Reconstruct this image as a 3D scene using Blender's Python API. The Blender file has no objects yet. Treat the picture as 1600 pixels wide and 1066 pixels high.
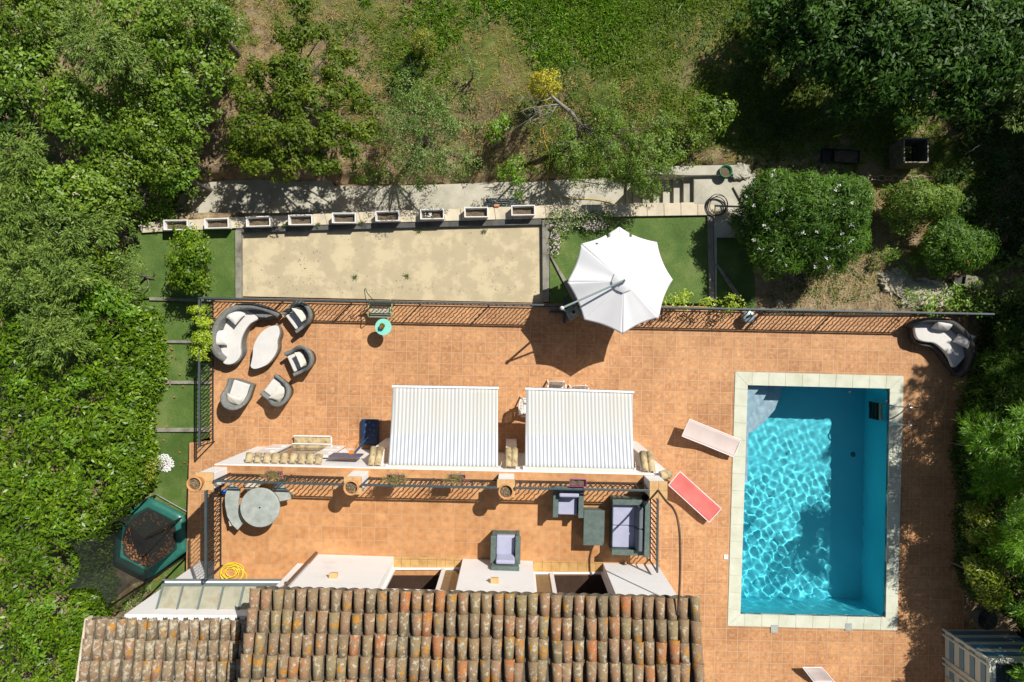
import bpy, bmesh, math, random
import numpy as np
from mathutils import Vector, Matrix
random.seed(7); RNG = np.random.default_rng(11)
SC = bpy.context.scene
COL = SC.collection
H, F = 20.1, 1067.0          # drone height above the lower terrace, focal length in photo pixels
ZU = 2.9                     # level of the upper terrace
PI = math.pi

def P(px, py, z=0.0):
    """world point at height z seen at photo pixel (px, py)"""
    k = (H - z) / F
    return Vector(((px - 800) * k, (533 - py) * k, z))

def lin(r, g, b):
    return tuple(((c / 255) / 12.92 if c / 255 <= .04045 else ((c / 255 + .055) / 1.055) ** 2.4) for c in (r, g, b)) + (1,)

# ------------------------------------------------------------------ materials
def nt(name):
    m = bpy.data.materials.new(name); m.use_nodes = True
    t = m.node_tree; b = t.nodes['Principled BSDF']
    return m, t, b
def nd(t, typ, **kw):
    n = t.nodes.new(typ)
    for k, v in kw.items():
        if hasattr(n, k): setattr(n, k, v)
        else: n.inputs[k].default_value = v
    return n
def ramp(t, stops, fac=None, interp='LINEAR'):
    r = t.nodes.new('ShaderNodeValToRGB'); e = r.color_ramp; e.interpolation = interp
    while len(e.elements) > len(stops): e.elements.remove(e.elements[-1])
    while len(e.elements) < len(stops): e.elements.new(1)
    for el, (p, c) in zip(e.elements, stops):
        el.position = p; el.color = c if len(c) == 4 else tuple(c) + (1,)
    if fac is not None: t.links.new(fac, r.inputs[0])
    return r
def coords(t, scale=1, rot=0, kind='Object'):
    c = t.nodes.new('ShaderNodeTexCoord'); mp = t.nodes.new('ShaderNodeMapping')
    s = scale if isinstance(scale, tuple) else (scale,) * 3
    mp.inputs['Scale'].default_value = s; mp.inputs['Rotation'].default_value = (0, 0, rot)
    t.links.new(c.outputs[kind], mp.inputs[0]); return mp.outputs[0]
def worldco(t, scale=1, rot=0):
    g = t.nodes.new('ShaderNodeNewGeometry'); mp = t.nodes.new('ShaderNodeMapping')
    s = scale if isinstance(scale, tuple) else (scale,) * 3
    mp.inputs['Scale'].default_value = s; mp.inputs['Rotation'].default_value = (0, 0, rot)
    t.links.new(g.outputs['Position'], mp.inputs[0]); return mp.outputs[0]
def noise(t, vec, scale, detail=4, rough=.55):
    n = nd(t, 'ShaderNodeTexNoise'); n.inputs['Scale'].default_value = scale
    n.inputs['Detail'].default_value = detail; n.inputs['Roughness'].default_value = rough
    t.links.new(vec, n.inputs['Vector']); return n.outputs['Fac']
def mixc(t, fac, a, b, mode='MIX'):
    m = nd(t, 'ShaderNodeMix'); m.data_type = 'RGBA'; m.blend_type = mode
    for sock, v in ((m.inputs[0], fac), (m.inputs[6], a), (m.inputs[7], b)):
        if hasattr(v, 'links'): t.links.new(v, sock)
        else: sock.default_value = v
    return m.outputs[2]
def math_(t, op, a, b=None, c=None):
    m = nd(t, 'ShaderNodeMath'); m.operation = op
    for i, v in enumerate((a, b, c)):
        if v is None: continue
        if hasattr(v, 'links'): t.links.new(v, m.inputs[i])
        else: m.inputs[i].default_value = v
    return m.outputs[0]
def bump(t, b, h, strength=.3, dist=.01):
    n = nd(t, 'ShaderNodeBump'); n.inputs['Strength'].default_value = strength; n.inputs['Distance'].default_value = dist
    t.links.new(h, n.inputs['Height']); t.links.new(n.outputs[0], b.inputs['Normal'])

def m_noise(name, stops, scale=6, rough=.7, detail=6, bmp=.2, bd=.01, fine=40, metal=0, var=.12, spec=.5, stretch=None):
    m, t, b = nt(name)
    v = worldco(t, stretch or 1)
    f = noise(t, v, scale, detail, .6)
    c = ramp(t, stops, f).outputs[0]
    f2 = noise(t, v, fine, 3, .6)
    g = ramp(t, [(.25, (1 - var,) * 3), (.75, (1 + var,) * 3)], f2).outputs[0]
    c = mixc(t, 1.0, c, g, 'MULTIPLY')
    t.links.new(c, b.inputs['Base Color'])
    b.inputs['Roughness'].default_value = rough; b.inputs['Metallic'].default_value = metal
    b.inputs['Specular IOR Level'].default_value = spec
    if bmp: bump(t, b, f2, bmp, bd)
    return m
def m_flat(name, col, rough=.5, metal=0, var=.08, scale=8):
    a = tuple(x * (1 - var) for x in col[:3]); c = tuple(min(1, x * (1 + var)) for x in col[:3])
    return m_noise(name, [(.3, a), (.7, c)], scale, rough, 4, .08, .004, 60, metal, var * .5)

def m_tile(name, size, rot, c1, c2, cm, patch=None, ox=0, oy=0):
    m, t, b = nt(name)
    g = t.nodes.new('ShaderNodeNewGeometry'); mp = t.nodes.new('ShaderNodeMapping')
    mp.inputs['Rotation'].default_value = (0, 0, rot); mp.inputs['Location'].default_value = (ox, oy, 0)
    t.links.new(g.outputs['Position'], mp.inputs[0]); v = mp.outputs[0]
    br = nd(t, 'ShaderNodeTexBrick'); br.offset = 0; br.squash = 1
    for k, x in (('Scale', 1), ('Mortar Size', .0065), ('Mortar Smooth', .15), ('Brick Width', size), ('Row Height', size), ('Bias', 0)):
        br.inputs[k].default_value = x
    br.inputs['Color1'].default_value = (0, 0, 0, 1); br.inputs['Color2'].default_value = (1, 1, 1, 1); br.inputs['Mortar'].default_value = (.5, .5, .5, 1)
    t.links.new(v, br.inputs['Vector'])
    # per tile random value from the tile cell
    sx = nd(t, 'ShaderNodeVectorMath'); sx.operation = 'DIVIDE'; t.links.new(v, sx.inputs[0]); sx.inputs[1].default_value = (size, size, 1)
    fl = nd(t, 'ShaderNodeVectorMath'); fl.operation = 'FLOOR'; t.links.new(sx.outputs[0], fl.inputs[0])
    wn = nd(t, 'ShaderNodeTexWhiteNoise'); wn.noise_dimensions = '2D'; t.links.new(fl.outputs[0], wn.inputs['Vector'])
    base = ramp(t, [(0, c1), (.5, tuple((a + q) / 2 for a, q in zip(c1[:3], c2[:3]))), (1, c2)], wn.outputs['Value']).outputs[0]
    mot = noise(t, v, 7, 5, .5)
    base = mixc(t, 1.0, base, ramp(t, [(.3, (.84, .80, .77)), (.5, (1, 1, 1)), (.72, (1.12, 1.18, 1.22))], mot).outputs[0], 'MULTIPLY')
    # soft worn lighter marks in the middle of tiles
    sp = noise(t, v, 12, 2, .4)
    fr = nd(t, 'ShaderNodeVectorMath'); fr.operation = 'FRACTION'; t.links.new(sx.outputs[0], fr.inputs[0])
    ds = nd(t, 'ShaderNodeVectorMath'); ds.operation = 'DISTANCE'; t.links.new(fr.outputs[0], ds.inputs[0]); ds.inputs[1].default_value = (.5, .5, 0)
    cen = math_(t, 'MULTIPLY', ramp(t, [(.1, (1, 1, 1)), (.6, (0, 0, 0))], ds.outputs['Value']).outputs[0], ramp(t, [(.42, (0, 0, 0)), (.70, (1, 1, 1))], sp).outputs[0])
    base = mixc(t, math_(t, 'MULTIPLY', cen, .55), base, (min(1, c2[0] * 1.35), min(1, c2[1] * 1.65), min(1, c2[2] * 2.0)) + (1,))
    # large stains
    big = noise(t, v, .55, 4, .6)
    base = mixc(t, 1.0, base, ramp(t, [(.33, (.80, .78, .77)), (.5, (.98, .98, .98)), (.68, (1.12, 1.13, 1.14))], big).outputs[0], 'MULTIPLY')
    jn = noise(t, v, 1.3, 3)
    jc = mixc(t, jn, cm, tuple(x * .62 for x in cm[:3]) + (1,))
    col = mixc(t, br.outputs['Fac'], base, jc)
    t.links.new(col, b.inputs['Base Color'])
    b.inputs['Roughness'].default_value = .62
    b.inputs['Specular IOR Level'].default_value = .3
    h = math_(t, 'ADD', math_(t, 'MULTIPLY', br.outputs['Fac'], -1), math_(t, 'MULTIPLY', mot, .3))
    bump(t, b, h, .35, .004)
    return m

def m_leaf(name, c1, c2, c3=None, rough=.45, trans=.25, clump=1.1, spec=.5):
    """leaf colours vary per leaf and in larger patches"""
    m, t, b = nt(name)
    c3 = c3 or c2
    c1, c2, c3 = [(min(.9, c[0] * 1.8), min(.9, c[1] * 1.75), c[2] * .95, 1) for c in (c1, c2, c3)]
    g = t.nodes.new('ShaderNodeNewGeometry')
    r = g.outputs['Random Per Island']
    n = noise(t, worldco(t), clump, 3, .5)
    f = math_(t, 'ADD', math_(t, 'MULTIPLY', r, .55), math_(t, 'MULTIPLY', n, .55))
    c = ramp(t, [(.2, c1), (.62, c2), (.95, c3 or c2)], f).outputs[0]
    t.links.new(c, b.inputs['Base Color'])
    b.inputs['Roughness'].default_value = rough
    b.inputs['Specular IOR Level'].default_value = spec
    tr = nd(t, 'ShaderNodeBsdfTranslucent'); mx = nd(t, 'ShaderNodeMixShader'); mx.inputs[0].default_value = trans
    tc = mixc(t, 1.0, c, (1.15, 1.25, .6, 1), 'MULTIPLY')
    t.links.new(tc, tr.inputs[0]); t.links.new(b.outputs[0], mx.inputs[1]); t.links.new(tr.outputs[0], mx.inputs[2])
    t.links.new(mx.outputs[0], t.nodes['Material Output'].inputs[0])
    return m

# ------------------------------------------------------------------ mesh helpers
def tag(o, label=None, cat=None, group=None, kind=None):
    if label: o['label'] = label
    if cat: o['category'] = cat
    if group: o['group'] = group
    if kind: o['kind'] = kind
    return o
def thing(name, loc, label, cat, group=None, rz=0):
    o = bpy.data.objects.new(name, None); COL.objects.link(o)
    o.empty_display_size = .3
    o.location = loc; o.rotation_euler = (0, 0, rz)
    return tag(o, label, cat, group)
def wloc(p):
    v = Vector((0, 0, 0))
    while p is not None: v += p.location; p = p.parent
    return v
class MB:
    def __init__(s): s.v = []; s.f = []; s.sm = []
    def add(s, vs, fs, sm=False):
        n = len(s.v); s.v += [tuple(x) for x in vs]; s.f += [tuple(i + n for i in f) for f in fs]; s.sm += [sm] * len(fs); return s
    def prism(s, pts, z0, z1):
        n = len(pts); a = 0
        for i in range(n):
            x, y = pts[i][0], pts[i][1]; X, Y = pts[(i + 1) % n][0], pts[(i + 1) % n][1]; a += x * Y - X * y
        if a < 0: pts = pts[::-1]
        zt = z1 if callable(z1) else (lambda x, y: z1)
        zb = z0 if callable(z0) else (lambda x, y: z0)
        vs = [(p[0], p[1], zb(p[0], p[1])) for p in pts] + [(p[0], p[1], zt(p[0], p[1])) for p in pts]
        fs = [tuple(range(n))[::-1], tuple(range(n, 2 * n))] + [(i, (i + 1) % n, n + (i + 1) % n, n + i) for i in range(n)]
        return s.add(vs, fs)
    def box(s, c, d, rz=0, M=None):
        hx, hy, hz = d[0] / 2, d[1] / 2, d[2] / 2
        R = M or Matrix.Rotation(rz, 3, 'Z')
        vs = [Vector(c) + R @ Vector((x * hx, y * hy, z * hz)) for z in (-1, 1) for x, y in ((-1, -1), (1, -1), (1, 1), (-1, 1))]
        return s.add(vs, [(3, 2, 1, 0), (4, 5, 6, 7), (0, 1, 5, 4), (1, 2, 6, 5), (2, 3, 7, 6), (3, 0, 4, 7)])
    def bar(s, a, b, w, h):
        a, b = Vector(a), Vector(b); d = (b - a).normalized()
        up = Vector((0, 0, 1)) if abs(d.z) < .95 else Vector((0, 1, 0))
        x = d.cross(up).normalized(); y = x.cross(d)
        vs = [p + x * w / 2 * i + y * h / 2 * j for p in (a, b) for i, j in ((-1, -1), (1, -1), (1, 1), (-1, 1))]
        return s.add(vs, [(0, 1, 2, 3), (7, 6, 5, 4), (0, 4, 5, 1), (1, 5, 6, 2), (2, 6, 7, 3), (3, 7, 4, 0)])
    def tube(s, pts, r, n=8, closed=False, cap=True):
        pts = [Vector(p) for p in pts]; m = len(pts); rs = r if isinstance(r, (list, tuple)) else [r] * m
        vs, fs = [], []; px = None
        for i, p in enumerate(pts):
            d = (pts[(i + 1) % m] - pts[i - 1]) if closed else (pts[min(i + 1, m - 1)] - pts[max(i - 1, 0)])
            d = d.normalized() if d.length > 1e-9 else Vector((0, 0, 1))
            if px is None: px = d.orthogonal().normalized()
            px = (px - d * px.dot(d)); px = px.normalized() if px.length > 1e-6 else d.orthogonal().normalized()
            y = d.cross(px)
            vs += [p + (px * math.cos(2 * PI * k / n) + y * math.sin(2 * PI * k / n)) * rs[i] for k in range(n)]
        for i in range(m if closed else m - 1):
            for k in range(n):
                a, b = i * n + k, i * n + (k + 1) % n; c, d = ((i + 1) % m) * n + k, ((i + 1) % m) * n + (k + 1) % n
                fs.append((a, b, d, c))
        s.add(vs, fs, True)
        if cap and not closed:
            s.add(vs[:n], [tuple(range(n))[::-1]]); s.add(vs[-n:], [tuple(range(n))])
        return s
    def lathe(s, prof, c, n=28, rot=0, smooth=True):
        vs, fs = [], []
        for r, z in prof:
            vs += [(c[0] + r * math.cos(2 * PI * k / n + rot), c[1] + r * math.sin(2 * PI * k / n + rot), c[2] + z) for k in range(n)]
        for i in range(len(prof) - 1):
            for k in range(n):
                a, b = i * n + k, i * n + (k + 1) % n
                fs.append((a, b, b + n, a + n))
        s.add(vs, fs, smooth)
        if prof[0][0] > 1e-4: s.add(vs[:n], [tuple(range(n))[::-1]])
        if prof[-1][0] > 1e-4: s.add(vs[-n:], [tuple(range(n))])
        return s
    def grid(s, fn, nu, nv, sm=True, cu=False):
        vs = [fn(i / nu, j / nv) for j in range(nv + 1) for i in range(nu + 1)]
        fs = [(j * (nu + 1) + i, j * (nu + 1) + i + 1, (j + 1) * (nu + 1) + i + 1, (j + 1) * (nu + 1) + i) for j in range(nv) for i in range(nu)]
        return s.add(vs, fs, sm)
    def build(s, name, mat, parent=None, bevel=0, local=False, seg=2, solid=0, sub=0, label=None):
        off = wloc(parent) if (parent is not None and not local) else Vector((0, 0, 0))
        me = bpy.data.meshes.new(name)
        me.from_pydata([(v[0] - off.x, v[1] - off.y, v[2] - off.z) for v in s.v], [], s.f)
        me.polygons.foreach_set('use_smooth', s.sm)
        me.materials.append(mat); me.update()
        o = bpy.data.objects.new(name, me); COL.objects.link(o)
        if parent is not None: o.parent = parent
        if solid:
            q = o.modifiers.new('solid', 'SOLIDIFY'); q.thickness = solid; q.offset = 0
        if bevel:
            q = o.modifiers.new('bevel', 'BEVEL'); q.width = bevel; q.segments = seg; q.limit_method = 'ANGLE'; q.angle_limit = .6
            q.harden_normals = False
        if sub:
            q = o.modifiers.new('sub', 'SUBSURF'); q.levels = sub; q.render_levels = sub
        if label: o['label'] = label
        return o
    def solo(s, name, mat, label=None, cat=None, group=None, kind=None, **kw):
        """a top-level thing that is one mesh, its origin at its base"""
        o = s.build(name, mat, None, **kw)
        vs = np.array(s.v); c = Vector(((vs[:, 0].min() + vs[:, 0].max()) / 2, (vs[:, 1].min() + vs[:, 1].max()) / 2, vs[:, 2].min()))
        o.data.transform(Matrix.Translation(-c)); o.location = c
        return tag(o, label, cat, group, kind)
def dup(o, parent=None):
    c = o.copy(); COL.objects.link(c); c.parent = parent
    for ch in list(o.children): dup(ch, c)
    return c
def ppoly(pts, z=0): return [tuple(P(x, y, z)) for x, y in pts]
def spline(pts, n=6, closed=False):
    pts = [Vector(p) for p in pts]; m = len(pts); out = []
    rng = range(m) if closed else range(m - 1)
    for i in rng:
        p0 = pts[(i - 1) % m] if closed or i > 0 else pts[0]; p1 = pts[i]; p2 = pts[(i + 1) % m]
        p3 = pts[(i + 2) % m] if closed or i + 2 < m else pts[-1]
        for k in range(n):
            u = k / n
            out.append(.5 * ((2 * p1) + (p2 - p0) * u + (2 * p0 - 5 * p1 + 4 * p2 - p3) * u * u + (3 * p1 - p0 - 3 * p2 + p3) * u ** 3))
    if not closed: out.append(pts[-1])
    return out

# ------------------------------------------------------------------ foliage
def norm(a): return a / np.maximum(np.linalg.norm(a, axis=1, keepdims=True), 1e-9)
def rdir(n): return norm(RNG.normal(size=(n, 3)))
def leaf_obj(name, pos, dr, nr, L, W, mat, parent=None, fold=.15):
    n = len(pos); off = np.array(wloc(parent)) if parent is not None else np.zeros(3)
    side = norm(np.cross(dr, nr)); L = np.asarray(L).reshape(-1, 1) * np.ones((n, 1)); W = np.asarray(W).reshape(-1, 1) * np.ones((n, 1))
    v = np.empty((n, 4, 3), np.float32)
    v[:, 0] = pos - off
    v[:, 1] = pos + dr * L * .5 + side * W * .5 + nr * W * fold - off
    v[:, 2] = pos + dr * L - nr * L * .12 - off
    v[:, 3] = pos + dr * L * .5 - side * W * .5 + nr * W * fold - off
    me = bpy.data.meshes.new(name)
    me.vertices.add(4 * n); me.vertices.foreach_set('co', v.ravel())
    me.loops.add(4 * n); me.loops.foreach_set('vertex_index', np.arange(4 * n, dtype=np.int32))
    me.polygons.add(n); me.polygons.foreach_set('loop_start', np.arange(0, 4 * n, 4, dtype=np.int32))
    me.polygons.foreach_set('loop_total', np.full(n, 4, dtype=np.int32))
    me.materials.append(mat); me.update(calc_edges=True)
    o = bpy.data.objects.new(name, me); COL.objects.link(o)
    if parent is not None: o.parent = parent
    return o
def clumps(c, r, k, jit=.18, lo=-.35, inner=.25):
    """k clump centres over the outside of an uneven ellipsoid, some inside"""
    u = rdir(k * 3); u = u[u[:, 2] > lo][:k]
    ph = RNG.uniform(0, 6.28, 6)
    wob = 1 + jit * (np.sin(u[:, 0] * 3.1 + ph[0]) + np.sin(u[:, 1] * 3.7 + ph[1]) + .7 * np.sin(u[:, 2] * 5 + ph[2] + 4 * u[:, 0]))
    s = np.where(RNG.random(len(u)) < inner, RNG.uniform(.35, .8, len(u)), RNG.uniform(.82, 1.05, len(u)))
    return np.array(c) + u * np.array(r) * (wob * s)[:, None], u
def leaves_on(cc, u, per, cr, up=.6, out=.5, droop=.0, kind='broad'):
    k = len(cc); idx = np.repeat(np.arange(k), per); n = len(idx)
    w = rdir(n); crs = (np.asarray(cr) * RNG.uniform(.6, 1.25, k))[idx][:, None]
    rad = RNG.uniform(.3, 1, (n, 1)) ** .6
    if kind == 'broad':
        pos = cc[idx] + w * rad * crs * np.array([1, 1, .65])
        nr = norm(w * .55 + u[idx] * out + np.array([0, 0, up]) + RNG.normal(size=(n, 3)) * .32)
        d0 = norm(w * .9 + u[idx] * .4 + RNG.normal(size=(n, 3)) * .4 - np.array([0, 0, droop]))
    else:  # feathery sprays: leaves point out along the spray
        ax = norm(u * .9 + RNG.normal(size=(k, 3)) * .35 + np.array([0, 0, .25]))[idx]
        tpos = RNG.uniform(-.7, 1, (n, 1))
        pos = cc[idx] + ax * tpos * crs * 1.25 + w * crs * (.42 - .26 * tpos)
        nr = norm(np.array([0, 0, 1.]) + RNG.normal(size=(n, 3)) * .5)
        d0 = norm(ax * 1.2 + w * .55)
    d = norm(d0 - nr * np.sum(d0 * nr, axis=1, keepdims=True))
    return pos, d, nr
def crown(name, blobs, dens, cr, L, asp, mat, parent=None, kind='broad', per=None, up=.6, jit=.18, lo=-.35, extra=None, fold=.15):
    """blobs: (centre, radii); dens: clumps per square metre of the crown's outside"""
    PS, DS, NS = [], [], []
    for c, r in blobs:
        area = 4 * PI * ((r[0] * r[1] + r[0] * r[2] + r[1] * r[2]) / 3) * .7
        k = max(5, int(area * dens))
        cc, u = clumps(c, r, k, jit, lo)
        p, d, n = leaves_on(cc, u, per or 24, cr, up, kind=kind)
        PS.append(p); DS.append(d); NS.append(n)
    p, d, n = np.concatenate(PS), np.concatenate(DS), np.concatenate(NS)
    l = L * RNG.uniform(.65, 1.3, len(p))
    return leaf_obj(name, p, d, n, l, l * asp * RNG.uniform(.8, 1.2, len(p)), mat, parent, fold)
def limbs(base, top, rads, spread, nb, name, mat, parent, lean=0):
    mb = MB(); base = Vector(base); top = Vector(top)
    mid = base.lerp(top, .55) + Vector((random.uniform(-.06, .06), random.uniform(-.06, .06), 0))
    mb.tube(spline([base, mid, top], 4), [rads * (1.25 - .9 * i / 8) for i in range(9)], 8)
    for i in range(nb):
        a = 2 * PI * i / nb + random.uniform(-.4, .4); s = base.lerp(top, random.uniform(.35, .9))
        e = s + Vector((math.cos(a) * spread[0], math.sin(a) * spread[1], spread[2] * random.uniform(.3, .9)))
        q = s.lerp(e, .5) + Vector((random.uniform(-.1, .1), random.uniform(-.1, .1), -.08 * spread[0]))
        pts = spline([s, q, e], 4)
        mb.tube(pts, [rads * .5 * (1 - .85 * j / 8) for j in range(9)], 6)
        for t_ in (.5, .75):
            s2 = pts[int(t_ * 8)]; a2 = a + random.choice((-1, 1)) * random.uniform(.5, 1)
            e2 = s2 + Vector((math.cos(a2) * spread[0] * .45, math.sin(a2) * spread[1] * .45, spread[2] * .3))
            mb.tube([s2, s2.lerp(e2, .5) + Vector((0, 0, .04)), e2], [rads * .22, rads * .15, rads * .05], 5)
    return mb.build(name, mat, parent)
# ------------------------------------------------------------------ material library
ROT = math.radians(1.25)
M = {}
M['tile'] = m_tile('terracotta_tiles', .331, ROT, (.455, .218, .094, 1), (.54, .276, .122, 1), (.66, .47, .31, 1), ox=.12, oy=.05)
M['tile_up'] = m_tile('terracotta_tiles_upper', .333, ROT, (.50, .24, .095, 1), (.57, .288, .122, 1), (.60, .38, .22, 1), ox=.02, oy=.1)
M['tile_yel'] = m_tile('yellow_threshold_tiles', .222, ROT, (.52, .30, .10, 1), (.60, .37, .14, 1), (.35, .22, .10, 1))
M['coping'] = m_noise('pool_coping_stone', [(.25, (.50, .50, .37)), (.5, (.58, .60, .48)), (.8, (.68, .68, .56))], 2.2, .7, 6, .1, .004, 30, var=.05)
M['white'] = m_noise('white_render', [(.26, (.76, .73, .71)), (.42, (.86, .84, .83)), (.7, (.89, .875, .87))], 1.6, .85, 5, .3, .006, 90, var=.03)
M['white_metal'] = m_flat('white_lacquer', (.80, .80, .80), .35, 0, .02)
M['plastic'] = m_flat('white_plastic', (.78, .77, .74), .4, 0, .03)
M['cap'] = m_noise('ochre_cap_tile', [(.3, (.52, .30, .12)), (.55, (.62, .40, .18)), (.8, (.50, .33, .16))], 7, .75, 6, .2, .004, 50, var=.14)
M['pot'] = m_noise('terracotta_pot', [(.3, (.52, .24, .09)), (.7, (.64, .33, .13))], 6, .75, 4, .15, .003, 40, var=.08)
M['soil'] = m_noise('dry_soil', [(.3, (.07, .05, .03)), (.6, (.17, .13, .085)), (.8, (.30, .25, .17))], 30, .95, 8, .8, .02, 90, var=.3)
M['iron'] = m_flat('dark_grey_iron', (.035, .045, .05), .45, .3, .15)
M['rail'] = m_flat('grey_green_handrail', (.085, .115, .12), .4, .3, .12)
M['rust'] = m_noise('rusty_pipe', [(.3, (.06, .05, .04)), (.6, (.16, .09, .05)), (.8, (.09, .09, .08))], 5, .6, 5, .2, .003, 50, metal=.2)
M['rattan'] = m_noise('grey_rattan', [(.3, (.135, .14, .13)), (.7, (.23, .235, .22))], 18, .75, 4, .9, .006, 140, var=.3)
M['rattan_dark'] = m_noise('dark_rattan', [(.3, (.022, .023, .024)), (.7, (.05, .05, .05))], 18, .6, 4, .9, .006, 140, var=.3)
M['rattan_brown'] = m_noise('brown_rattan', [(.3, (.12, .095, .07)), (.7, (.22, .18, .14))], 18, .75, 4, .9, .006, 140, var=.3)
M['rattan_green'] = m_noise('green_grey_rattan', [(.3, (.075, .11, .10)), (.7, (.125, .165, .145))], 10, .7, 4, .7, .005, 130, var=.22)
M['cushion'] = m_noise('off_white_fabric', [(.3, (.60, .58, .55)), (.7, (.68, .66, .62))], 3, .9, 4, .25, .004, 160, var=.06)
M['cushion_cream'] = m_noise('cream_fabric', [(.3, (.62, .58, .50)), (.7, (.70, .66, .58))], 3, .9, 4, .25, .004, 160, var=.06)
M['cushion_lilac'] = m_noise('lilac_grey_fabric', [(.3, (.36, .37, .50)), (.7, (.42, .43, .57))], 3, .9, 4, .25, .004, 160, var=.06)
M['sand'] = m_noise('court_sand', [(.3, (.44, .375, .24)), (.48, (.48, .405, .26)), (.56, (.58, .49, .315)), (.8, (.63, .535, .35))], 1.7, .95, 7, .4, .006, 120, var=.16)
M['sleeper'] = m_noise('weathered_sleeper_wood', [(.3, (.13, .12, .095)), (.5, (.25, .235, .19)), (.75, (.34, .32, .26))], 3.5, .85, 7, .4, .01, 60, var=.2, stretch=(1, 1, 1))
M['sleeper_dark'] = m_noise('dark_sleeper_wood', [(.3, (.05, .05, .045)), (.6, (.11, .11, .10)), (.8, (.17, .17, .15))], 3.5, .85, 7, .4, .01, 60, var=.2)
M['concrete'] = m_noise('old_concrete', [(.3, (.33, .31, .245)), (.5, (.46, .435, .35)), (.75, (.58, .55, .45))], 1.6, .9, 8, .5, .01, 45, var=.14)
M['stone'] = m_noise('pale_coping_stone', [(.25, (.40, .38, .31)), (.45, (.58, .50, .36)), (.6, (.65, .57, .43)), (.8, (.56, .47, .38))], 2.3, .85, 7, .4, .008, 40, var=.1)
M['rock'] = m_noise('limestone_rock', [(.25, (.24, .21, .15)), (.5, (.46, .41, .30)), (.75, (.64, .58, .45))], 3.2, .95, 9, .8, .03, 30, var=.25)
M['parasol'] = m_noise('white_parasol_cloth', [(.3, (.78, .78, .79)), (.7, (.83, .83, .84))], 1.4, .85, 4, .15, .004, 60, var=.02)
M['teal_metal'] = m_flat('pale_teal_metal', (.34, .43, .41), .4, .2, .06)
M['blue_metal'] = m_flat('blue_painted_metal', (.035, .075, .12), .45, .2, .1)
M['stone_grey'] = m_noise('grey_cast_stone', [(.3, (.27, .30, .27)), (.6, (.40, .43, .39)), (.8, (.50, .53, .48))], 5, .85, 8, .4, .004, 70, var=.12)
M['mint'] = m_flat('turquoise_enamel', (.25, .68, .55), .35, 0, .04)
M['sage'] = m_flat('sage_green_paint', (.27, .36, .27), .5, 0, .08)
M['yellow'] = m_flat('yellow_hose_rubber', (.80, .62, .03), .4, 0, .08)
M['oldyellow'] = m_flat('faded_yellow_hose_rubber', (.55, .38, .06), .5, 0, .1)
M['black'] = m_flat('black_rubber', (.012, .012, .012), .5, 0, .1)
M['magenta'] = m_flat('magenta_plastic', (.36, .06, .19), .4, 0, .08)
M['orange'] = m_flat('orange_metal', (.75, .25, .04), .4, 0, .06)
M['chrome'] = m_flat('stainless_steel', (.62, .62, .60), .15, 1, .03)
M['pale_sling'] = m_flat('pale_pink_sling', (.60, .50, .46), .8, 0, .05, 3)
M['red_sling'] = m_noise('red_sling', [(.3, (.62, .13, .12)), (.7, (.74, .20, .17))], 1.6, .8, 5, .1, .003, 120, var=.06)
M['bluebox'] = m_flat('navy_plastic', (.012, .035, .10), .4, 0, .1)
M['glass_dark'] = m_flat('door_glass', (.16, .11, .06), .08, 0, .1)
M['darkroom'] = m_flat('dark_interior', (.05, .035, .03), .7, 0, .2)
M['green_pad'] = m_noise('green_vinyl', [(.3, (.02, .115, .09)), (.7, (.03, .165, .13))], 3, .35, 4, .15, .01, 20, var=.1)
M['green_plastic'] = m_flat('green_plastic', (.03, .20, .08), .4, 0, .1)
M['mat_black'] = m_flat('trampoline_mat', (.028, .027, .025), .75, 0, .2)
M['litter'] = m_noise('dry_leaf', [(.3, (.22, .08, .02)), (.7, (.50, .20, .06))], 20, .8, 3, .1, .004, 60, var=.3)
M['bark'] = m_noise('grey_bark', [(.3, (.09, .075, .06)), (.7, (.22, .19, .15))], 8, .9, 6, .6, .01, 50, var=.25)
M['deadwood'] = m_noise('pale_dead_wood', [(.3, (.20, .18, .15)), (.7, (.36, .33, .28))], 8, .9, 6, .6, .01, 50, var=.2)
M['grey_metal'] = m_flat('galvanised_grey', (.16, .19, .20), .4, .5, .08)
M['pebble'] = m_flat('white_pebble', (.74, .74, .72), .7, 0, .06)
M['straw'] = m_noise('straw', [(.3, (.34, .27, .15)), (.7, (.52, .42, .24))], 20, .9, 3, .1, .004, 60)
M['wood'] = m_noise('grey_plank_wood', [(.3, (.06, .06, .05)), (.7, (.14, .13, .10))], 6, .85, 6, .3, .006, 60)
M['hutwhite'] = m_flat('cream_hut_paint', (.62, .62, .52), .6, 0, .05)
M['hutblue'] = m_flat('blue_hut_paint', (.07, .21, .36), .55, 0, .06)
M['hutblue2'] = m_flat('pale_blue_hut_paint', (.17, .29, .34), .55, 0, .06)
M['hutroof'] = m_flat('dark_hut_roof', (.012, .018, .025), .25, 0, .1)
M['tan'] = m_flat('tan_panel', (.55, .42, .24), .6, 0, .05)
M['edging'] = m_flat('pink_clay_edging', (.42, .30, .23), .85, 0, .1)

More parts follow.
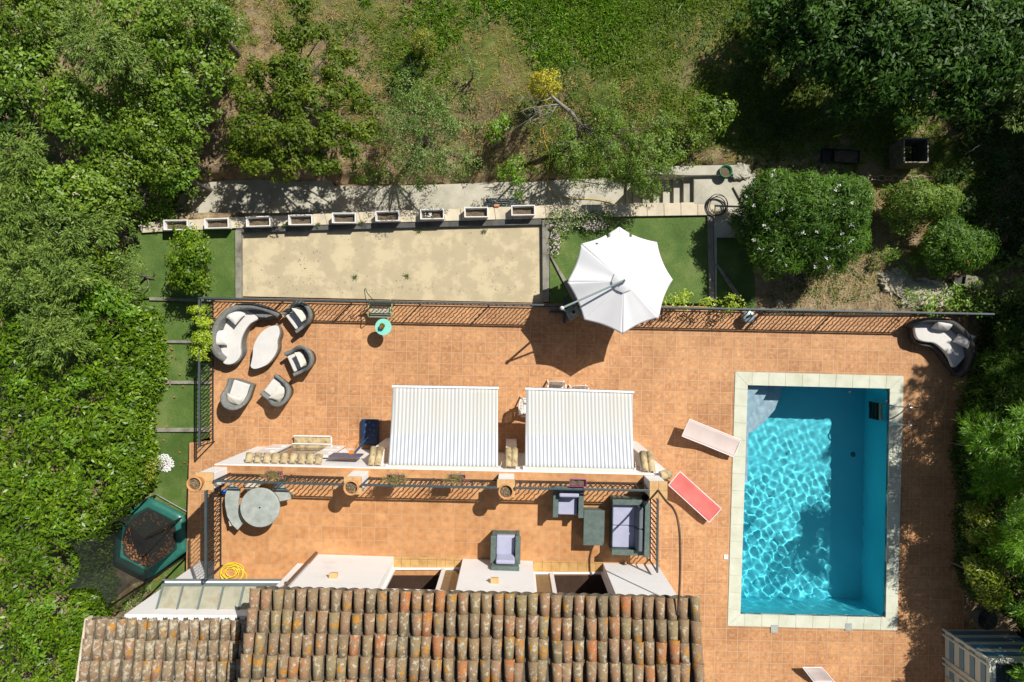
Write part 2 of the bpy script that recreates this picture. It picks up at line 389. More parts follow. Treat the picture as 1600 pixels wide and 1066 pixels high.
# artificial lawn
def m_lawn():
    m, t, b = nt('artificial_turf')
    v = worldco(t); n1 = noise(t, v, 1.1, 5, .6); n2 = noise(t, v, 55, 4, .75)
    n3 = noise(t, worldco(t, (26, 6, 1)), 5, 3, .6)
    c = ramp(t, [(.3, (.05, .105, .012)), (.5, (.085, .150, .024)), (.75, (.17, .215, .06))], n1).outputs[0]
    c = mixc(t, 1, c, ramp(t, [(.3, (.4, .4, .4)), (.7, (1.6, 1.6, 1.6))], n2).outputs[0], 'MULTIPLY')
    c = mixc(t, 1, c, ramp(t, [(.35, (.82, .82, .82)), (.65, (1.18, 1.18, 1.18))], n3).outputs[0], 'MULTIPLY')
    t.links.new(c, b.inputs['Base Color']); b.inputs['Roughness'].default_value = .8
    bump(t, b, n2, .8, .015); return m
M['lawn'] = m_lawn()
def m_ground():
    m, t, b = nt('hillside_earth')
    v = worldco(t)
    n1 = noise(t, v, .45, 6, .62); n2 = noise(t, v, 3.2, 7, .65); n3 = noise(t, worldco(t, (1, 1.6, 1), .6), 22, 6, .75)
    earth = ramp(t, [(.3, (.15, .105, .06)), (.5, (.35, .26, .155)), (.72, (.56, .44, .27))], n2).outputs[0]
    grass = ramp(t, [(.3, (.065, .09, .02)), (.55, (.15, .19, .045)), (.8, (.30, .29, .11))], n2).outputs[0]
    # more grass away from the path, less at the left edge
    sep = nd(t, 'ShaderNodeSeparateXYZ'); t.links.new(v, sep.inputs[0])
    gy = math_(t, 'MULTIPLY', math_(t, 'SUBTRACT', sep.outputs[1], 6.5), .06)
    gx = math_(t, 'MULTIPLY', math_(t, 'ADD', sep.outputs[0], 3.), .035)
    gx = math_(t, 'MINIMUM', gx, .16)
    f = math_(t, 'ADD', math_(t, 'ADD', n1, gy), gx)
    fr = ramp(t, [(.52, (0, 0, 0)), (.68, (1, 1, 1))], math_(t, 'ADD', f, math_(t, 'MULTIPLY', math_(t, 'SUBTRACT', n2, .5), .5))).outputs[0]
    c = mixc(t, fr, earth, grass)
    c = mixc(t, 1, c, ramp(t, [(.3, (.5, .5, .5)), (.7, (1.5, 1.5, 1.5))], n3).outputs[0], 'MULTIPLY')
    t.links.new(c, b.inputs['Base Color']); b.inputs['Roughness'].default_value = .95
    b.inputs['Specular IOR Level'].default_value = .1
    bump(t, b, n3, 1, .05); return m
M['ground'] = m_ground()

# ------------------------------------------------------------------ ground
def yedge(x): return 1.338 - (x + 8.83) * .0222
def sm(a, b, x): t = min(1, max(0, (x - a) / (b - a))); return t * t * (3 - 2 * t)
def wav(x, y): return math.sin(x * 1.3 + 1) * math.cos(y * 1.1) * .5 + math.sin(x * 2.9 + y * 2.1) * .25 + math.sin(x * .53 - y * .71) * .6
def gz(x, y):
    hill = .02 + .13 * max(0, y - 5.2) + .06 * wav(x, y)
    low = -.88 + (.42 if x < -5.2 else 0) + .1 * math.sin(x * 2.3)
    sx_ = sm(3.2, 4.6, x); lo = low * (1 - sx_) + .05 * sx_
    hill = lo + (hill - lo) * sm(4.9, 7.4, y)
    if y < yedge(x) - .22 and -9.3 < x < 13.05 and y > -40: return -3
    if y > 20: hill = .02 + .13 * 14.8
    if x < 5.6 and x > -10.6:
        if 3.86 < y: return -1.3 + (hill + 1.3) * sm(4.9, 5.14, y + .05 * math.sin(x * 1.7) + .03 * math.sin(x * 4.3))
        if y > yedge(x) - .22: return -.15
    if x <= -9.3 and x > -10.9 and y < 3.9: return -1.2
    if x <= -9.3:
        return -.35 + (hill + .3) * sm(4.0, 5.5, y) + .08 * wav(x, y)
    if x >= 5.6:
        if x < 7.15 and y < 5.2: return -.2
        base = .08 + .06 * (y - 1) + .05 * wav(x * 1.5, y * 1.5)
        return base + (hill - base) * sm(5.0, 6.5, y) - (.25 * sm(13., 14., x) if y < 3 else 0)
    return hill
xs = np.concatenate([[-400, -150, -60, -30, -22], np.arange(-17, 17.01, .16), [22, 30, 60, 150, 400]])
ys = np.concatenate([[-400, -150, -60, -30, -18], np.arange(-13, 15.01, .16), [18, 22, 30, 60, 150, 400]])
vs = [(x, y, gz(x, y)) for y in ys for x in xs]; nx = len(xs)
fs = [(j * nx + i, j * nx + i + 1, (j + 1) * nx + i + 1, (j + 1) * nx + i) for j in range(len(ys) - 1) for i in range(nx - 1)]
g = MB().add(vs, fs, True).build('ground', M['ground']); tag(g, 'dry hillside of bare earth and rough grass', kind='structure')

# ------------------------------------------------------------------ terrace, lawns, court, path
mb = MB()
mb.prism(ppoly([(331, 462), (1512, 488), (1512, 590), (1412, 588), (1149, 581), (329, 575)]), -3.2, 0)
mb.prism(ppoly([(329, 575), (1149, 581), (1137, 978), (1137, 1290), (291, 1290), (291, 880), (296, 692), (328, 690)]), -3.2, 0)
mb.prism(ppoly([(1412, 588), (1512, 590), (1512, 760), (1508, 900), (1500, 1290), (1402, 1290), (1402, 985)]), -3.2, 0)
mb.prism(ppoly([(1137, 978), (1402, 985), (1402, 1290), (1137, 1290)]), -3.2, 0)
o = mb.build('terrace_floor', M['tile']); tag(o, 'square terracotta tiles around the pool', kind='structure')
def sheet(name, pts, z, mat, label, thick=.9, zf=None):
    poly = ppoly(pts, z)
    mb = MB().prism(poly, z - thick, zf or z)
    o = mb.build(name, mat); tag(o, label, kind='structure'); return o
sheet('lawn', [(200, 352), (367, 350), (367, 468), (200, 466)], .06, M['lawn'], 'square of green turf under the citrus tree')
sheet('lawn', [(196, 469), (329.5, 471), (329.3, 532), (196, 531)], .03, M['lawn'], 'turf step beside the curved sofa')
sheet('lawn', [(190, 535), (329.3, 536), (328.6, 596), (190, 596)], -.01, M['lawn'], 'turf step beside the armchairs')
sheet('lawn', [(182, 600), (328.6, 600), (328, 670), (182, 670)], -.05, M['lawn'], 'turf step ending at the low railing')
lz = lambda x, y: -.09 - .41 * min(1, max(0, (-2.7 - y) / 1.8))
# the lowest lawn falls gently towards the trampoline
mb = MB()
def lowlawn(u, v):
    y = -2.66 - v * 5.4
    xw = -12.2 - .3 * v; xe = (-8.9 if y > -3.0 else -9.52) if y > -6.6 else -9.25
    x = xw + (xe - xw) * u
    return (x, y, lz(x, y) + .012 * wav(x * 3, y * 3))
mb.grid(lowlawn, 20, 30); o = mb.build('lawn', M['lawn']); tag(o, 'lowest strip of turf with the trampoline on it', kind='structure')
sheet('lawn', [(859, 335), (1106, 334), (1109, 474), (859, 474)], .06, M['lawn'], 'square of green turf behind the white parasol')
sheet('lawn', [(1117, 371), (1182, 371), (1182, 482), (1117, 480)], .03, M['lawn'], 'shaded strip of turf beside the flowering oleander')
sheet('sand_court', [(374, 355), (850, 350), (850, 474.5), (374, 465)], .0, M['sand'], 'pale sand boules court', .5)
# sunken concrete path and steps
sheet('path', [(262, 336), (298, 283), (400, 281), (515, 279), (522, 291), (640, 290), (780, 285), (985, 277), (985, 326), (700, 334), (400, 345), (262, 349)], -1.05, M['concrete'], 'sunken grey concrete garden path', .4)
rx = [979, 989.5, 1003.5, 1020, 1035, 1051.5, 1067, 1083]
sx = [(P(px, 300, -1.05 + .15 * (i + .5))).x for i, px in enumerate(rx)] + [7.05]
st = thing('garden_steps', (sx[4], 4.45, -1.05), 'eight concrete steps climbing beside the stone wall', 'steps')
for i in range(7):
    z = -1.05 + .15 * (i + 1)
    MB().box(((sx[i] + sx[i + 1]) / 2, 4.43, (z - 1.3) / 2), (sx[i + 1] - sx[i] - .002, .86, z + 1.3)).build('step', M['concrete'], st, bevel=.012)
MB().prism([(sx[7], 4.0), (7.05, 3.93), (7.2, 4.5), (7.0, 4.86), (sx[7], 4.86)], -1.3, .15).build('landing', M['concrete'], st, bevel=.012)
MB().prism([(3.9, 4.86), (3.95, 5.06), (6.9, 5.12), (6.92, 4.83), (5.1, 4.80)], -1.2, .3).build('side_wall', M['concrete'], st, bevel=.015)
sheet('path', [(1118, 319), (1182, 312), (1186, 371), (1118, 371)], .08, M['concrete'], 'short concrete path beside the oleander', .5)
sheet('path', [(1146, 292), (1190, 262), (1252, 268), (1236, 284), (1180, 300), (1160, 318)], .22, M['concrete'], 'broken pale paving at the top of the steps', .4)

# the stone wall with its coping
w = thing('stone_wall', (P(660, 335, .15).x, P(660, 335, .15).y, -1.2), 'low pale stone wall carrying nine white planters', 'wall')
top_n = [(215, 351), (250, 345), (400, 338), (600, 330), (858, 321), (985, 318), (1117, 316.5)]
top_s = [(1117, 336), (985, 338), (858, 341), (600, 348), (400, 355), (250, 362), (222, 364)]
pts = ppoly(top_n + top_s, .15)
ins = [(x, y - .02 if i < 7 else y + .02) for i, (x, y, _) in enumerate(pts)]
MB().prism(ins, -1.25, .09).build('wall_body', M['rock'], w)
wk = MB(); nn = 34
def lerp_line(L, t):
    xs_ = [p[0] for p in L]; x = xs_[0] + (xs_[-1] - xs_[0]) * t
    for a, b in zip(L, L[1:]):
        if min(a[0], b[0]) - 1e-6 <= x <= max(a[0], b[0]) + 1e-6:
            return (x, a[1] + (b[1] - a[1]) * (x - a[0]) / (b[0] - a[0] + 1e-9))
    return L[-1]
S2 = top_s[::-1]
for i in range(nn):
    t0, t1 = i / nn, (i + 1) / nn - .0006
    q = [lerp_line(top_n, t0), lerp_line(top_n, t1), lerp_line(S2, t1), lerp_line(S2, t0)]
    zz = .15 + random.uniform(-.004, .004)
    wk.prism([(p[0], p[1] + (random.uniform(-.012, .012) if j < 2 else 0)) for j, p in enumerate(ppoly(q, .15))], .09, zz)
wk.build('coping', M['stone'], w, bevel=.008)
# sleepers
def sleeper(pts, z, label, mat='sleeper', thick=.25, parent=None):
    return MB().prism(ppoly(pts, z), z - thick, z).solo('timber_sleeper', M[mat], label, 'sleeper', 'timber sleepers edging the garden', bevel=.01)
sleeper([(367, 360), (376.5, 360), (377, 466), (367.5, 466)], .13, 'grey timber sleeper at the left end of the sand court')
sleeper([(847, 344), (858.5, 343), (858, 471.5), (848, 471.5)], .15, 'grey timber sleeper between sand court and lawn')
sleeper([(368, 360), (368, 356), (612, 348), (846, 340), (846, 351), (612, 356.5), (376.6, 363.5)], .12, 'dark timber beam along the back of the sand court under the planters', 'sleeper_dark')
sleeper([(233, 464.5), (333, 467.5), (333, 472), (233, 469.5)], .10, 'timber sleeper below the citrus tree, topmost step of the side lawn')
sleeper([(205, 531), (329.4, 532.5), (329.4, 537), (205, 535.5)], .06, 'timber sleeper level with the curved sofa front')
sleeper([(205, 594.5), (328.8, 595.5), (328.8, 600.5), (205, 600)], .02, 'timber sleeper on the side lawn level with the lower armchairs')
sleeper([(200, 669), (328, 668.5), (328, 675), (200, 675.5)], -.02, 'timber sleeper nearest the white pebbles')
sleeper([(1105.5, 337), (1114.5, 337), (1117, 470), (1109, 470)], .14, 'grey timber sleeper at the far edge of the parasol lawn')
sleeper([(858.5, 399), (862, 401), (905, 470), (895, 470)], .12, 'slanting timber sleeper half under the parasol')
sleeper([(1117.5, 413), (1122, 413), (1166, 473), (1158, 474)], .1, 'slanting timber sleeper in the shade of the oleander')
MB().prism(ppoly([(1115, 337), (1120, 337), (1120, 470), (1117.5, 470)], .07), -.3, .07).solo('kerb', M['stone'], 'thin pale kerb beside the far sleeper', 'kerb')

# nine planters on the wall
pc = [(274, 351.5), (338, 349), (403, 346), (469, 343.5), (537, 340.5), (605, 337.5), (675, 334.5), (744, 331.5), (817.5, 328.5)]
pl_lab = ['empty white planter at the far left end of the wall, above the turf', 'white planter above the turf next to the sand court corner',
          'white planter above the left corner of the sand court', 'white planter on the wall with bare soil, fourth counting from the hedge',
          'white planter on the wall, middle one of the nine', 'white planter on the wall just past the middle, nearer the steps',
          'white planter with pale stones on its soil', 'white planter beside the grey bench on the path', 'white planter nearest the pink flowers, last before the steps']
for i, (cx, cy) in enumerate(pc):
    c = P(cx, cy, .45); c.z = .155; w_, d_, h_, t_ = .70 if i < 3 else .69, .30, .295, .03
    p = thing('planter', c, pl_lab[i], 'planter', 'white planters standing on the stone wall', rz=0)
    a = math.radians(1.5 + random.uniform(-1.5, 1.5)); p.rotation_euler.z = a
    b = MB()
    def rect(s, z): return [(x * (w_ / 2 - s), y * (d_ / 2 - s), z) for x, y in ((-1, -1), (1, -1), (1, 1), (-1, 1))]
    vs = rect(.02, 0) + rect(0, h_) + rect(t_, h_) + rect(t_ + .015, .1)
    fs = [(3, 2, 1, 0)] + [(i0 + j, i0 + (j + 1) % 4, i0 + 4 + (j + 1) % 4, i0 + 4 + j) for i0 in (0, 4, 8) for j in range(4)] + [(12, 13, 14, 15)]
    b.add(vs, fs).build('box', M['plastic'], p, local=True, bevel=.006)
    s_ = MB(); s_.grid(lambda u, v: ((u - .5) * (w_ - .08), (v - .5) * (d_ - .08), .14 + .02 * math.sin(u * 9 + i) * math.cos(v * 6)), 12, 6)
    s_.build('soil', M['soil'], p, local=True)
    if i == 6:
        r = MB()
        for _ in range(9): r.lathe([(.001, 0), (.025, .008), (.02, .02), (.001, .025)], (random.uniform(-.22, 0), random.uniform(-.05, .05), .155), 7)
        q_ = r.build('pebbles', M['pebble'], p, local=True); q_['kind'] = 'stuff'

# ------------------------------------------------------------------ swimming pool
pc_ = P(1275, 783)
pool = thing('swimming_pool', (pc_.x, pc_.y, 0), 'rectangular turquoise swimming pool with pale stone coping', 'swimming pool')
inner = [(1168.5, 602), (1390.5, 607.5), (1384, 965), (1157, 960)]
outer = [(1149, 581), (1412, 588), (1402, 985), (1137, 978)]
def rounded(pts, r, n=6):
    out = []; m = len(pts)
    for i in range(m):
        p, a, b = Vector(pts[i][:2]), Vector(pts[i - 1][:2]), Vector(pts[(i + 1) % m][:2])
        u, v = (a - p).normalized() * r, (b - p).normalized() * r
        for k in range(n + 1):
            t = k / n; out.append(tuple((p + u) * (1 - t) ** 2 + p * 2 * t * (1 - t) + (p + v) * t * t))
    return out
IN = [P(*q, .02) for q in inner]; OUT = [P(*q, .02) for q in outer]
cop = MB()
for s in range(4):
    a0, a1, b0, b1 = IN[s], IN[(s + 1) % 4], OUT[s], OUT[(s + 1) % 4]
    L = (b1 - b0).length; n = round(L / .5)
    for i in range(n):
        t0, t1 = i / n + .0025 / L * 1, (i + 1) / n - .0025 / L
        if i == 0: q = [b0, b0.lerp(b1, t1), None, a0]
        u0, u1 = i / n, (i + 1) / n
        f0 = 0 if i == 0 else max(0, (u0 * L - .37) / (L - .74)); f1 = 1 if i == n - 1 else min(1, max(0, (u1 * L - .37) / (L - .74)))
        e = .003 / L
        cop.prism([tuple(b0.lerp(b1, u0 + e)), tuple(b0.lerp(b1, u1 - e)), tuple(a0.lerp(a1, f1 - e)), tuple(a0.lerp(a1, f0 + e))], -.1, .022 + random.uniform(-.0015, .0015))
cop.build('coping', M['coping'], pool, bevel=.004)
# the fine mortar bed between coping and terrace
BED = MB()
for s in range(4):
    a0, a1, b0, b1 = IN[s], IN[(s + 1) % 4], OUT[s], OUT[(s + 1) % 4]
    ctr = (OUT[0] + OUT[2]) / 2
    ex = lambda v, f: ctr + (v - ctr) * f
    BED.prism([tuple(ex(b0, 1.003)), tuple(ex(b1, 1.003)), tuple(ex(a1, 1.004)), tuple(ex(a0, 1.004))], -.15, .012)
BED.build('mortar_bed', m_flat('mortar_grey', (.36, .36, .30), .9), pool)
RI = rounded(IN, .16)
ctr = (IN[0] + IN[2]) / 2
RI = [(ctr.x + (x - ctr.x) * 1.0, ctr.y + (y - ctr.y) * 1.0) for x, y in RI]
DEPTH = -1.95
bas = MB(); n = len(RI)
vs = [(x, y, -.0) for x, y in RI] + [(x, y, -.12) for x, y in RI] + [(x, y, DEPTH) for x, y in RI]
bas.add(vs, [(i, i + n, (i + 1) % n + n, (i + 1) % n) for i in range(n)])
bas.build('waterline_tiles', m_noise('waterline_mosaic', [(.3, (.05, .10, .13)), (.7, (.16, .24, .27))], 30, .3, 3, .1, .002, 80, var=.3), pool)
liner = m_noise('pool_liner', [(.3, (.065, .69, .83)), (.7, (.09, .75, .88))], .8, .5, 3, 0, .01, 30, var=.02)
bs = MB(); bs.add(vs, [(i + n, i + 2 * n, (i + 1) % n + 2 * n, (i + 1) % n + n) for i in range(n)] + [tuple(range(2 * n, 3 * n))[::-1]])
bs.build('basin', liner, pool)
ROOT_POOL = pool
mosaic = m_noise('step_mosaic', [(.3, (.36, .56, .68)), (.7, (.48, .66, .76))], 12, .4, 4, 0, .003, 60, var=.1)
Z1, Z2, Z3 = -.3, -.6, -.9
e0 = P(1168.5, 602)
def stp(pts, zt, zb=DEPTH):
    MB().prism([(e0.x + a, e0.y - b) for a, b in pts], zb, zt).build('step', mosaic, pool, bevel=.012)
stp([(.012, .012), (.50, .012), (.40, .16), (.25, .33), (.0, .56)], Z1)
stp([(.015, .015), (.80, .015), (.74, .28), (.58, .55), (.42, .72), (.22, .86), (.19, 1.1), (.15, 2.95), (-.06, 2.95), (-.0, .6)], Z2)
stp([(.02, .02), (1.28, .02), (1.22, .40), (1.05, .80), (.8, 1.1), (.45, 1.42), (.2, 1.55), (.0, 1.5)], Z3)
# return inlet and drain
dc = P(1333, 710, -1.4)
MB().lathe([(.001, 0), (.09, 0), (.08, .015), (.001, .018)], (dc.x * 1.0, dc.y, DEPTH + .002), 20).build('drain', m_flat('dark_teal_drain', (.03, .12, .14), .5), pool)

# ------------------------------------------------------------------ house
k29 = (H - ZU) / F
hs = thing('house', (-1.7, -5.5, 0), 'white rendered villa with a roof of old clay tiles and a raised tiled terrace', 'house')
def yf(x): return -5.52 - .031 * x          # line of the upper front wall
MB().prism(ppoly([(334, 725.5), (600, 731.5), (1019, 741), (1019, 1000), (334, 1000)], ZU), 0, ZU - .03).build('ground_floor_wall', M['white'], hs, bevel=.01)
MB().prism(ppoly([(334.6, 727), (600, 733), (1018, 742.6), (1018, 1000), (334.6, 1000)], ZU), ZU - .04, ZU).build('upper_terrace_floor', M['tile_up'], hs)
# buttress piers with a clay tile on top
def canal(mb, p0, p1, r0, r1, n=8, t=.018, arc=PI):
    """half-round clay tile from p0 (upper, r0) to p1 (lower, r1)"""
    p0, p1 = Vector(p0), Vector(p1); d = (p1 - p0).normalized(); s = d.cross(Vector((0, 0, 1))).normalized(); u = s.cross(d)
    vs = []
    for p, r in ((p0, r0), (p1, r1)):
        for rr in (r, r - t):
            for k in range(n + 1):
                a = PI / 2 - arc / 2 + arc * k / n; vs.append(p + s * math.cos(a) * rr + u * math.sin(a) * rr)
    m = n + 1; fs = []
    for k in range(n):
        fs += [(k, k + 1, 2 * m + k + 1, 2 * m + k), (m + k + 1, m + k, 3 * m + k, 3 * m + k + 1), (2 * m + k, 2 * m + k + 1, 3 * m + k + 1, 3 * m + k), (k + 1, k, m + k, m + k + 1)]
    mb.add(vs, fs, True)
def m_rooftile(name, pale=0):
    m, t, b = nt(name); g = t.nodes.new('ShaderNodeNewGeometry'); r = g.outputs['Random Per Island']; v = worldco(t)
    base = ramp(t, [(0, (.29, .22, .13)), (.2, (.36, .215, .13)), (.4, (.33, .27, .14)), (.58, (.38, .235, .145)), (.72, (.24, .195, .12)), (.88, (.40, .225, .12)), (.94, (.48, .19, .08)), (1, (.50, .20, .08))], r, 'LINEAR').outputs[0]
    if pale: base = mixc(t, .4, base, (.30, .23, .16, 1))
    n1 = noise(t, v, 7, 7, .68); n2 = noise(t, v, 11, 7, .62); n3 = noise(t, v, 2.4, 4, .6); n4 = noise(t, v, 60, 4, .7)
    ofs = nd(t, 'ShaderNodeVectorMath'); ofs.operation = 'ADD'; t.links.new(v, ofs.inputs[0]); ofs.inputs[1].default_value = (31, 7, 3)
    n5 = noise(t, ofs.outputs[0], 3.6, 6, .66)
    c = mixc(t, ramp(t, [(.47, (0, 0, 0)), (.60, (.7, .7, .7))], n1).outputs[0], base, (.30, .255, .165, 1))   # grey-green film
    c = mixc(t, ramp(t, [(.55 - .05 * pale, (0, 0, 0)), (.62 - .04 * pale, (.9, .9, .9))], n2).outputs[0], c, (.56, .54, .42, 1))            # pale lichen
    c = mixc(t, ramp(t, [(.585, (0, 0, 0)), (.615, (.9, .9, .9))], n5).outputs[0], c, (.55, .26, .03, 1))           # orange lichen
    vo = nd(t, 'ShaderNodeTexVoronoi'); vo.inputs['Scale'].default_value = 5.5; t.links.new(ofs.outputs[0], vo.inputs['Vector'])
    ring = ramp(t, [(.0, (.8, .8, .8)), (.10, (.8, .8, .8)), (.125, (1, 1, 1)), (.15, (0, 0, 0))], vo.outputs['Distance']).outputs[0]
    c = mixc(t, ring, c, (.29, .31, .21, 1))
    c = mixc(t, ramp(t, [(.68, (0, 0, 0)), (.72, (.8, .8, .8))], n1).outputs[0], c, (.06, .055, .045, 1))
    c = mixc(t, 1, c, ramp(t, [(.3, (.7, .7, .7)), (.7, (1.3, 1.3, 1.3))], n4).outputs[0], 'MULTIPLY')
    vd = nd(t, 'ShaderNodeTexVoronoi'); vd.inputs['Scale'].default_value = 24; t.links.new(v, vd.inputs['Vector'])
    dots = math_(t, 'MULTIPLY', ramp(t, [(.16, (1, 1, 1)), (.24, (0, 0, 0))], vd.outputs['Distance']).outputs[0], ramp(t, [(.45, (0, 0, 0)), (.6, (.8, .8, .8))], n3).outputs[0])
    c = mixc(t, dots, c, (.55, .54, .44, 1))
    c = mixc(t, 1, c, (.84, .80, .78, 1), 'MULTIPLY')
    t.links.new(c, b.inputs['Base Color']); b.inputs['Roughness'].default_value = .9; b.inputs['Specular IOR Level'].default_value = .15
    bump(t, b, math_(t, 'ADD', n2, n4), .8, .01); return m
M['pan'] = m_noise('pan_tiles_painted_shade', [(.3, (.06, .05, .035)), (.7, (.15, .12, .08))], 8, .9, 6, .3, .006, 50, var=.2)  # shade of the gaps between cover tiles is put into this dark colour
M['roof'] = m_rooftile('old_canal_tiles'); M['roof_pale'] = m_rooftile('pale_canal_tiles', 1)
M['roof_yel'] = m_noise('yellowed_canal_tile', [(.3, (.12, .10, .07)), (.45, (.42, .32, .18)), (.6, (.55, .45, .25)), (.8, (.60, .33, .17))], 6, .85, 6, .3, .005, 50, var=.15)
for i, (x, y0, y1, w_) in enumerate(((-3.52, -2.84, -3.22, .34), (-.02, -2.87, -3.26, .30), (3.50, -2.95, -3.38, .34))):
    MB().prism([(x - w_ / 2, y0), (x + w_ / 2, y0), (x + w_ / 2, y1 - .05), (x - w_ / 2, y1 - .05)], 0, lambda X, Y: 2.2 + (y0 - Y) * .9).build('buttress', M['white'], hs, bevel=.012)
    tb = MB()
    for dx in ((-.085, .085) if i != 1 else (-.07, .08)):
        canal(tb, (x + dx, y1 + .02, 2.66), (x + dx, y0 + .04, 2.27), .085, .098)
    tb.build('buttress_tiles', M['roof_yel'], hs)
tb = MB(); canal(tb, (3.72, -3.42, 2.75), (4.02, -3.42, 2.55), .12, .13); tb.build('buttress_tiles', M['roof_yel'], hs)
MB().prism([(3.7, -3.52), (3.98, -3.52), (3.98, -3.32), (3.7, -3.32)], 0, 2.5).build('buttress', M['white'], hs, bevel=.01)
# pillars on the terrace edge
pil = [(319, 752.5), (551, 759), (790.5, 763.5), (1029, 766.5)]
for i, (a, b_) in enumerate(pil):
    c = P(a, b_, 3.75)
    MB().box((c.x, c.y, 3.29), (.385, .385, .82), -ROT).build('pillar', M['white'], hs, bevel=.01)
    cp = MB()
    for sx_, sy_ in ((-1, -1), (1, -1), (-1, 1), (1, 1)):
        cp.box((c.x + sx_ * .1075, c.y + sy_ * .1075, 3.725), (.212, .212, .05), -ROT)
    cp.build('pillar_cap', M['cap'], hs, bevel=.006)
# clay pots on three pillars
def clay_pot(c, label, tilt=0):
    p = thing('clay_pot', c, label, 'pot', 'clay pots on the terrace pillars')
    prof = [(.001, 0), (.10, 0), (.115, .02), (.15, .15), (.165, .26), (.178, .27), (.182, .31), (.172, .325), (.15, .325), (.145, .27), (.13, .22)]
    MB().lathe(prof, (0, 0, 0), 32).build('body', M['pot'], p, local=True)
    s = MB(); s.lathe([(.001, .255), (.07, .26), (.148, .245)], (0, 0, 0), 20); s.build('soil', M['soil'], p, local=True)
    n = 90; pos = np.c_[RNG.normal(0, .055, n), RNG.normal(0, .055, n), np.full(n, .27)]; d = norm(np.c_[RNG.normal(size=(n, 2)), RNG.uniform(.1, .8, n)])
    leaf_obj('dry_stalks', pos + np.array(c), d, norm(np.cross(d, rdir(n))), RNG.uniform(.05, .13, n), .008, M['straw'], p)
for (a, b_), lab, off in ((pil[0], 'clay pot of dry soil on the corner pillar nearest the trampoline', (-.10, 0)), (pil[1], 'clay pot on the pillar beside the basketball hoop', (.03, .01)), (pil[2], 'clay pot of dry twigs on the pillar between the two awnings', (0, -.01))):
    c = P(a, b_, 3.75); clay_pot((c.x + off[0], c.y + off[1], 3.75), lab)
# upper walls
def wallx(x0, x1, z0=ZU, z1=5.2, dep=.3, name='upper_wall', back=None):
    pts = [(x0, yf(x0)), (x1, yf(x1)), (x1, back or yf(x1) - dep), (x0, back or yf(x0) - dep)]
    return MB().prism(pts, z0, z1).build(name, M['white'], hs, bevel=.006)
wallx(-4.88, -2.98, dep=.34); wallx(-1.24, .52, dep=.34); wallx(2.29, 3.66, dep=.34)
MB().prism([(-4.88, -5.75), (-4.6, -5.75), (-4.6, -11), (-4.88, -11)], ZU, 5.2).build('upper_wall', M['white'], hs)
MB().prism([(3.4, -5.97), (3.66, -5.98), (3.66, -11), (3.4, -11)], 0, 5.2).build('upper_wall', M['white'], hs)
MB().prism([(-4.6, -9.2), (3.4, -9.2), (3.4, -9.4), (-4.6, -9.4)], ZU, 5.4).build('inner_wall', M['darkroom'], hs)
MB().prism([(-4.58, -5.9), (3.38, -5.9), (3.38, -9.2), (-4.58, -9.2)], ZU - .03, ZU + .012).build('room_floor', m_noise('dark_parquet', [(.3, (.035, .018, .010)), (.7, (.06, .03, .018))], 5, .5, 4, .1, .002, 50), hs)
for x0, x1, flip in ((-2.98, -1.24, 0), (.52, 2.29, 1)):
    xm = (x0 + x1) / 2; yy = yf(xm) - .27
    MB().prism([(x0, yy + .29), (x1, yy + .26), (x1, yy - .05), (x0, yy - .02)], ZU - .02, ZU + .006).build('threshold', M['tile_yel'], hs)
    wd_ = MB().box((xm, yy, ZU + .03), (x1 - x0, .05, .05)).box((xm, yy, 5.0), (x1 - x0, .06, .08)).box((x0 + .03, yy, 3.95), (.06, .06, 2.1)).box((x1 - .03, yy, 3.95), (.06, .06, 2.1))
    s0 = x1 - .47 if not flip else x0 + .03; mx_ = s0 if not flip else s0 + .44
    wd_.box((mx_, yy - .005, 3.95), (.10, .055, 2.1))
    w_ = wd_.build('sliding_window', M['white_metal'], hs, bevel=.004)
    MB().box((s0 + .22, yy - .02, 3.97), (.4, .015, 2.0)).build('pane', M['glass_dark'], w_)
MB().prism([(-4.88, yf(-4.88) - .02), (3.66, yf(3.66) - .02), (3.66, yf(3.66) - .34), (-4.88, yf(-4.88) - .34)], 5.04, 5.22).build('lintel', M['white'], hs)
for a in (521, 773):
    c = P(a, 911, 4.55); y = yf(c.x)
    v = MB().box((c.x, y + .05, 4.5), (.16, .10, .12)).box((c.x, y + .065, 4.585), (.19, .13, .04)); v.build('wall_vent', M['cap'], hs, bevel=.008)
dp = MB().tube([(-4.93, yf(-4.9) + .03, ZU), (-4.93, yf(-4.9) + .03, 5.1), (-4.93, yf(-4.9) + .09, 5.22)], .04, 10)
dp.build('downpipe', m_flat('brown_zinc', (.14, .09, .06), .45, .3), hs)
# arched iron pipe from the end pillar to the house
b0 = P(1028.5, 766.5, 3.76); b1 = P(1056, 799, 5.55)
ap = spline([b0, (b1.x, b1.y, 4.6), (b1.x, b1.y, 5.3), (b1.x + .03, b1.y - .18, 5.6), (b1.x + .06, b1.y - .6, 5.66), (b1.x + .07, -5.0, 5.62), (b1.x + .06, -5.85, 5.5)], 7)
MB().tube(ap, .026, 10).build('arched_pipe', M['rust'], hs)
MB().prism(ppoly([(1133 - 6, 700), (1134, 700), (1134, 710)], 0), 0, .001) if False else None

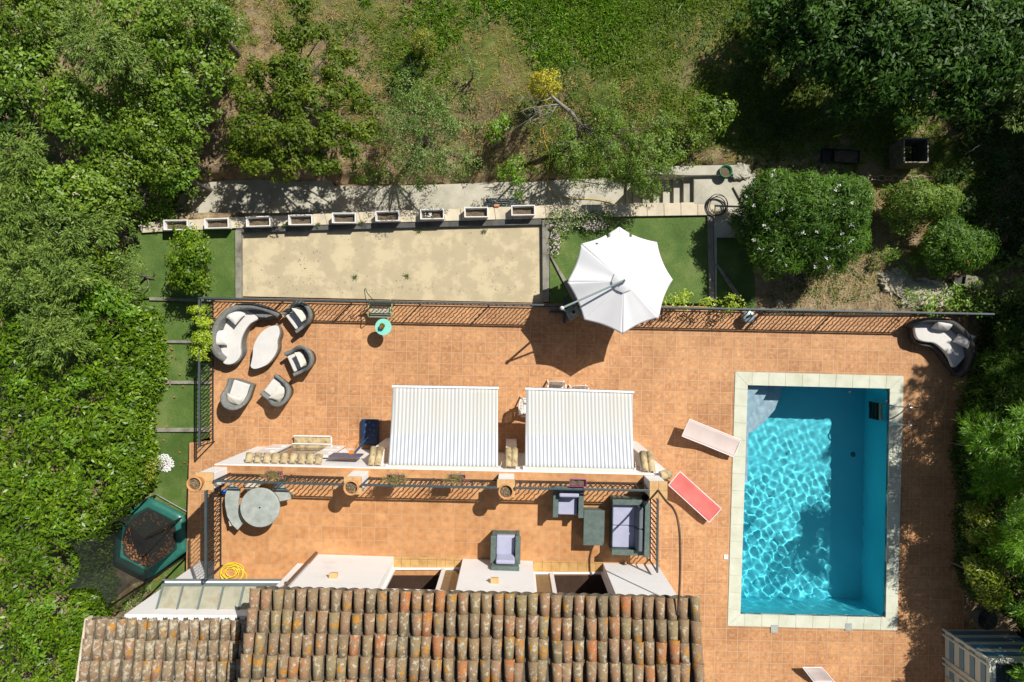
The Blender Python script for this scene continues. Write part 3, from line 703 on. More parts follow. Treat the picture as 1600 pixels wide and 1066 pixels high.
# roof: rows of half-round clay tiles over hollow pan tiles
def tiled_roof(x0, y0, x1, y1, z, length, slope, pitch, mat, expo, parent, name='roof', wl=0, wr=0):
    A, B = Vector((x0, y0, z)), Vector((x1, y1, z)); e = (B - A).normalized(); n = round((B - A).length / pitch)
    dn = Vector((e.y, -e.x, 0)) * 1; up = Vector((dn.x, dn.y, slope))
    mb = MB(); rows = int(length / expo)
    pan = MB()
    for i in range(n + 1):
        bx = A + (B - A) * (i / n) + Vector((0, 0, 0))
        lean = random.uniform(-.012, .012)
        for r in range(rows):
            s = bx + up * (r * expo) + Vector((random.uniform(-.011, .011) + lean * r, random.uniform(-.035, .035), random.uniform(0, .016)))
            dl = e * random.uniform(-.022, .022)
            canal(mb, s + up * (expo + .07) + Vector((0, 0, .012)) + dl, s + Vector((0, 0, .045)), pitch * .37 * random.uniform(.95, 1.04), pitch * .455 * random.uniform(.95, 1.04), 7, .016, PI * .94)
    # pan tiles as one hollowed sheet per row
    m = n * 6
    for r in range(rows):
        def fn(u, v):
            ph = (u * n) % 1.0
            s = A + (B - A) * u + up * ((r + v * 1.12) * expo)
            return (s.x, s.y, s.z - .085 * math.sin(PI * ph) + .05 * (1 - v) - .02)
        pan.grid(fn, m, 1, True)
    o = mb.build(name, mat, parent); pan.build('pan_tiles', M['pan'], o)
    return o
x0r, y0r = P(400, 917, 5.3)[:2]; x1r, y1r = P(1085, 932.5, 5.3)[:2]
tiled_roof(x0r, y0r, x1r, y1r, 5.27, 4.4, .27, .2525, M['roof'], .43, hs)
# verge and body under the roof
vb = MB()
ez = Vector((x1r - x0r, y1r - y0r, 0)).normalized(); dn = Vector((ez.y, -ez.x, 0))
A_, B_ = Vector((x0r - .06, y0r - .08, 0)), Vector((x1r + .08, y1r - .08, 0))
def rz(x, y): return 5.17 + .27 * max(0, (A_ - Vector((x, y, 0))).dot(Vector((0, 1, 0))) + 0 * x) - .0
pts = [tuple(A_), tuple(B_), tuple(B_ + dn * 4.3), tuple(A_ + dn * 4.3)]
MB().prism(pts, lambda x, y: rz(x, y) - .08 - .0075 * (x - A_.x), lambda x, y: rz(x, y) - .0075 * (x - A_.x)).build('roof_deck', M['rock'], hs)
MB().prism([(x1r + .02, y1r - .12), (x1r + .09, y1r - .12), (x1r + .14, y1r - 4.3), (x1r + .05, y1r - 4.3)], lambda x, y: rz(x, y) - .16, lambda x, y: rz(x, y) + .10).build('verge', M['roof'], hs)
MB().prism([(-5.4, -5.6), (-4.87, -5.62), (-4.87, -11), (-5.4, -11)], 2.5, 5.12).build('side_wall', M['white'], hs)

# lower wing with its own roof and glass canopy
wg = thing('house_wing', (-7.6, -7.5, 0), 'lower white wing of the house under a paler lichen-covered tile roof', 'house wing')
MB().prism([(-9.17, -6.47), (-5.42, -6.50), (-5.42, -11), (-9.17, -11)], -.8, 3.95).build('wall', M['white'], wg, bevel=.01)
xa, ya = P(137, 965.5, 4.0)[:2]; xb, yb = P(391, 966, 4.0)[:2]
tiled_roof(xa + .1, ya, xb - .08, yb, 3.97, 4.2, .26, .2505, M['roof_pale'], .43, wg)
MB().prism([(xa - .02, ya - .05), (xb + .02, yb - .05), (xb + .02, yb - 4.1), (xa - .02, ya - 4.1)], lambda x, y: 3.80 + .26 * (ya - y), lambda x, y: 3.88 + .26 * (ya - y)).build('roof_deck', M['rock'], wg)
MB().prism([(xa - .05, ya), (xa + .04, ya), (xa + .04, ya - 4.1), (xa - .05, ya - 4.1)], lambda x, y: 3.84 + .26 * (ya - y), lambda x, y: 4.06 + .26 * (ya - y)).build('verge', M['stone'], wg, bevel=.02)
# glass canopy
gc = thing('glass_canopy', (-7.1, -6.2, 3.2), 'pale ribbed glass canopy with grey frame beside the trampoline', 'canopy')
f0, f1 = P(256, 913, 3.25), P(446, 913, 3.25); bk0, bk1 = Vector((f0.x, -6.56, 3.62)), Vector((f1.x - .02, -6.56, 3.62))
def m_ribglass():
    m, t, b = nt('ribbed_glass'); v = worldco(t, (1, 1, 1)); wv = nd(t, 'ShaderNodeTexWave'); wv.inputs['Scale'].default_value = 14; wv.inputs['Distortion'].default_value = .6
    t.links.new(v, wv.inputs['Vector']); n1 = noise(t, v, 2.2, 6, .6)
    c = ramp(t, [(.3, (.36, .36, .25)), (.55, (.52, .50, .38)), (.8, (.38, .28, .15))], n1).outputs[0]  # beige reflection on the panes is put into these colours
    t.links.new(c, b.inputs['Base Color']); b.inputs['Roughness'].default_value = .25; b.inputs['Transmission Weight'].default_value = .22; b.inputs['IOR'].default_value = 1.3
    bump(t, b, wv.outputs['Fac'], .4, .01); return m
MB().add([f0, f1, bk1, bk0], [(0, 1, 2, 3)]).build('glass', m_ribglass(), gc, solid=.012)
fr = MB(); gm = m_flat('grey_green_frame', (.17, .22, .22), .45, .2)
for i in range(7):
    t_ = i / 6; a = f0.lerp(f1, t_); b_ = bk0.lerp(bk1, t_)
    fr.bar(a + Vector((0, 0, .03)), b_ + Vector((0, 0, .03)), .035, .05)
fr.bar(f0 + Vector((-.03, 0, .025)), f1 + Vector((.03, 0, .025)), .05, .07)
fr.bar(f0 + Vector((-.05, .1, -.03)), f1 + Vector((.03, .1, -.03)), .03, .04)
fr.build('frame', gm, gc)
MB().box(((f0.x + f1.x) / 2, f0.y + .06, 3.19), (f1.x - f0.x, .09, .03)).build('flashing', M['white'], gc)
sc_ = MB()
for k, (ox, oz) in enumerate(((0, 0), (.0, .0))):
    pts = [(f0.x - .02 + .17 * math.sin(t_ * .7) * math.exp(-t_ * .08), -6.1 - .02 * t_, 3.2 - .02 * t_) for t_ in range(12)]
sc_.tube([(f0.x - .02, -6.44, 3.1), (f0.x - .02, -6.44, 2.6), (f0.x - .02, -6.0, 3.15)], .012, 6)
sc_.bar((f0.x - .02, -6.46, 2.5), (f0.x - .02, -6.46, 3.45), .1, .03)
sc_.build('bracket', M['rail'], gc)

# front door recess, shutters, tiled step and small tiled canopy under the terrace
MB().box((-5.9, -3.10, 1.0), (1.05, .03, 1.95)).build('garden_door', M['glass_dark'], hs)
for x, y, w_ in ((-6.73, -3.075, .56), (-5.12, -3.11, .48)):
    sh = MB().box((x, y + .03, 1.0), (w_, .035, 1.9))
    for k in range(2): sh.box((x, y + .052, .55 + k * .9), (w_ - .12, .012, .74)).box((x + w_ * .3, y + .065, .5 + k * .9), (.10, .02, .05))
    sh.build('shutter', M['white_metal'], hs, bevel=.004)
ct = MB()
for i in range(9):
    x = -6.73 + i * .222; yb_ = -3.06 - .022 * (x + 6.7)
    canal(ct, (x, yb_ - .06, 2.66), (x + random.uniform(-.01, .01), yb_ + .16, 2.52), .088, .105, 7)
ct.build('door_canopy_tiles', M['roof_yel'], hs)
sp_ = thing('tiled_step', P(488, 693, .15), 'double tiled doorstep with white edging in front of the garden door', 'step')
q = [P(a, b_, .34) for a, b_ in ((458, 705), (517, 707), (517, 693.5), (458, 693))]
MB().prism([tuple(v) for v in q], 0, .34).build('upper_tread', M['roof_yel'], sp_)
q2 = [P(a, b_, .17) for a, b_ in ((460, 693.3), (516, 694), (516, 682), (460, 681.5))]
MB().prism([tuple(v) for v in q2], 0, .17).build('lower_tread', M['roof_yel'], sp_)
eg = MB()
eg.bar(P(459, 681, .19), P(518.5, 681.8, .19), .03, .05); eg.bar(P(517.6, 681, .19), P(517.8, 694, .19), .03, .05)
eg.bar(P(457, 693.2, .35), P(518.5, 694.2, .35), .025, .05); eg.bar(P(518, 694, .35), P(518.5, 706, .35), .03, .05)
eg.build('edging', M['white'], sp_)

# ------------------------------------------------------------------ railings
def railing(label, a, b, zf, h=.95, step=.124, wavy=True, out=None, post=2.0, group='wrought iron railings', cap=100, posts=True):
    a, b = Vector((a[0], a[1], zf)), Vector((b[0], b[1], zf)); d = (b - a).normalized(); L = (b - a).length; ang = math.atan2(d.y, d.x)
    r = thing('railing', a, label, 'railing', group)
    up = Vector((0, 0, 1))
    MB().bar(a + up * h - d * .02, b + up * h + d * .02, .05, .022).build('handrail', M['rail'], r, bevel=.006)
    MB().bar(a + up * (h - .09), b + up * (h - .09), .026, .02).build('upper_bar', M['iron'], r)
    MB().bar(a + up * .09, b + up * .09, .026, .02).build('lower_bar', M['iron'], r)
    if posts:
        n = max(1, round(L / post))
        for i in range(n + 1):
            p = a + d * (L * i / n); MB().bar(p, p + up * h, .03, .03).build('post', M['iron'], r)
    z0, z1 = .09, h - .09
    s0 = MB().bar(Vector((0, 0, z0)), Vector((0, 0, z1)), .019, .019)
    pts = []
    for i in range(29):
        t_ = i / 28; amp = .022 * math.sin(PI * t_) ** .5
        pts.append((amp * math.sin(t_ * 2 * PI * 4), 0, z0 + (z1 - z0) * t_))
    s1 = MB().tube(pts, .0135, 5)
    protos = [s0.build('baluster', M['iron'], r, local=True), s1.build('baluster', M['iron'], r, local=True)]
    n = int(L / step); rest = MB()
    for i in range(1, n):
        k = i % 2
        if i <= 2: o = protos[k]
        elif i <= cap: o = protos[k].copy(); COL.objects.link(o)
        else:
            p = a + d * (i * step)
            if k == 0: rest.bar(p + up * z0, p + up * z1, .025, .025)
            else: rest.tube([p + d * q_[0] + up * q_[2] for q_ in pts], .0135, 5)
            continue
        o.location = d * (i * step) ; o.rotation_euler = (0, 0, ang); o.parent = r
    if rest.v:
        o = rest.build('balusters_beyond', M['iron'], r); o['kind'] = 'stuff'
    return r
y_ = lambda px, py, z: P(px, py, z)
a = P(311, 465.5, 1.0); b = P(1553, 491, 1.0)
railing('long iron railing along the garden side of the lower terrace', (a.x, a.y - .0), (b.x, b.y), 0, 1.0)
a = P(308.5, 466, 1.0); b = P(308.5, 698, 1.0)
railing('iron railing between the curved sofa and the stepped turf', (a.x + .04, a.y), (b.x + .04, b.y), 0, 1.0)
zr = 3.85
for (x0_, y0_), (x1_, y1_), lab in (((334, 751.6), (537, 757.6), 'terrace railing above the tiled doorstep, with one hanging planter'),
                                    ((565, 758), (776, 762.4), 'terrace railing behind the striped awning with the basketball hoop beside it'),
                                    ((805, 762.8), (1014, 766.8), 'terrace railing behind the armchair with lilac cushions')):
    a, b = P(x0_, y0_, zr), P(x1_, y1_, zr); railing(lab, (a.x, a.y), (b.x, b.y), ZU, .95)
a, b = P(1028, 781, zr), P(1027, 894, zr); railing('terrace end railing beside the two-seat sofa', (a.x, a.y), (b.x, b.y), ZU, .95)
a, b = P(321, 768, zr), P(321, 904, zr); railing('terrace end railing beside the round stone table', (a.x, a.y), (b.x, b.y), ZU, .95)

# hanging planters
for (px_, py_), w_, mat, lab, n in (((427, 743), .38, 'magenta', 'magenta hanging planter of dry grass above the tiled doorstep', 420), ((618, 748.5), .42, 'magenta', 'hanging planter overflowing with dead twigs near the second pillar', 700),
                                    ((714, 748), .40, 'magenta', 'hanging planter half filled with dead twigs near the pillar between the awnings', 420), ((903, 755), .40, 'magenta', 'magenta hanging planter of bare soil above the lilac armchair', 0)):
    c = P(px_, py_, 3.78); c.z = 3.6
    p = thing('hanging_planter', c, lab, 'planter', 'planters hung on the terrace railing', rz=-ROT)
    w2, d2, h2, t2 = w_ / 2, .09, .18, .012
    rc = lambda s, z: [(x * (w2 - s), y * (d2 - s * .8), z) for x, y in ((-1, -1), (1, -1), (1, 1), (-1, 1))]
    MB().add(rc(.02, 0) + rc(0, h2) + rc(t2, h2) + rc(t2 + .01, .1), [(3, 2, 1, 0)] + [(i0 + j, i0 + (j + 1) % 4, i0 + 4 + (j + 1) % 4, i0 + 4 + j) for i0 in (0, 4, 8) for j in range(4)] + [(12, 13, 14, 15)]).build('box', M[mat], p, local=True)
    MB().grid(lambda u, v: ((u - .5) * (w_ - .03), (v - .5) * .14, .13 + .012 * math.sin(u * 13)), 12, 4).build('soil', M['soil'], p, local=True)
    hk = MB()
    for sx_ in (-.12, .12): hk.bar((sx_, -.095, .05), (sx_, -.095, .26), .015, .006).bar((sx_, -.095, .26), (sx_, -.14, .26), .015, .006)
    hk.build('hook', M['iron'], p, local=True)
    if n:
        sp1 = .13 if n > 500 else .10
        shift = -.06 if px_ == 714 else 0
        pos = np.c_[RNG.normal(shift, sp1, n), RNG.normal(.01, .05, n), RNG.uniform(.12, .26, n)]; d = norm(np.c_[RNG.normal(size=(n, 2)), RNG.uniform(.0, .9, n)])
        leaf_obj('dry_plant', pos + np.array(c), d, norm(np.cross(d, rdir(n))), RNG.uniform(.07, .18, n), .009, m_leaf('withered_stems', (.10, .09, .07, 1), (.20, .17, .12, 1), (.30, .26, .19, 1), .8, .1) if 'withered_stems' not in bpy.data.materials else bpy.data.materials['withered_stems'], p)

# ------------------------------------------------------------------ awnings
def m_awn():
    m, t, b = nt('striped_awning_cloth'); v = coords(t, 1, 0, 'Object'); sep = nd(t, 'ShaderNodeSeparateXYZ'); t.links.new(v, sep.inputs[0])
    f = math_(t, 'FRACT', math_(t, 'MULTIPLY', sep.outputs[0], 1 / .098))
    st_ = ramp(t, [(.0, (0, 0, 0)), (.44, (0, 0, 0)), (.52, (1, 1, 1)), (.92, (1, 1, 1)), (1, (0, 0, 0))], f).outputs[0]
    c = mixc(t, st_, (.84, .84, .85, 1), (.40, .43, .48, 1))
    n1 = noise(t, v, 1.4, 6, .6); n2 = noise(t, worldco(t, (1.2, 9, 1)), 1.5, 4, .6)
    # weathering: a yellowed band where the cloth rolls out
    band = ramp(t, [(.0, (0, 0, 0)), (.78, (0, 0, 0)), (.83, (.8, .8, .8)), (1, (.9, .9, .9))], sep.outputs[1]).outputs[0]
    c = mixc(t, math_(t, 'MULTIPLY', band, n1), c, (.60, .57, .47, 1))
    c = mixc(t, ramp(t, [(.62, (0, 0, 0)), (.75, (.5, .5, .5))], n2).outputs[0], c, (.62, .60, .50, 1))
    t.links.new(c, b.inputs['Base Color']); b.inputs['Roughness'].default_value = .8; b.inputs['Specular IOR Level'].default_value = .2
    tr = nd(t, 'ShaderNodeBsdfTranslucent'); mx = nd(t, 'ShaderNodeMixShader'); mx.inputs[0].default_value = .12; t.links.new(c, tr.inputs[0])
    t.links.new(b.outputs[0], mx.inputs[1]); t.links.new(tr.outputs[0], mx.inputs[2]); t.links.new(mx.outputs[0], t.nodes['Material Output'].inputs[0])
    return m
M['awning'] = m_awn()
def awning(bl, br, fl, fr_, label):
    zb, zf = 2.62, 2.08
    BL, BR, FL, FR = P(*bl, zb), P(*br, zb), P(*fl, zf), P(*fr_, zf)
    a = thing('awning', ((BL + BR) / 2), label, 'awning', 'striped awnings on the house front')
    def fn(u, v):
        p = BL.lerp(BR, u).lerp(FL.lerp(FR, u), v); return (p.x, p.y, p.z - .05 * math.sin(PI * v) + .006 * math.sin(u * 31) * v)
    MB().grid(fn, 40, 14).build('cloth', M['awning'], a, solid=.004)
    def vf(u, v):
        p = FL.lerp(FR, u); return (p.x, p.y + .03 + .015 * v + .006 * math.sin(u * 60) * v, p.z + .02 - .15 * v)
    MB().grid(vf, 60, 2).build('valance', M['awning'], a, solid=.004)
    MB().bar(FL + Vector((-.03, .01, .01)), FR + Vector((.03, .01, .01)), .06, .05).build('front_bar', M['white_metal'], a, bevel=.01)
    MB().tube([BL + Vector((-.05, -.03, .02)), BR + Vector((.05, -.03, .02))], .05, 12).build('roller', m_flat('cream_roller', (.60, .60, .50), .4, .1), a)
    for e in (BL, BR): MB().box(e + Vector((.02 if e is BR else -.02, -.04, .0)), (.05, .14, .16)).build('bracket', M['white_metal'], a)
    for s_, e in ((BL, FL), (BR, FR)):
        q = 1 if s_ is BL else -1
        el = (s_ + e) / 2 + Vector((q * .75, -.1, -.14))
        MB().bar(s_ + Vector((q * .3, -.03, -.1)), el, .04, .03).bar(el, e + Vector((q * .5, 0, -.03)), .04, .03).build('folding_arm', M['white_metal'], a)
    MB().tube([BR + Vector((.06, 0, -.02)), BR + Vector((.10, .12, -.3)), BR + Vector((.09, .1, -1.2))], .008, 6).build('crank', M['white_metal'], a)
    return a
awning((606, 727), (778, 730.5), (614, 604.5), (778, 607), 'grey and white striped awning nearer the basketball hoop')
awning((820, 730), (990, 733.5), (822, 608), (989, 613.5), 'grey and white striped awning nearer the pool, over white plastic chairs')
# ------------------------------------------------------------------ furniture
def pillow(mb, c, sx, sy, th, R):
    """soft cushion: two bulged sheets meeting at the seam, corners pinched"""
    n = 12; c = Vector(c)
    for s in (1, -1):
        def fn(u, v):
            a, b = u * 2 - 1, v * 2 - 1
            e = max(0, (1 - abs(a) ** 2.6)) ** .5 * max(0, (1 - abs(b) ** 2.6)) ** .5
            pin = 1 - .07 * (1 - abs(abs(a) - abs(b))) * 0 - .06 * (1 - a * a) * b * b - .06 * (1 - b * b) * a * a
            return c + R @ Vector((a * sx / 2 * pin, b * sy / 2 * pin, s * (th / 2 * e + .004 * math.sin(a * 7 + b * 5))))
        vs = [fn(i / n, j / n) for j in range(n + 1) for i in range(n + 1)]
        fs = [(j * (n + 1) + i, j * (n + 1) + i + 1, (j + 1) * (n + 1) + i + 1, (j + 1) * (n + 1) + i) for j in range(n) for i in range(n)]
        if s < 0: fs = [f[::-1] for f in fs]
        mb.add(vs, fs, True)
    return mb
def rot(ax, ang): return Matrix.Rotation(math.radians(ang), 3, ax)

# armchair of woven rattan with wrap-round back, seat opening towards +y
def rattan_armchair(label, loc, rz, pillow_style):
    ch = thing('rattan_armchair', loc, label, 'armchair', 'rattan armchairs round the oval coffee table', rz)
    W, Dp = .70, .74
    path = []
    for k in range(25):
        u = k / 24
        if u < .28: t_ = u / .28; p = (-.31 + .0 * t_, .36 - .42 * t_)
        elif u > .72: t_ = (1 - u) / .28; p = (.31, .36 - .42 * t_)
        else:
            a = PI + PI * (u - .28) / .44; p = (.31 * math.cos(a), -.06 + .29 * math.sin(a))
        hb = .50 + .30 * max(0, math.sin(PI * min(1, max(0, (u - .18) / .64)))) ** 1.3
        path.append((p[0], p[1], hb))
    vs = []; c0 = Vector((0, .05))
    for x, y, h in path:
        o_ = (Vector((x, y)) - Vector((0, max(y, -.06)))) ; o_ = o_.normalized() if o_.length > 1e-6 else Vector((0, -1))
        lean = .10 * (h - .3)
        vs += [(x - o_.x * .02, y - o_.y * .02, .02), (x + o_.x * (.045 + lean), y + o_.y * (.045 + lean), h - .015), (x + o_.x * (.02 + lean), y + o_.y * (.02 + lean), h),
               (x - o_.x * (.02 - lean), y - o_.y * (.02 - lean), h), (x - o_.x * (.045 - lean * .6), y - o_.y * (.045 - lean * .6), h - .02), (x - o_.x * .06, y - o_.y * .06, .25)]
    m = 6; fs = []
    for i in range(len(path) - 1):
        for k in range(m): a = i * m + k; b = i * m + (k + 1) % m; fs.append((a, a + m, b + m, b))
    mb = MB().add(vs, fs, True); mb.add(vs[:m], [tuple(range(m))]); mb.add(vs[-m:], [tuple(range(m))[::-1]])
    mb.build('shell', M['rattan'], ch, local=True)
    base = [(-.27, .37), (.27, .37), (.27, -.06)] + [(.27 * math.cos(-PI * k / 10), -.06 + .25 * math.sin(-PI * k / 10)) for k in range(1, 10)] + [(-.27, -.06)]
    MB().prism(base, .02, .30).build('seat_base', M['rattan'], ch, local=True, bevel=.01)
    inn = [(-.25, .35), (.25, .35), (.25, -.10), (.16, -.24), (-.16, -.24), (-.25, -.10)]
    MB().prism(inn, .305, .40).build('seat_cushion', M['cushion'], ch, local=True, bevel=.035, seg=4)
    pm = MB()
    y0, ang, sx, sy = pillow_style
    pillow(pm, (0, y0, .54), sx, sy, .16, rot('X', ang)); pm.build('back_cushion', M['cushion_cream'], ch, local=True)
    return ch
# (centre px, facing direction in degrees where 90 = towards -x ...)
for (cx, cy), fx, fy, lab, ps in (((467, 493), -.83, -.62, 'grey rattan armchair in the corner by the railing, nearest the oval table tip', (-.10, 62, .48, .40)),
                                  ((469, 562), -.85, -.38, 'grey rattan armchair facing the middle of the oval table', (-.06, 66, .46, .34)),
                                  ((433, 612), -.80, .62, 'grey rattan armchair at the lower tip of the table, its cushion slumped flat', (-.10, 38, .48, .36)),
                                  ((370, 616), .30, .93, 'grey rattan armchair apart from the others beside the stepped turf railing', (-.16, 30, .48, .30))):
    c = P(cx, cy, .5); rattan_armchair(lab, (c.x, c.y, 0), math.atan2(fy, fx) - PI / 2, ps)

def pp(L, z): return [tuple(P(x, y, z)) for x, y in L]
# curved sofa beside the stepped turf
sf = thing('curved_sofa', (P(360, 525).x, P(360, 525).y, 0), 'large curved grey rattan sofa with white seat and two pillows by the turf railing', 'sofa')
outer_t = [(343, 566), (332, 556), (328, 540), (329, 520), (336, 501), (348, 487), (365, 477), (384, 473.5), (404, 475), (421, 481), (432, 489)]
front = [(430, 494), (418, 498), (403, 498), (392, 507), (384, 517), (379, 529), (378, 541), (379, 553), (374, 564), (364, 571), (352, 571)]
ob = pp(outer_t, .74)
body = [(P(x, y, .36).x, P(x, y, .36).y) for x, y in front]
sc_in = lambda p, f, c: (c[0] + (p[0] - c[0]) * f, c[1] + (p[1] - c[1]) * f)
obs = [(p[0], p[1]) for p in spline(ob, 4)]; fb = [(p[0], p[1]) for p in spline([(a, b, 0) for a, b in body], 4)]
cc_ = (sum(p[0] for p in obs + fb) / len(obs + fb), sum(p[1] for p in obs + fb) / len(obs + fb))
bodypoly = [sc_in(p, .97, cc_) for p in obs] + fb
def loft(polys, mb, close=True):
    n = len(polys[0]); vs = [v for pl in polys for v in pl]; fs = []
    for i in range(len(polys) - 1):
        for k in range(n if close else n - 1):
            a, b = i * n + k, i * n + (k + 1) % n; fs.append((a, b, b + n, a + n))
    mb.add(vs, fs, True); mb.add(polys[-1], [tuple(range(n))]); return mb
def blob_body(poly, c, z, inset, mat, parent, name):
    lv = [(inset, .02), (.5 * inset + .5, z * .45), (1, z * .9), (.985, z)]
    if sum(poly[i][0] * poly[(i + 1) % len(poly)][1] - poly[(i + 1) % len(poly)][0] * poly[i][1] for i in range(len(poly))) < 0: poly = poly[::-1]
    return loft([[(c[0] + (x - c[0]) * f, c[1] + (y - c[1]) * f, zz) for x, y in poly] for f, zz in lv], MB()).build(name, mat, parent)
blob_body(bodypoly, cc_, .35, .90, M['rattan'], sf, 'base')
def backwall(line, hfn, th, mat, parent, name, lean=.10, zb=.02, cen=None):
    pts = [Vector((p[0], p[1], 0)) for p in line]; vs = []; n = len(pts)
    for i, p in enumerate(pts):
        d = (pts[min(i + 1, n - 1)] - pts[max(i - 1, 0)]).normalized(); o_ = Vector((d.y, -d.x, 0))
        if cen is not None and o_.dot(p - Vector((cen[0], cen[1], 0))) < 0: o_ = -o_
        h = hfn(i / (n - 1))
        ri = lambda off, z: tuple(p + o_ * off + Vector((0, 0, z)))
        vs += [ri(-lean, zb), ri(0, h - .03), ri(-.03, h), ri(-th + .02, h), ri(-th, h - .03), ri(-th - .04, .3)]
    fs = []
    for i in range(n - 1):
        for k in range(6): a, b = i * 6 + k, i * 6 + (k + 1) % 6; fs.append((a, b, b + 6, a + 6))
    mb = MB().add(vs, fs, True); mb.add(vs[:6], [tuple(range(6))]); mb.add(vs[-6:], [tuple(range(6))[::-1]])
    return mb.build(name, mat, parent)
backwall(obs, lambda u: .42 + .34 * min(1, max(0, math.sin(PI * min(1, .06 + u * .94)) * 1.5)), .16, M['rattan'], sf, 'backrest', cen=cc_)
seat = [(348, 567), (345, 556), (344.5, 543), (346, 528), (349, 513), (356, 499), (364, 490), (374, 483), (385, 484), (403, 497), (391, 506), (382.5, 517), (377, 530), (375.5, 542), (376, 553), (372, 562), (364, 568.5), (355, 570)]
so_ = [(p[0], p[1]) for p in spline(pp(seat, .45), 3, True)]
MB().prism(so_, .352, .455).build('seat_cushion', M['cushion'], sf, bevel=.03, seg=4)
at_ = pp([(384, 483), (392, 480), (412, 480), (428, 486), (430, 492), (416, 496.5), (404, 496)], .47)
MB().prism([(p[0], p[1]) for p in at_], .3, .47).build('side_table_end', M['rattan'], sf, bevel=.02)
pm = MB(); c = P(366, 491.5, .62); pillow(pm, c, .46, .42, .16, rot('Z', -38) @ rot('X', -18)); pm.build('pillow', M['cushion'], sf)
pm = MB(); c = P(343, 528, .62); pillow(pm, c, .42, .44, .16, rot('Z', 4) @ rot('Y', 12)); pm.build('pillow', M['cushion'], sf)

# oval coffee table
ct = thing('oval_coffee_table', (P(417, 541).x, P(417, 541).y, 0), 'leaf shaped rattan coffee table with an off-white top', 'coffee table')
ot = [(433, 508), (437, 514), (437, 523), (434, 533), (434, 545), (429, 557), (419, 569), (408, 575), (397, 577.5), (391, 574), (392, 566), (394, 556), (395, 543), (400, 530), (409, 518), (421, 510)]
O = [(p[0], p[1]) for p in spline(pp(ot, .42), 4, True)]; c_ = (sum(p[0] for p in O) / len(O), sum(p[1] for p in O) / len(O))
O2 = [(c_[0] + (x - c_[0]) * 1.0 + .035, c_[1] + (y - c_[1]) * 1.0 + .01) for x, y in O]
blob_body(O2, (c_[0] + .02, c_[1]), .385, .86, M['rattan_brown'], ct, 'base')
MB().prism([(c_[0] + (x - c_[0]) * .97, c_[1] + (y - c_[1]) * .975) for x, y in O], .386, .43).build('tabletop', M['cushion'], ct, bevel=.015, seg=3)

# sofa in the far corner
s2 = thing('curved_sofa', (P(1480, 535).x, P(1480, 535).y, 0), 'dark rattan curved sofa with pale seat half shaded by the hedge', 'sofa')
o2 = [(1429, 506), (1436, 499), (1450, 496), (1472, 496.5), (1491, 501), (1508, 514), (1519.5, 528), (1524, 544), (1526, 560), (1523, 580), (1513, 592)]
f2 = [(1499, 588), (1489, 578), (1481, 567), (1470, 552), (1457, 543), (1443, 540), (1431, 534), (1426, 523), (1426, 512)]
ob2 = [(p[0], p[1]) for p in spline(pp(o2, .72), 4)]; fb2 = [(p[0], p[1]) for p in spline(pp(f2, .36), 4)]
c2_ = (P(1480, 535, .4).x, P(1480, 535, .4).y)
blob_body([sc_in(p, .97, c2_) for p in ob2] + fb2, c2_, .33, .93, M['rattan_dark'], s2, 'base')
backwall(ob2, lambda u: .42 + .32 * min(1, max(0, math.sin(PI * min(1, .05 + u * .95)) * 1.5)), .15, M['rattan_dark'], s2, 'backrest', cen=c2_)
st2 = [(1431, 507), (1429.5, 518), (1434, 530), (1446, 534.5), (1460, 536.5), (1473, 546), (1483, 559), (1489, 573), (1495, 573), (1502, 565), (1509, 556.5), (1507, 541), (1497, 521), (1482, 511), (1462, 505), (1440, 503.5)]
MB().prism([(p[0], p[1]) for p in spline(pp(st2, .46), 3, True)], .335, .46).build('seat_cushion', M['cushion'], s2, bevel=.035, seg=4)
pm = MB(); pillow(pm, P(1473, 509, .62), .50, .30, .2, rot('Z', -8) @ rot('X', 48)); pm.build('pillow', M['cushion'], s2)
pm = MB(); pillow(pm, P(1506, 530, .62), .42, .42, .17, rot('Z', -32) @ rot('Y', -25)); pm.build('pillow', M['cushion'], s2)

# boxy green-grey rattan furniture on the upper terrace; local: facing -y, origin at centre of the base
def box_sofa(name, label, cat, loc, rz, W, D, seats, lowback=.78, group=None):
    s = thing(name, loc, label, cat, group, rz)
    g = M['rattan_green']; h = .58
    for sx_ in (-1, 1):
        MB().prism([(sx_ * (W / 2 - .02), -D / 2 + .0), (sx_ * (W / 2 - .11), -D / 2), (sx_ * (W / 2 - .11), D / 2 - .05), (sx_ * (W / 2 - .02), D / 2 - .05)], .02, h).box((sx_ * (W / 2 - .06), -.02, h + .015), (.13, D - .02, .035)).build('arm', g, s, local=True, bevel=.01)
    MB().box((0, -.02, .17), (W - .22, D - .06, .3)).build('base', g, s, local=True, bevel=.01)
    b = MB(); R = rot('X', -10)
    b.box((0, D / 2 - .05, .45), (W - .06, .09, .75), M=R).box((0, D / 2 + .02, .80), (W - .04, .13, .035), M=R); b.build('backrest', g, s, local=True, bevel=.01)
    sw = (W - .25) / seats
    for i in range(seats):
        x = -(W - .25) / 2 + sw * (i + .5)
        MB().box((x, -.06, .385), (sw - .008, D - .16, .12)).build('seat_cushion', M['cushion_lilac'], s, local=True, bevel=.03, seg=4)
        if seats > 0:
            MB().box((x, D / 2 - .15, .60), (sw - .012, .11, .36), M=R).build('back_cushion', M['cushion_lilac'] if seats == 1 else M['cushion_dk'], s, local=True, bevel=.04, seg=4)
    return s
M['cushion_dk'] = m_noise('slate_fabric', [(.3, (.10, .12, .14)), (.7, (.14, .16, .18))], 3, .9, 4, .25, .004, 160, var=.06)
c = P(887, 783, 3.3); box_sofa('rattan_lounge_chair', 'green-grey rattan armchair with lilac cushion right under the terrace railing', 'armchair', (c.x, c.y, ZU), -ROT, .74, .70, 1, group='green-grey rattan armchairs')
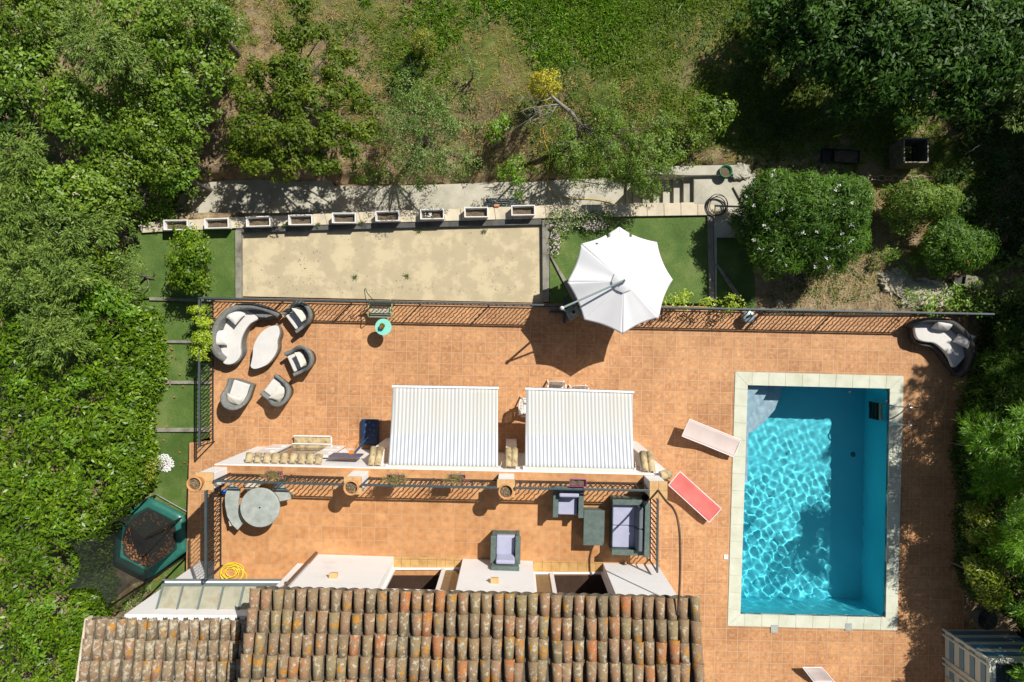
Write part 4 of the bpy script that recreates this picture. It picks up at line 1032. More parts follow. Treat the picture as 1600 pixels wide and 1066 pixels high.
c = P(790, 857, 3.3); box_sofa('rattan_lounge_chair', 'green-grey rattan armchair with lilac cushion against the house wall', 'armchair', (c.x, c.y, ZU), PI - ROT, .72, .70, 1, group='green-grey rattan armchairs')
c = P(980, 821, 3.3); box_sofa('two_seat_sofa', 'two-seat green-grey rattan sofa with lilac cushions', 'sofa', (c.x, c.y, ZU), -PI / 2 - ROT, 1.34, .78, 2)
c = P(928, 825, 3.35)
tb = thing('rattan_coffee_table', (c.x, c.y, ZU), 'rectangular green-grey rattan coffee table between armchair and sofa', 'coffee table', rz=-ROT)
MB().box((0, 0, .215), (.46, .80, .40)).build('base', M['rattan_green'], tb, local=True, bevel=.01)
MB().box((0, -.0, .44), (.51, .86, .04)).build('tabletop', M['rattan_green'], tb, local=True, bevel=.008)

# round stone table and curved stone benches
tc = P(405.5, 793.5, 3.62)
rt = thing('round_stone_table', (tc.x, tc.y, ZU), 'round grey stone table with a small hole for a parasol', 'table')
MB().lathe([(.03, .64), (.47, .64), (.48, .66), (.48, .70), (.465, .72), (.02, .72), (.02, .66)], (0, 0, 0), 56, smooth=False).build('tabletop', M['stone_grey'], rt, local=True, bevel=.006)
MB().lathe([(.24, 0), (.24, .04), (.16, .10), (.13, .35), (.17, .58), (.24, .64)], (0, 0, 0), 24).build('pedestal', M['stone_grey'], rt, local=True)
MB().lathe([(.001, .715), (.019, .716)], (0, 0, .0015), 14).build('hole_dark_disc', M['black'], rt, local=True)  # black disc stands in for the shaded depth of the hole
def bench(label, a0, a1, r0, r1, mat='stone_grey'):
    n = 18; b = thing('curved_stone_bench', (tc.x, tc.y, ZU), label, 'bench', 'curved stone benches at the round table')
    arc = lambda r: [(r * math.cos(math.radians(a0 + (a1 - a0) * k / n)), r * math.sin(math.radians(a0 + (a1 - a0) * k / n))) for k in range(n + 1)]
    MB().prism(arc(r0) + arc(r1)[::-1], .38, .45).build('seat', M[mat], b, local=True, bevel=.008)
    for t_ in (.2, .8):
        a = math.radians(a0 + (a1 - a0) * t_); rm = (r0 + r1) / 2
        MB().box((rm * math.cos(a), rm * math.sin(a), .19), (r1 - r0 - .08, .12, .38), a).build('leg', M['stone'], b, local=True, bevel=.01)
    return b
# measured bench outline
b = thing('curved_stone_bench', (P(364, 797, 3.35).x, P(364, 797, 3.35).y, ZU), 'curved grey stone bench on the railing side of the round table', 'bench', 'curved stone benches at the round table')
ol = [(351, 777), (351.7, 791), (355, 807.6), (363, 821), (371, 828.4), (380, 817.5), (375, 808), (372.5, 796), (372.3, 784), (374.7, 764), (357, 756)]
MB().prism([(p[0], p[1]) for p in pp(ol, 3.35)], 3.28, 3.35).build('seat', M['stone_grey'], b, bevel=.008)
for q in ((364, 772), (369, 814)):
    c = P(*q, 3.1); MB().box((c.x, c.y, 3.09), (.22, .14, .38), .2).build('leg', M['stone'], b, bevel=.01)
bench('curved grey stone bench mostly hidden behind the round table', 12, 62, .40, .68)
bench('curved stone bench peeping out above the round table by the railing', 108, 140, .42, .66, 'stone')
c = P(349, 769, 3.0); MB().lathe([(.001, -.065), (.035, -.055), (.06, -.025), (.065, 0), (.06, .025), (.035, .055), (.001, .065)], (c.x, c.y, ZU + .066), 16).solo('ball', m_flat('bright_blue_rubber', (.01, .16, .62), .4), 'small bright blue ball beside the curved bench', 'ball')
c = P(1007, 776, 3.0); MB().lathe([(.06, 0), (.085, .15), (.09, .2), (.078, .2), (.07, .12), (.001, .11)], (c.x, c.y, ZU), 20).solo('flower_pot', M['black'], 'small black pot in the shade of the end pillar', 'pot')
# yellow hose coil
hp = []
c = P(361, 893, 2.95)
for i in range(150):
    t_ = i / 149; a = t_ * 2 * PI * 6.3; r = .20 + .07 * math.sin(t_ * 17) - .02 * math.cos(a * .5)
    hp.append((c.x + r * math.cos(a) * 1.1 + .03 * math.sin(t_ * 9), c.y - .03 + r * math.sin(a) * .85, ZU + .015 + .010 * (i % 24) / 6 + .02 * math.sin(t_ * PI)))
hp += [(c.x + .3, c.y + .02, ZU + .02), (c.x + .38, c.y - .1, ZU + .02), (c.x + .36, c.y - .22, ZU + .015)]
MB().tube(hp, .011, 6).solo('garden_hose', M['yellow'], 'bright yellow garden hose coiled on the upper terrace', 'hose')

# cantilever parasol
hub = P(975, 439, 2.62)
pa = thing('cantilever_parasol', (P(883, 487).x, P(883, 487).y, 0), 'big white octagonal cantilever parasol with a few small tears', 'parasol')
rim = [(1051, 437), (1026.5, 378.5), (967.5, 354.5), (908, 381), (886, 441), (912.5, 500), (972.5, 522), (1030, 496)]
RW = [P(x, y, 2.06) for x, y in rim]
tears = [((986, 367.3), 3.2, 2.6), ((930.5, 374.5), 1.9, 3), ((932.5, 379), 1.6, 3.4), ((950, 368), 1.3, 2.4), ((897.5, 425), 2.6, 1.1), ((905.5, 463.5), 4, .9)]
cm_ = MB(); NR, NA = 26, 14
for s in range(8):
    A_, B_ = RW[s], RW[(s + 1) % 8]; vs = []; n0 = NA + 1
    for j in range(NR + 1):
        r = j / NR
        for i in range(n0):
            u = i / NA; p = hub.lerp(A_.lerp(B_, u), r)
            inw = .042 * math.sin(PI * u) * r ** 2
            p = p + (hub - p) * inw; sag = .02 * math.sin(PI * u) * math.sin(PI * min(1, r * .95)) + .012 * r * math.sin(u * 9 + s)
            z = 2.06 + (2.56 - 2.06) * (1 - r) ** 1.06 - sag * .8 - (.05 * math.sin(PI * u) * r ** 3)
            vs.append(Vector((p.x, p.y, z)))
    fs = []
    for j in range(NR):
        for i in range(NA):
            f = (j * n0 + i, (j + 1) * n0 + i, (j + 1) * n0 + i + 1, j * n0 + i + 1); c = sum((vs[k] for k in f), Vector()) / 4
            qx, qy = 800 + c.x * F / (H - c.z), 533 - c.y * F / (H - c.z)
            if any(((qx - t[0][0]) / t[1]) ** 2 + ((qy - t[0][1]) / t[2]) ** 2 < 1 for t in tears): continue
            fs.append(f)
    cm_.add(vs, fs, True)
cm_.build('canopy', M['parasol'], pa, solid=.005)
rb = None
for s in range(8):
    MB().bar(Vector((hub.x, hub.y, 2.50)), RW[s] + Vector((0, 0, -.03)), .02, .014).build('rib', M['teal_metal'], pa)
MB().lathe([(.30, 2.49), (.20, 2.56), (.08, 2.60), (.02, 2.61), (.001, 2.612)], (hub.x, hub.y, -.0), 8).build('vent_cap', M['parasol'], pa)
mt = P(878, 481.5, 2.45); mb_ = P(884, 486.5)
MB().tube([(mb_.x, mb_.y, .05), (mt.x, mt.y, 2.45)], .032, 12).build('mast', M['teal_metal'], pa)
MB().tube([mt + Vector((-.02, -.01, -.02)), Vector((hub.x + .02, hub.y + .02, 2.70))], .027, 12).build('arm', M['teal_metal'], pa)
kn = MB().lathe([(.001, -.06), (.05, -.04), (.05, .04), (.001, .06)], (mt.x, mt.y, 2.46), 14); kn.lathe([(.001, -.05), (.04, -.03), (.04, .03), (.001, .05)], (hub.x + .02, hub.y + .02, 2.70), 14)
kn.tube([(hub.x, hub.y, 2.62), (hub.x + .01, hub.y + .01, 2.8)], .018, 8).build('joint', M['plastic'], pa)
MB().box(P(878, 487.5, .05), (.70, .07, .06), -.02).build('base_bar', M['blue_metal'], pa)
MB().box(P(883, 484.5, .085), (.07, .78, .06), -.06).build('base_bar', M['blue_metal'], pa)
sb = thing('parasol_stand', P(895, 488), 'grey concrete parasol stand with an open tube', 'parasol stand')
c = P(895, 488, .1)
MB().box((c.x, c.y, .06), (.40, .36, .11), .55).build('block', M['stone_grey'], sb, bevel=.03)
MB().lathe([(.10, .11), (.09, .16), (.07, .19), (.065, .38), (.05, .38), (.05, .12), (.001, .12)], (c.x, c.y, 0), 24).build('tube', M['stone_grey'], sb)
MB().lathe([(.001, .36), (.05, .361)], (c.x, c.y, -.03), 16).build('tube_dark_disc', M['black'], sb)  # black disc paints the darkness inside the open tube

# loungers
def lounger(label, c0, c1, f0_, f1_, mat, zh=.52, zf=.2):
    hd0, hd1, ft0, ft1 = P(*c0, zh), P(*c1, zh), P(*f0_, zf), P(*f1_, zf)
    o = (hd0 + hd1 + ft0 + ft1) / 4; lg = thing('sun_lounger', (o.x, o.y, 0), label, 'sun lounger', 'sling sun loungers by the pool')
    prof = [(0, zh), (.12, zh - .035), (.25, zh - .11), (.36, zh - .19), (.43, .285), (.55, .265), (.75, .262), (.9, .245), (1, zf)]
    def hz(u):
        for (a, x), (b, y) in zip(prof, prof[1:]):
            if a <= u <= b: return x + (y - x) * (u - a) / (b - a)
        return zf
    def fn(u, v):
        p = hd0.lerp(ft0, u).lerp(hd1.lerp(ft1, u), v); return (p.x, p.y, hz(u) - .025 * math.sin(PI * v))
    MB().grid(fn, 36, 8).build('sling', M[mat], lg, solid=.006)
    for v in (0, 1):
        MB().tube([Vector(fn(i / 24, v)) for i in range(25)], .013, 8).build('side_rail', M['white_metal'], lg)
    for u in (0, 1): MB().tube([fn(u, 0), fn(u, 1)], .012, 8).build('cross_rail', M['white_metal'], lg)
    for u in (.42, .86):
        for v in (.0, 1.0):
            p = Vector(fn(u, v)); MB().tube([p, (p.x, p.y, 0)], .013, 8).build('leg', M['white_metal'], lg)
    return lg
lounger('pale pink sun lounger touching the pool coping', (1077.5, 655), (1065.5, 681.5), (1158, 688), (1146, 714), 'pale_sling')
lounger('red sun lounger beside the corner of the house', (1062.5, 737), (1044.5, 758), (1127, 795), (1108, 816), 'red_sling')
lounger('pale sun lounger cut off by the bottom edge of the photo', (1254, 1043), (1284, 1043), (1312, 1116), (1346, 1114), 'pale_sling', .32, .2)

# white plastic chairs under the second awning; local: facing -y (towards the house)
def plastic_chair(label, loc, rz):
    c = thing('plastic_chair', loc, label, 'chair', 'white plastic garden chairs', rz); m = M['plastic']
    def bk(u, v):
        a = (u - .5) * 1.3; w = .24 + .02 * v
        return (math.sin(a) * w * 1.45, .20 + .13 * v - .10 * (1 - math.cos(a)), .42 + .42 * v - .03 * (2 * u - 1) ** 2 * v)
    slots = MB(); n = 33
    vs = [bk(i / n, j / 6) for j in range(7) for i in range(n + 1)]
    fs = [(j * (n + 1) + i, j * (n + 1) + i + 1, (j + 1) * (n + 1) + i + 1, (j + 1) * (n + 1) + i) for j in range(6) for i in range(n) if not (1 <= j <= 4 and i % 3 == 1 and 4 < i < 29)]
    slots.add(vs, fs, True); slots.build('backrest', m, c, local=True, solid=.012)
    MB().grid(lambda u, v: ((u - .5) * (.40 + .06 * (1 - v)), -.22 + .42 * v, .43 - .03 * v - .012 * math.sin(PI * u)), 8, 8).build('seat', m, c, local=True, solid=.014)
    for s in (-1, 1):
        MB().tube(spline([(s * .24, -.24, .02), (s * .255, -.20, .55), (s * .26, -.05, .66), (s * .26, .1, .66), (s * .25, .24, .64)], 4), .022, 8).build('armrest', m, c, local=True)
        MB().bar((s * .22, -.2, .42), (s * .25, -.26, 0), .045, .03).build('leg', m, c, local=True)
        MB().bar((s * .2, .2, .42), (s * .24, .30, 0), .045, .03).build('leg', m, c, local=True)
    return c
c = P(869, 610, .5); plastic_chair('white plastic chair at the awning edge, nearer the hedge of the two side by side' if 0 else 'white plastic chair with its back fully clear of the awning front', (c.x, c.y - .05, 0), -.05)
c = P(905, 614, .5); plastic_chair('white plastic chair mostly covered by the awning front, only its back top showing', (c.x, c.y - .1, 0), .02)
c = P(828, 637, .5); plastic_chair('white plastic chair sticking out sideways between the two awnings', (c.x, c.y, 0), PI / 2 - .1)
# white plastic table they stand at
c = P(880, 655, .7); t_ = thing('plastic_table', (c.x, c.y, 0), 'white plastic table under the awning nearer the pool', 'table')
MB().box((0, 0, .71), (1.0, .8, .03)).build('tabletop', M['plastic'], t_, local=True, bevel=.01)
for sx_ in (-.42, .42):
    for sy_ in (-.32, .32): MB().box((sx_, sy_, .35), (.06, .06, .70)).build('leg', M['plastic'], t_, local=True)

# child-size green bench and turquoise table on the terrace edge
c = P(597, 486, .25); gb = thing('garden_bench', (c.x, c.y, 0), 'small sage green metal bench against the railing', 'bench', rz=-ROT)
sl = MB()
for k in range(7): sl.box((0, -.17 + k * .05, .38), (.64, .04, .016))
sl.build('seat', m_flat('pale_sage_paint', (.42, .46, .35), .5), gb, local=True)
bk = MB()
for k in range(4): bk.box((0, .19 + k * .022, .46 + k * .075), (.64, .018, .05), M=rot('X', -15))
bk.build('backrest', M['sage'], gb, local=True)
for s in (-1, 1):
    MB().tube(spline([(s * .33, .3, .76), (s * .33, .2, .42), (s * .33, .24, .0)], 4), .014, 6).tube(spline([(s * .33, -.2, 0), (s * .33, -.19, .5), (s * .34, -.1, .58), (s * .335, .2, .56)], 4), .014, 6).build('side_frame', m_flat('lime_sage_paint', (.35, .48, .20), .5), gb, local=True)
c = P(599, 511, .6); rt2 = thing('side_table', (c.x, c.y, 0), 'round turquoise side table in front of the green bench', 'table')
MB().lathe([(.001, .59), (.23, .59), (.235, .6), (.235, .615), (.001, .615)], (0, 0, 0), 40, smooth=False).build('tabletop', M['mint'], rt2, local=True)
MB().tube([(0, 0, .02), (0, 0, .59)], .02, 8).lathe([(.13, 0), (.12, .02), (.02, .03)], (0, 0, 0), 20).build('pedestal', M['mint'], rt2, local=True)
c = P(597.5, 509.5, .7); pt = thing('flower_pot', (c.x, c.y, .616), 'small dark pot of dried plants on the turquoise table', 'pot')
MB().lathe([(.05, 0), (.075, .11), (.078, .13), (.068, .13), (.06, .09), (.001, .09)], (0, 0, 0), 20).build('body', m_flat('dark_glazed_clay', (.09, .06, .045), .4), pt, local=True)
n = 60; pos = np.c_[RNG.normal(0, .03, n), RNG.normal(0, .03, n), np.full(n, .10)]; d = norm(np.c_[RNG.normal(size=(n, 2)), RNG.uniform(.3, 1.2, n)])
leaf_obj('dried_plant', pos + np.array((c.x, c.y, .616)), d, norm(np.cross(d, rdir(n))), RNG.uniform(.04, .10, n), .025, m_leaf('dried_yellow', (.10, .08, .03, 1), (.32, .24, .08, 1)), pt)
# thin metal frame leaning at the bench
c = P(585, 468); MB().tube(spline([(c.x - .22, c.y - .2, .0), (c.x - .05, c.y + .15, 1.1), (c.x, c.y + .22, 1.2), (c.x + .03, c.y + .1, 1.1), (c.x + .04, c.y - .1, .0)], 5), .011, 6).solo('plant_hoop', M['iron'], 'thin dark metal hoop standing beside the green bench', 'hoop')

# navy plastic base and basketball stand
bb = thing('basketball_stand', (P(577, 676).x, P(577, 676).y, 0), 'portable basketball stand with navy base and orange ring', 'basketball hoop')
c = P(577, 676, .18)
MB().box((c.x, c.y, .09), (.52, .76, .16), -.02).build('base', M['bluebox'], bb, bevel=.05, seg=3)
stz = MB()
for dx, dy in ((-.1, .22), (.02, .08), (.12, .22), (-.12, .02), (.1, -.08), (-.04, -.16), (.0, .3), (.14, .06)):
    for k in range(4):
        a = k * PI / 4; stz.box((c.x + dx, c.y + dy, .1715), (.085 - .03 * (k % 2), .008, .002), a)
stz.build('star_pattern', m_flat('dull_silver_print', (.16, .17, .17), .5), bb)
q0, q1 = P(571, 688, .2), P(551, 711, 2.0)
MB().tube([q0, q0.lerp(q1, .55), q1], .03, 10).build('pole', m_flat('mid_blue_metal', (.02, .12, .26), .4, .2), bb)
MB().tube([P(584, 672, .2), q0.lerp(q1, .35)], .009, 6).tube([P(569, 676, .2), q0.lerp(q1, .35)], .009, 6).build('stay', M['blue_metal'], bb)
e = P(542, 711, 2.05); MB().box((e.x, e.y, 2.12), (.80, .035, .56), -.035).build('backboard', m_flat('slate_blue_board', (.085, .10, .17), .4), bb, bevel=.01)
rg = P(548.5, 695.5, 1.95); ringp = [(rg.x + .175 * math.cos(2 * PI * k / 28), rg.y + .02 + .175 * math.sin(2 * PI * k / 28), 1.95) for k in range(28)]
MB().tube(ringp, .009, 6, closed=True).box((e.x + .1, e.y + .055, 1.94), (.13, .09, .07)).build('ring', M['orange'], bb)
net = MB()
for k in range(10):
    a, b_ = 2 * PI * k / 10, 2 * PI * (k + 1) / 10
    for s in (1, -1):
        pts = [(rg.x + (.175 - .09 * j / 4) * math.cos(a + s * .3 * j), rg.y + .02 + (.175 - .09 * j / 4) * math.sin(a + s * .3 * j), 1.95 - .09 * j) for j in range(5)]
        net.tube(pts, .0035, 4)
net.build('net', m_flat('faded_orange_cord', (.60, .36, .20), .8), bb)

# round metal lid on the terrace edge
c = P(1171, 495, .35); d_ = thing('drum', (c.x, c.y, 0), 'round pale blue-grey metal drum by the railing beside the creeper', 'drum')
MB().lathe([(.15, 0), (.16, .02), (.165, .3), (.175, .31), (.175, .33), (.16, .335), (.12, .345), (.001, .35)], (0, 0, 0), 28).build('body', m_flat('pale_blue_grey_enamel', (.27, .33, .36), .35, .3), d_, local=True)
MB().bar((-.08, -.02, .365), (.07, .045, .385), .05, .03).build('handle', M['black'], d_, local=True)

# pool ladder
ld = thing('pool_ladder', (P(1400, 650).x, P(1400, 650).y, 0), 'stainless steel pool ladder with two curved handrails', 'pool ladder')
for (yy, ye) in ((636, 633), (662.5, 660)):
    w0 = P(1389, yy - 4, 0); d0 = P(1428, yy, .0)
    X, Y = w0.x, w0.y
    pts = spline([(X - .10, Y, -1.25), (X - .10, Y, -.1), (X - .08, Y - .01, .45), (X + .08, Y - .015, .72), (X + .28, Y - .02, .76), (X + .46, Y - .02, .66), (X + .56, Y - .02, .40), (X + .58, Y - .02, .03)], 6)
    MB().tube(pts, .019, 10).lathe([(.045, .022), (.04, .045), (.02, .05)], (X + .58, Y - .02, 0), 14).build('handrail', M['chrome'], ld)
Y0_, Y1_ = P(1389, 632).y, P(1389, 658.5).y; X = P(1389, 645).x - .10
for k in range(4):
    MB().box((X - .02, (Y0_ + Y1_) / 2, -.3 - .27 * k), (.09, abs(Y1_ - Y0_), .025)).build('tread', M['black'] if k else M['chrome'], ld)

# small covers set into the paving
for (x, y), w_, lab, m_ in (((1210, 983), .21, 'grey skimmer lid in the coping by the pool step corner side', 'stone_grey'), ((1326, 980), .20, 'grey skimmer lid in the coping nearer the dark end of the pool', 'stone_grey'), ((1134.5, 870.5), .12, 'small white square cover beside the pool', 'white')):
    c = P(x, y, .03); sk = MB().box((c.x, c.y, .018), (w_, w_ * 1.1, .022), -ROT).solo('access_cover', M[m_], lab, 'cover', bevel=.006)

# grey folded bench on the path
c = P(784, 318.5, -.6); bn = thing('slatted_bench', (c.x, c.y, -1.05), 'long dark grey slatted bench on the path behind the planters', 'bench', rz=-.0)
sl = MB()
for k in range(5): sl.box((0, -.12 + .065 * k, .42), (.98, .05, .025))
sl.build('seat', M['grey_metal'], bn, local=True)
for s in (-1, 1): MB().box((s * .42, 0, .2), (.05, .3, .4)).build('leg', M['grey_metal'], bn, local=True)
c = P(776, 321.3, .18); MB().box((c.x, c.y, .185), (.15, .07, .06), .02).solo('brick', m_flat('orange_brick', (.60, .24, .10), .8), 'orange brick lying on the wall between two planters', 'brick', bevel=.008)

# trampoline with leaning net
tz = -.47
tp = thing('trampoline', (P(234, 841, tz).x, P(234, 841, tz).y, tz), 'green and black garden trampoline with a torn dark safety net', 'trampoline')
hexo = [(231, 778), (286, 806), (290, 862), (231, 906), (176, 878), (181, 816)]
HO = [P(x, y, tz + .55) for x, y in hexo]; cc = sum(HO, Vector()) / 6
def hexring(f): return [cc + (p - cc) * f for p in HO]
def smoothhex(f, n=6):
    R_ = hexring(f); out = []
    for i in range(6):
        a, b = R_[i], R_[(i + 1) % 6]
        for k in range(n):
            u = k / n; p = a.lerp(b, u); out.append(p + (p - cc).normalized() * (.055 * math.sin(PI * u)) * (1 if f < .8 else .2))
    return out
so1, so2 = smoothhex(1.0), smoothhex(.70)
pad = MB(); n = 36
vs = [(p.x, p.y, p.z + .0) for p in so1] + [(p.x, p.y, p.z + .035) for p in [a.lerp(b, .5) for a, b in zip(so1, so2)]] + [(p.x, p.y, p.z + .01) for p in so2] + [(p.x, p.y, p.z - .12) for p in so1]
pad.add(vs, [(i, (i + 1) % n, n + (i + 1) % n, n + i) for i in range(n)] + [(n + i, n + (i + 1) % n, 2 * n + (i + 1) % n, 2 * n + i) for i in range(n)] + [(3 * n + i, 3 * n + (i + 1) % n, (i + 1) % n, i) for i in range(n)], True)
pad.build('padding', M['green_pad'], tp)
mt_ = smoothhex(.72); MB().add([(p.x, p.y, p.z - .02) for p in mt_], [tuple(range(n))[::-1]]).build('jumping_mat', M['mat_black'], tp)
feet = [P(x, y, tz) for x, y in ((245, 773), (297, 802), (297, 865), (236, 905), (178, 880), (186, 812))]
tops = [Vector((p.x, p.y, tz + h)) for p, h in zip(feet, (2.35, 2.5, 2.45, 2.25, 2.3, 2.4))]
for a, b in ((0, 1), (2, 3), (4, 5)):
    A_, B_ = feet[a], feet[b]; up = Vector((0, 0, 1))
    MB().tube(spline([A_ + up * .5, A_ + up * .03, A_.lerp(B_, .12) + up * .02, A_.lerp(B_, .88) + up * .02, B_ + up * .03, B_ + up * .5], 5), .02, 8).build('leg', m_flat('galvanised_tube', (.42, .45, .46), .35, .6) if a == 0 else M['grey_metal'], tp)
for i, (a, b) in enumerate(zip(feet, tops)):
    MB().tube([a + Vector((0, 0, .1)), b], .028, 8).build('net_pole', M['black'], tp)
def m_net():
    m, t, b = nt('safety_net'); b.inputs['Base Color'].default_value = (.02, .024, .022, 1); b.inputs['Roughness'].default_value = .7
    tr = nd(t, 'ShaderNodeBsdfTransparent'); mx = nd(t, 'ShaderNodeMixShader'); n1 = noise(t, worldco(t), 2, 3)
    t.links.new(ramp(t, [(.3, (.50,) * 3), (.7, (.66,) * 3)], n1).outputs[0], mx.inputs[0]); t.links.new(tr.outputs[0], mx.inputs[1]); t.links.new(b.outputs[0], mx.inputs[2])
    t.links.new(mx.outputs[0], t.nodes['Material Output'].inputs[0]); return m
ntm = m_net(); I6 = smoothhex(.78, 1)
nm = MB()
for i in range(6):
    A_, B_ = tops[i], tops[(i + 1) % 6]; a0, b0_ = I6[i], I6[(i + 1) % 6]
    A2, B2 = A_.lerp(Vector((cc.x, cc.y, A_.z)), .06), B_.lerp(Vector((cc.x, cc.y, B_.z)), .06)
    def fn(u, v, A2=A2, B2=B2, a0=a0, b0_=b0_):
        t_ = A2.lerp(B2, u); t_ = t_ + Vector((0, 0, -.30 * math.sin(PI * u))) + (Vector((cc.x, cc.y, t_.z)) - t_) * .10 * math.sin(PI * u)
        g_ = a0.lerp(b0_, u); p = g_.lerp(t_, v); p = p + (Vector((cc.x, cc.y, p.z)) - p) * .10 * math.sin(PI * v) * (1 - .4 * math.sin(PI * u)); return p
    nm.grid(fn, 12, 10)
nm.build('safety_net', ntm, tp)
n = 420; ang = RNG.uniform(0, 2 * PI, n); rr = .50 + .33 * RNG.random(n)
sel = RNG.random(n) < (.35 + .65 * (np.sin(ang) < 0)); ang, rr = ang[sel], rr[sel]; n = len(ang)
pos = np.c_[cc.x + rr * np.cos(ang) * 1.0, cc.y + rr * np.sin(ang) * .98, np.full(n, tz + .545) + RNG.uniform(0, .02, n)]
d = norm(np.c_[RNG.normal(size=(n, 2)), np.zeros(n)]); fl = leaf_obj('fallen_leaves', pos, d, norm(np.c_[RNG.normal(0, .3, (n, 2)), np.ones(n)]), RNG.uniform(.05, .09, n), .04, M['litter']); tag(fl, 'drift of dry orange leaves on the trampoline', kind='stuff')
# fallen leaves on the turf
pts = []
for (cx, cy, sx_, sy_, k) in ((178, 905, 14, 22, 330), (175, 935, 12, 9, 160), (208, 705, 8, 40, 20), (215, 690, 6, 8, 26), (235, 560, 30, 30, 26), (250, 700, 40, 60, 26), (205, 780, 6, 12, 18), (245, 640, 30, 40, 22), (255, 905, 20, 14, 40), (212, 455, 4, 25, 50), (175, 345, 8, 14, 90)):
    for _ in range(k):
        x, y = random.gauss(cx, sx_), random.gauss(cy, sy_)
        if x < 160 or x > 296: continue
        w = P(x, y, -.2); z = lz(w.x, w.y) if w.y < -2.6 else .02
        pts.append((w.x, w.y, z + .03 + .02 * random.random()))
pos = np.array(pts); n = len(pos); d = norm(np.c_[RNG.normal(size=(n, 2)), np.zeros(n)])
fl = leaf_obj('fallen_leaves', pos, d, norm(np.c_[RNG.normal(0, .4, (n, 2)), np.ones(n)]), RNG.uniform(.05, .10, n), .045, M['litter']); tag(fl, 'scattered dry orange leaves on the turf', kind='stuff')
# ring of white pebbles
pb = MB()
for _ in range(330):
    r = .27 * math.sqrt(random.random()); a = random.uniform(0, 2 * PI); c = P(252.5, 725.5, -.1)
    s = random.uniform(.018, .03); x, y = c.x + r * math.cos(a), c.y + r * math.sin(a)
    pb.lathe([(.001, 0), (s, s * .4), (s * .8, s * .9), (.001, s * 1.1)], (x, y, lz(x, y) + random.uniform(0, .02)), 6, random.random() * 3)
o = pb.build('pebbles', M['pebble']); tag(o, 'round patch of bright white pebbles on the turf', kind='stuff')

# hoses on the path and the black coil
hz_ = [(857, 258, -.3), (856, 275, -.9), (857, 293, -1.03), (866, 305, -1.03), (880, 309, -1.03), (905, 311, -1.03), (930, 312, -1.03), (950, 316, -1.03), (962, 320, -1.03)]
MB().tube(spline([P(*q) for q in hz_], 5), .014, 6).solo('garden_hose', M['oldyellow'], 'faded yellow hose lying along the sunken path', 'hose')
MB().tube(spline([P(848, 200, .35), P(851, 222, .2), P(858, 240, 0), P(857, 258, -.3)], 5), .013, 6).solo('garden_hose', M['oldyellow'], 'thin yellow hose running up the slope towards the golden shrub', 'hose')
MB().tube(spline([P(1117, 329, .2), P(1131, 335, .14), P(1143, 342, .12), P(1152, 352, .12), P(1158, 362, .12)], 5), .013, 6).solo('garden_hose', M['oldyellow'], 'short yellow hose going under the flowering oleander', 'hose')
bc = []; c = P(1120, 320, .25)
for i in range(110):
    t_ = i / 109; a = t_ * 2 * PI * 4.2 + 2; r = .27 + .05 * math.sin(t_ * 23)
    bc.append((c.x + r * math.cos(a) + .03 * math.sin(t_ * 11), c.y + r * math.sin(a), .19 + .02 * (i % 26) / 13 + .10 * max(0, math.cos(a - 1.6)) * t_))
MB().tube(bc, .011, 6).solo('black_pipe_coil', M['black'], 'loose coil of black irrigation pipe at the end of the stone wall', 'pipe coil')
# green pot at the head of the steps
c = P(1136, 266, .5); gp = thing('flower_pot', (c.x, c.y, .12), 'round green plastic pot of earth behind the steps', 'pot')
MB().lathe([(.13, 0), (.165, .26), (.185, .27), (.185, .3), (.17, .3), (.15, .2), (.001, .2)], (0, 0, 0), 26).build('body', M['green_plastic'], gp, local=True)
MB().lathe([(.001, .215), (.1, .22), (.155, .21)], (0, 0, 0), 16).build('soil', M['soil'], gp, local=True)

# compost box, black crate, clay edging under the big dark tree
c = P(1421, 240, .8); z0 = .35
cb = thing('compost_box', (c.x, c.y, z0), 'open square grey timber compost box full of weeds', 'compost box')
for s in (-1, 1):
    for ax in (0, 1):
        m_ = MB()
        for k in range(6):
            m_.box((s * .33 if ax else 0, 0 if ax else s * .33, .06 + k * .125), (.022 if ax else .68, .68 if ax else .022, .115))
        m_.build('plank_side', M['wood'], cb, local=True)
        MB().box((s * .33 if ax else 0, 0 if ax else s * .33, .765), (.035 if ax else .70, .70 if ax else .035, .02)).build('top_rail', M['wood'] if 0 else M['sleeper'], cb, local=True)
c = P(1312, 245, .4); cr_ = thing('crate', (c.x, c.y, .3), 'black plastic trough of dry litter under the big dark tree', 'crate', rz=-.06)
w2, d2, h2 = .53, .19, .2
rc = lambda s, z: [(x * (w2 - s), y * (d2 - s), z) for x, y in ((-1, -1), (1, -1), (1, 1), (-1, 1))]
MB().add(rc(.02, 0) + rc(0, h2) + rc(.015, h2) + rc(.03, .1), [(3, 2, 1, 0)] + [(i0 + j, i0 + (j + 1) % 4, i0 + 4 + (j + 1) % 4, i0 + 4 + j) for i0 in (0, 4, 8) for j in range(4)] + [(12, 13, 14, 15)]).box((-.2, 0, .15), (.015, .36, .1)).build('box', M['black'], cr_, local=True)
MB().grid(lambda u, v: (-.18 + u * .68, (v - .5) * .33, .15 + .02 * math.sin(u * 14) * math.cos(v * 9)), 14, 6).build('litter', M['soil'], cr_, local=True)
eg_ = thing('clay_edging', (P(1380, 278, .3).x, P(1380, 278, .3).y, .25), 'row of pierced pinkish clay edging blocks between the shrubs and the compost box', 'edging')
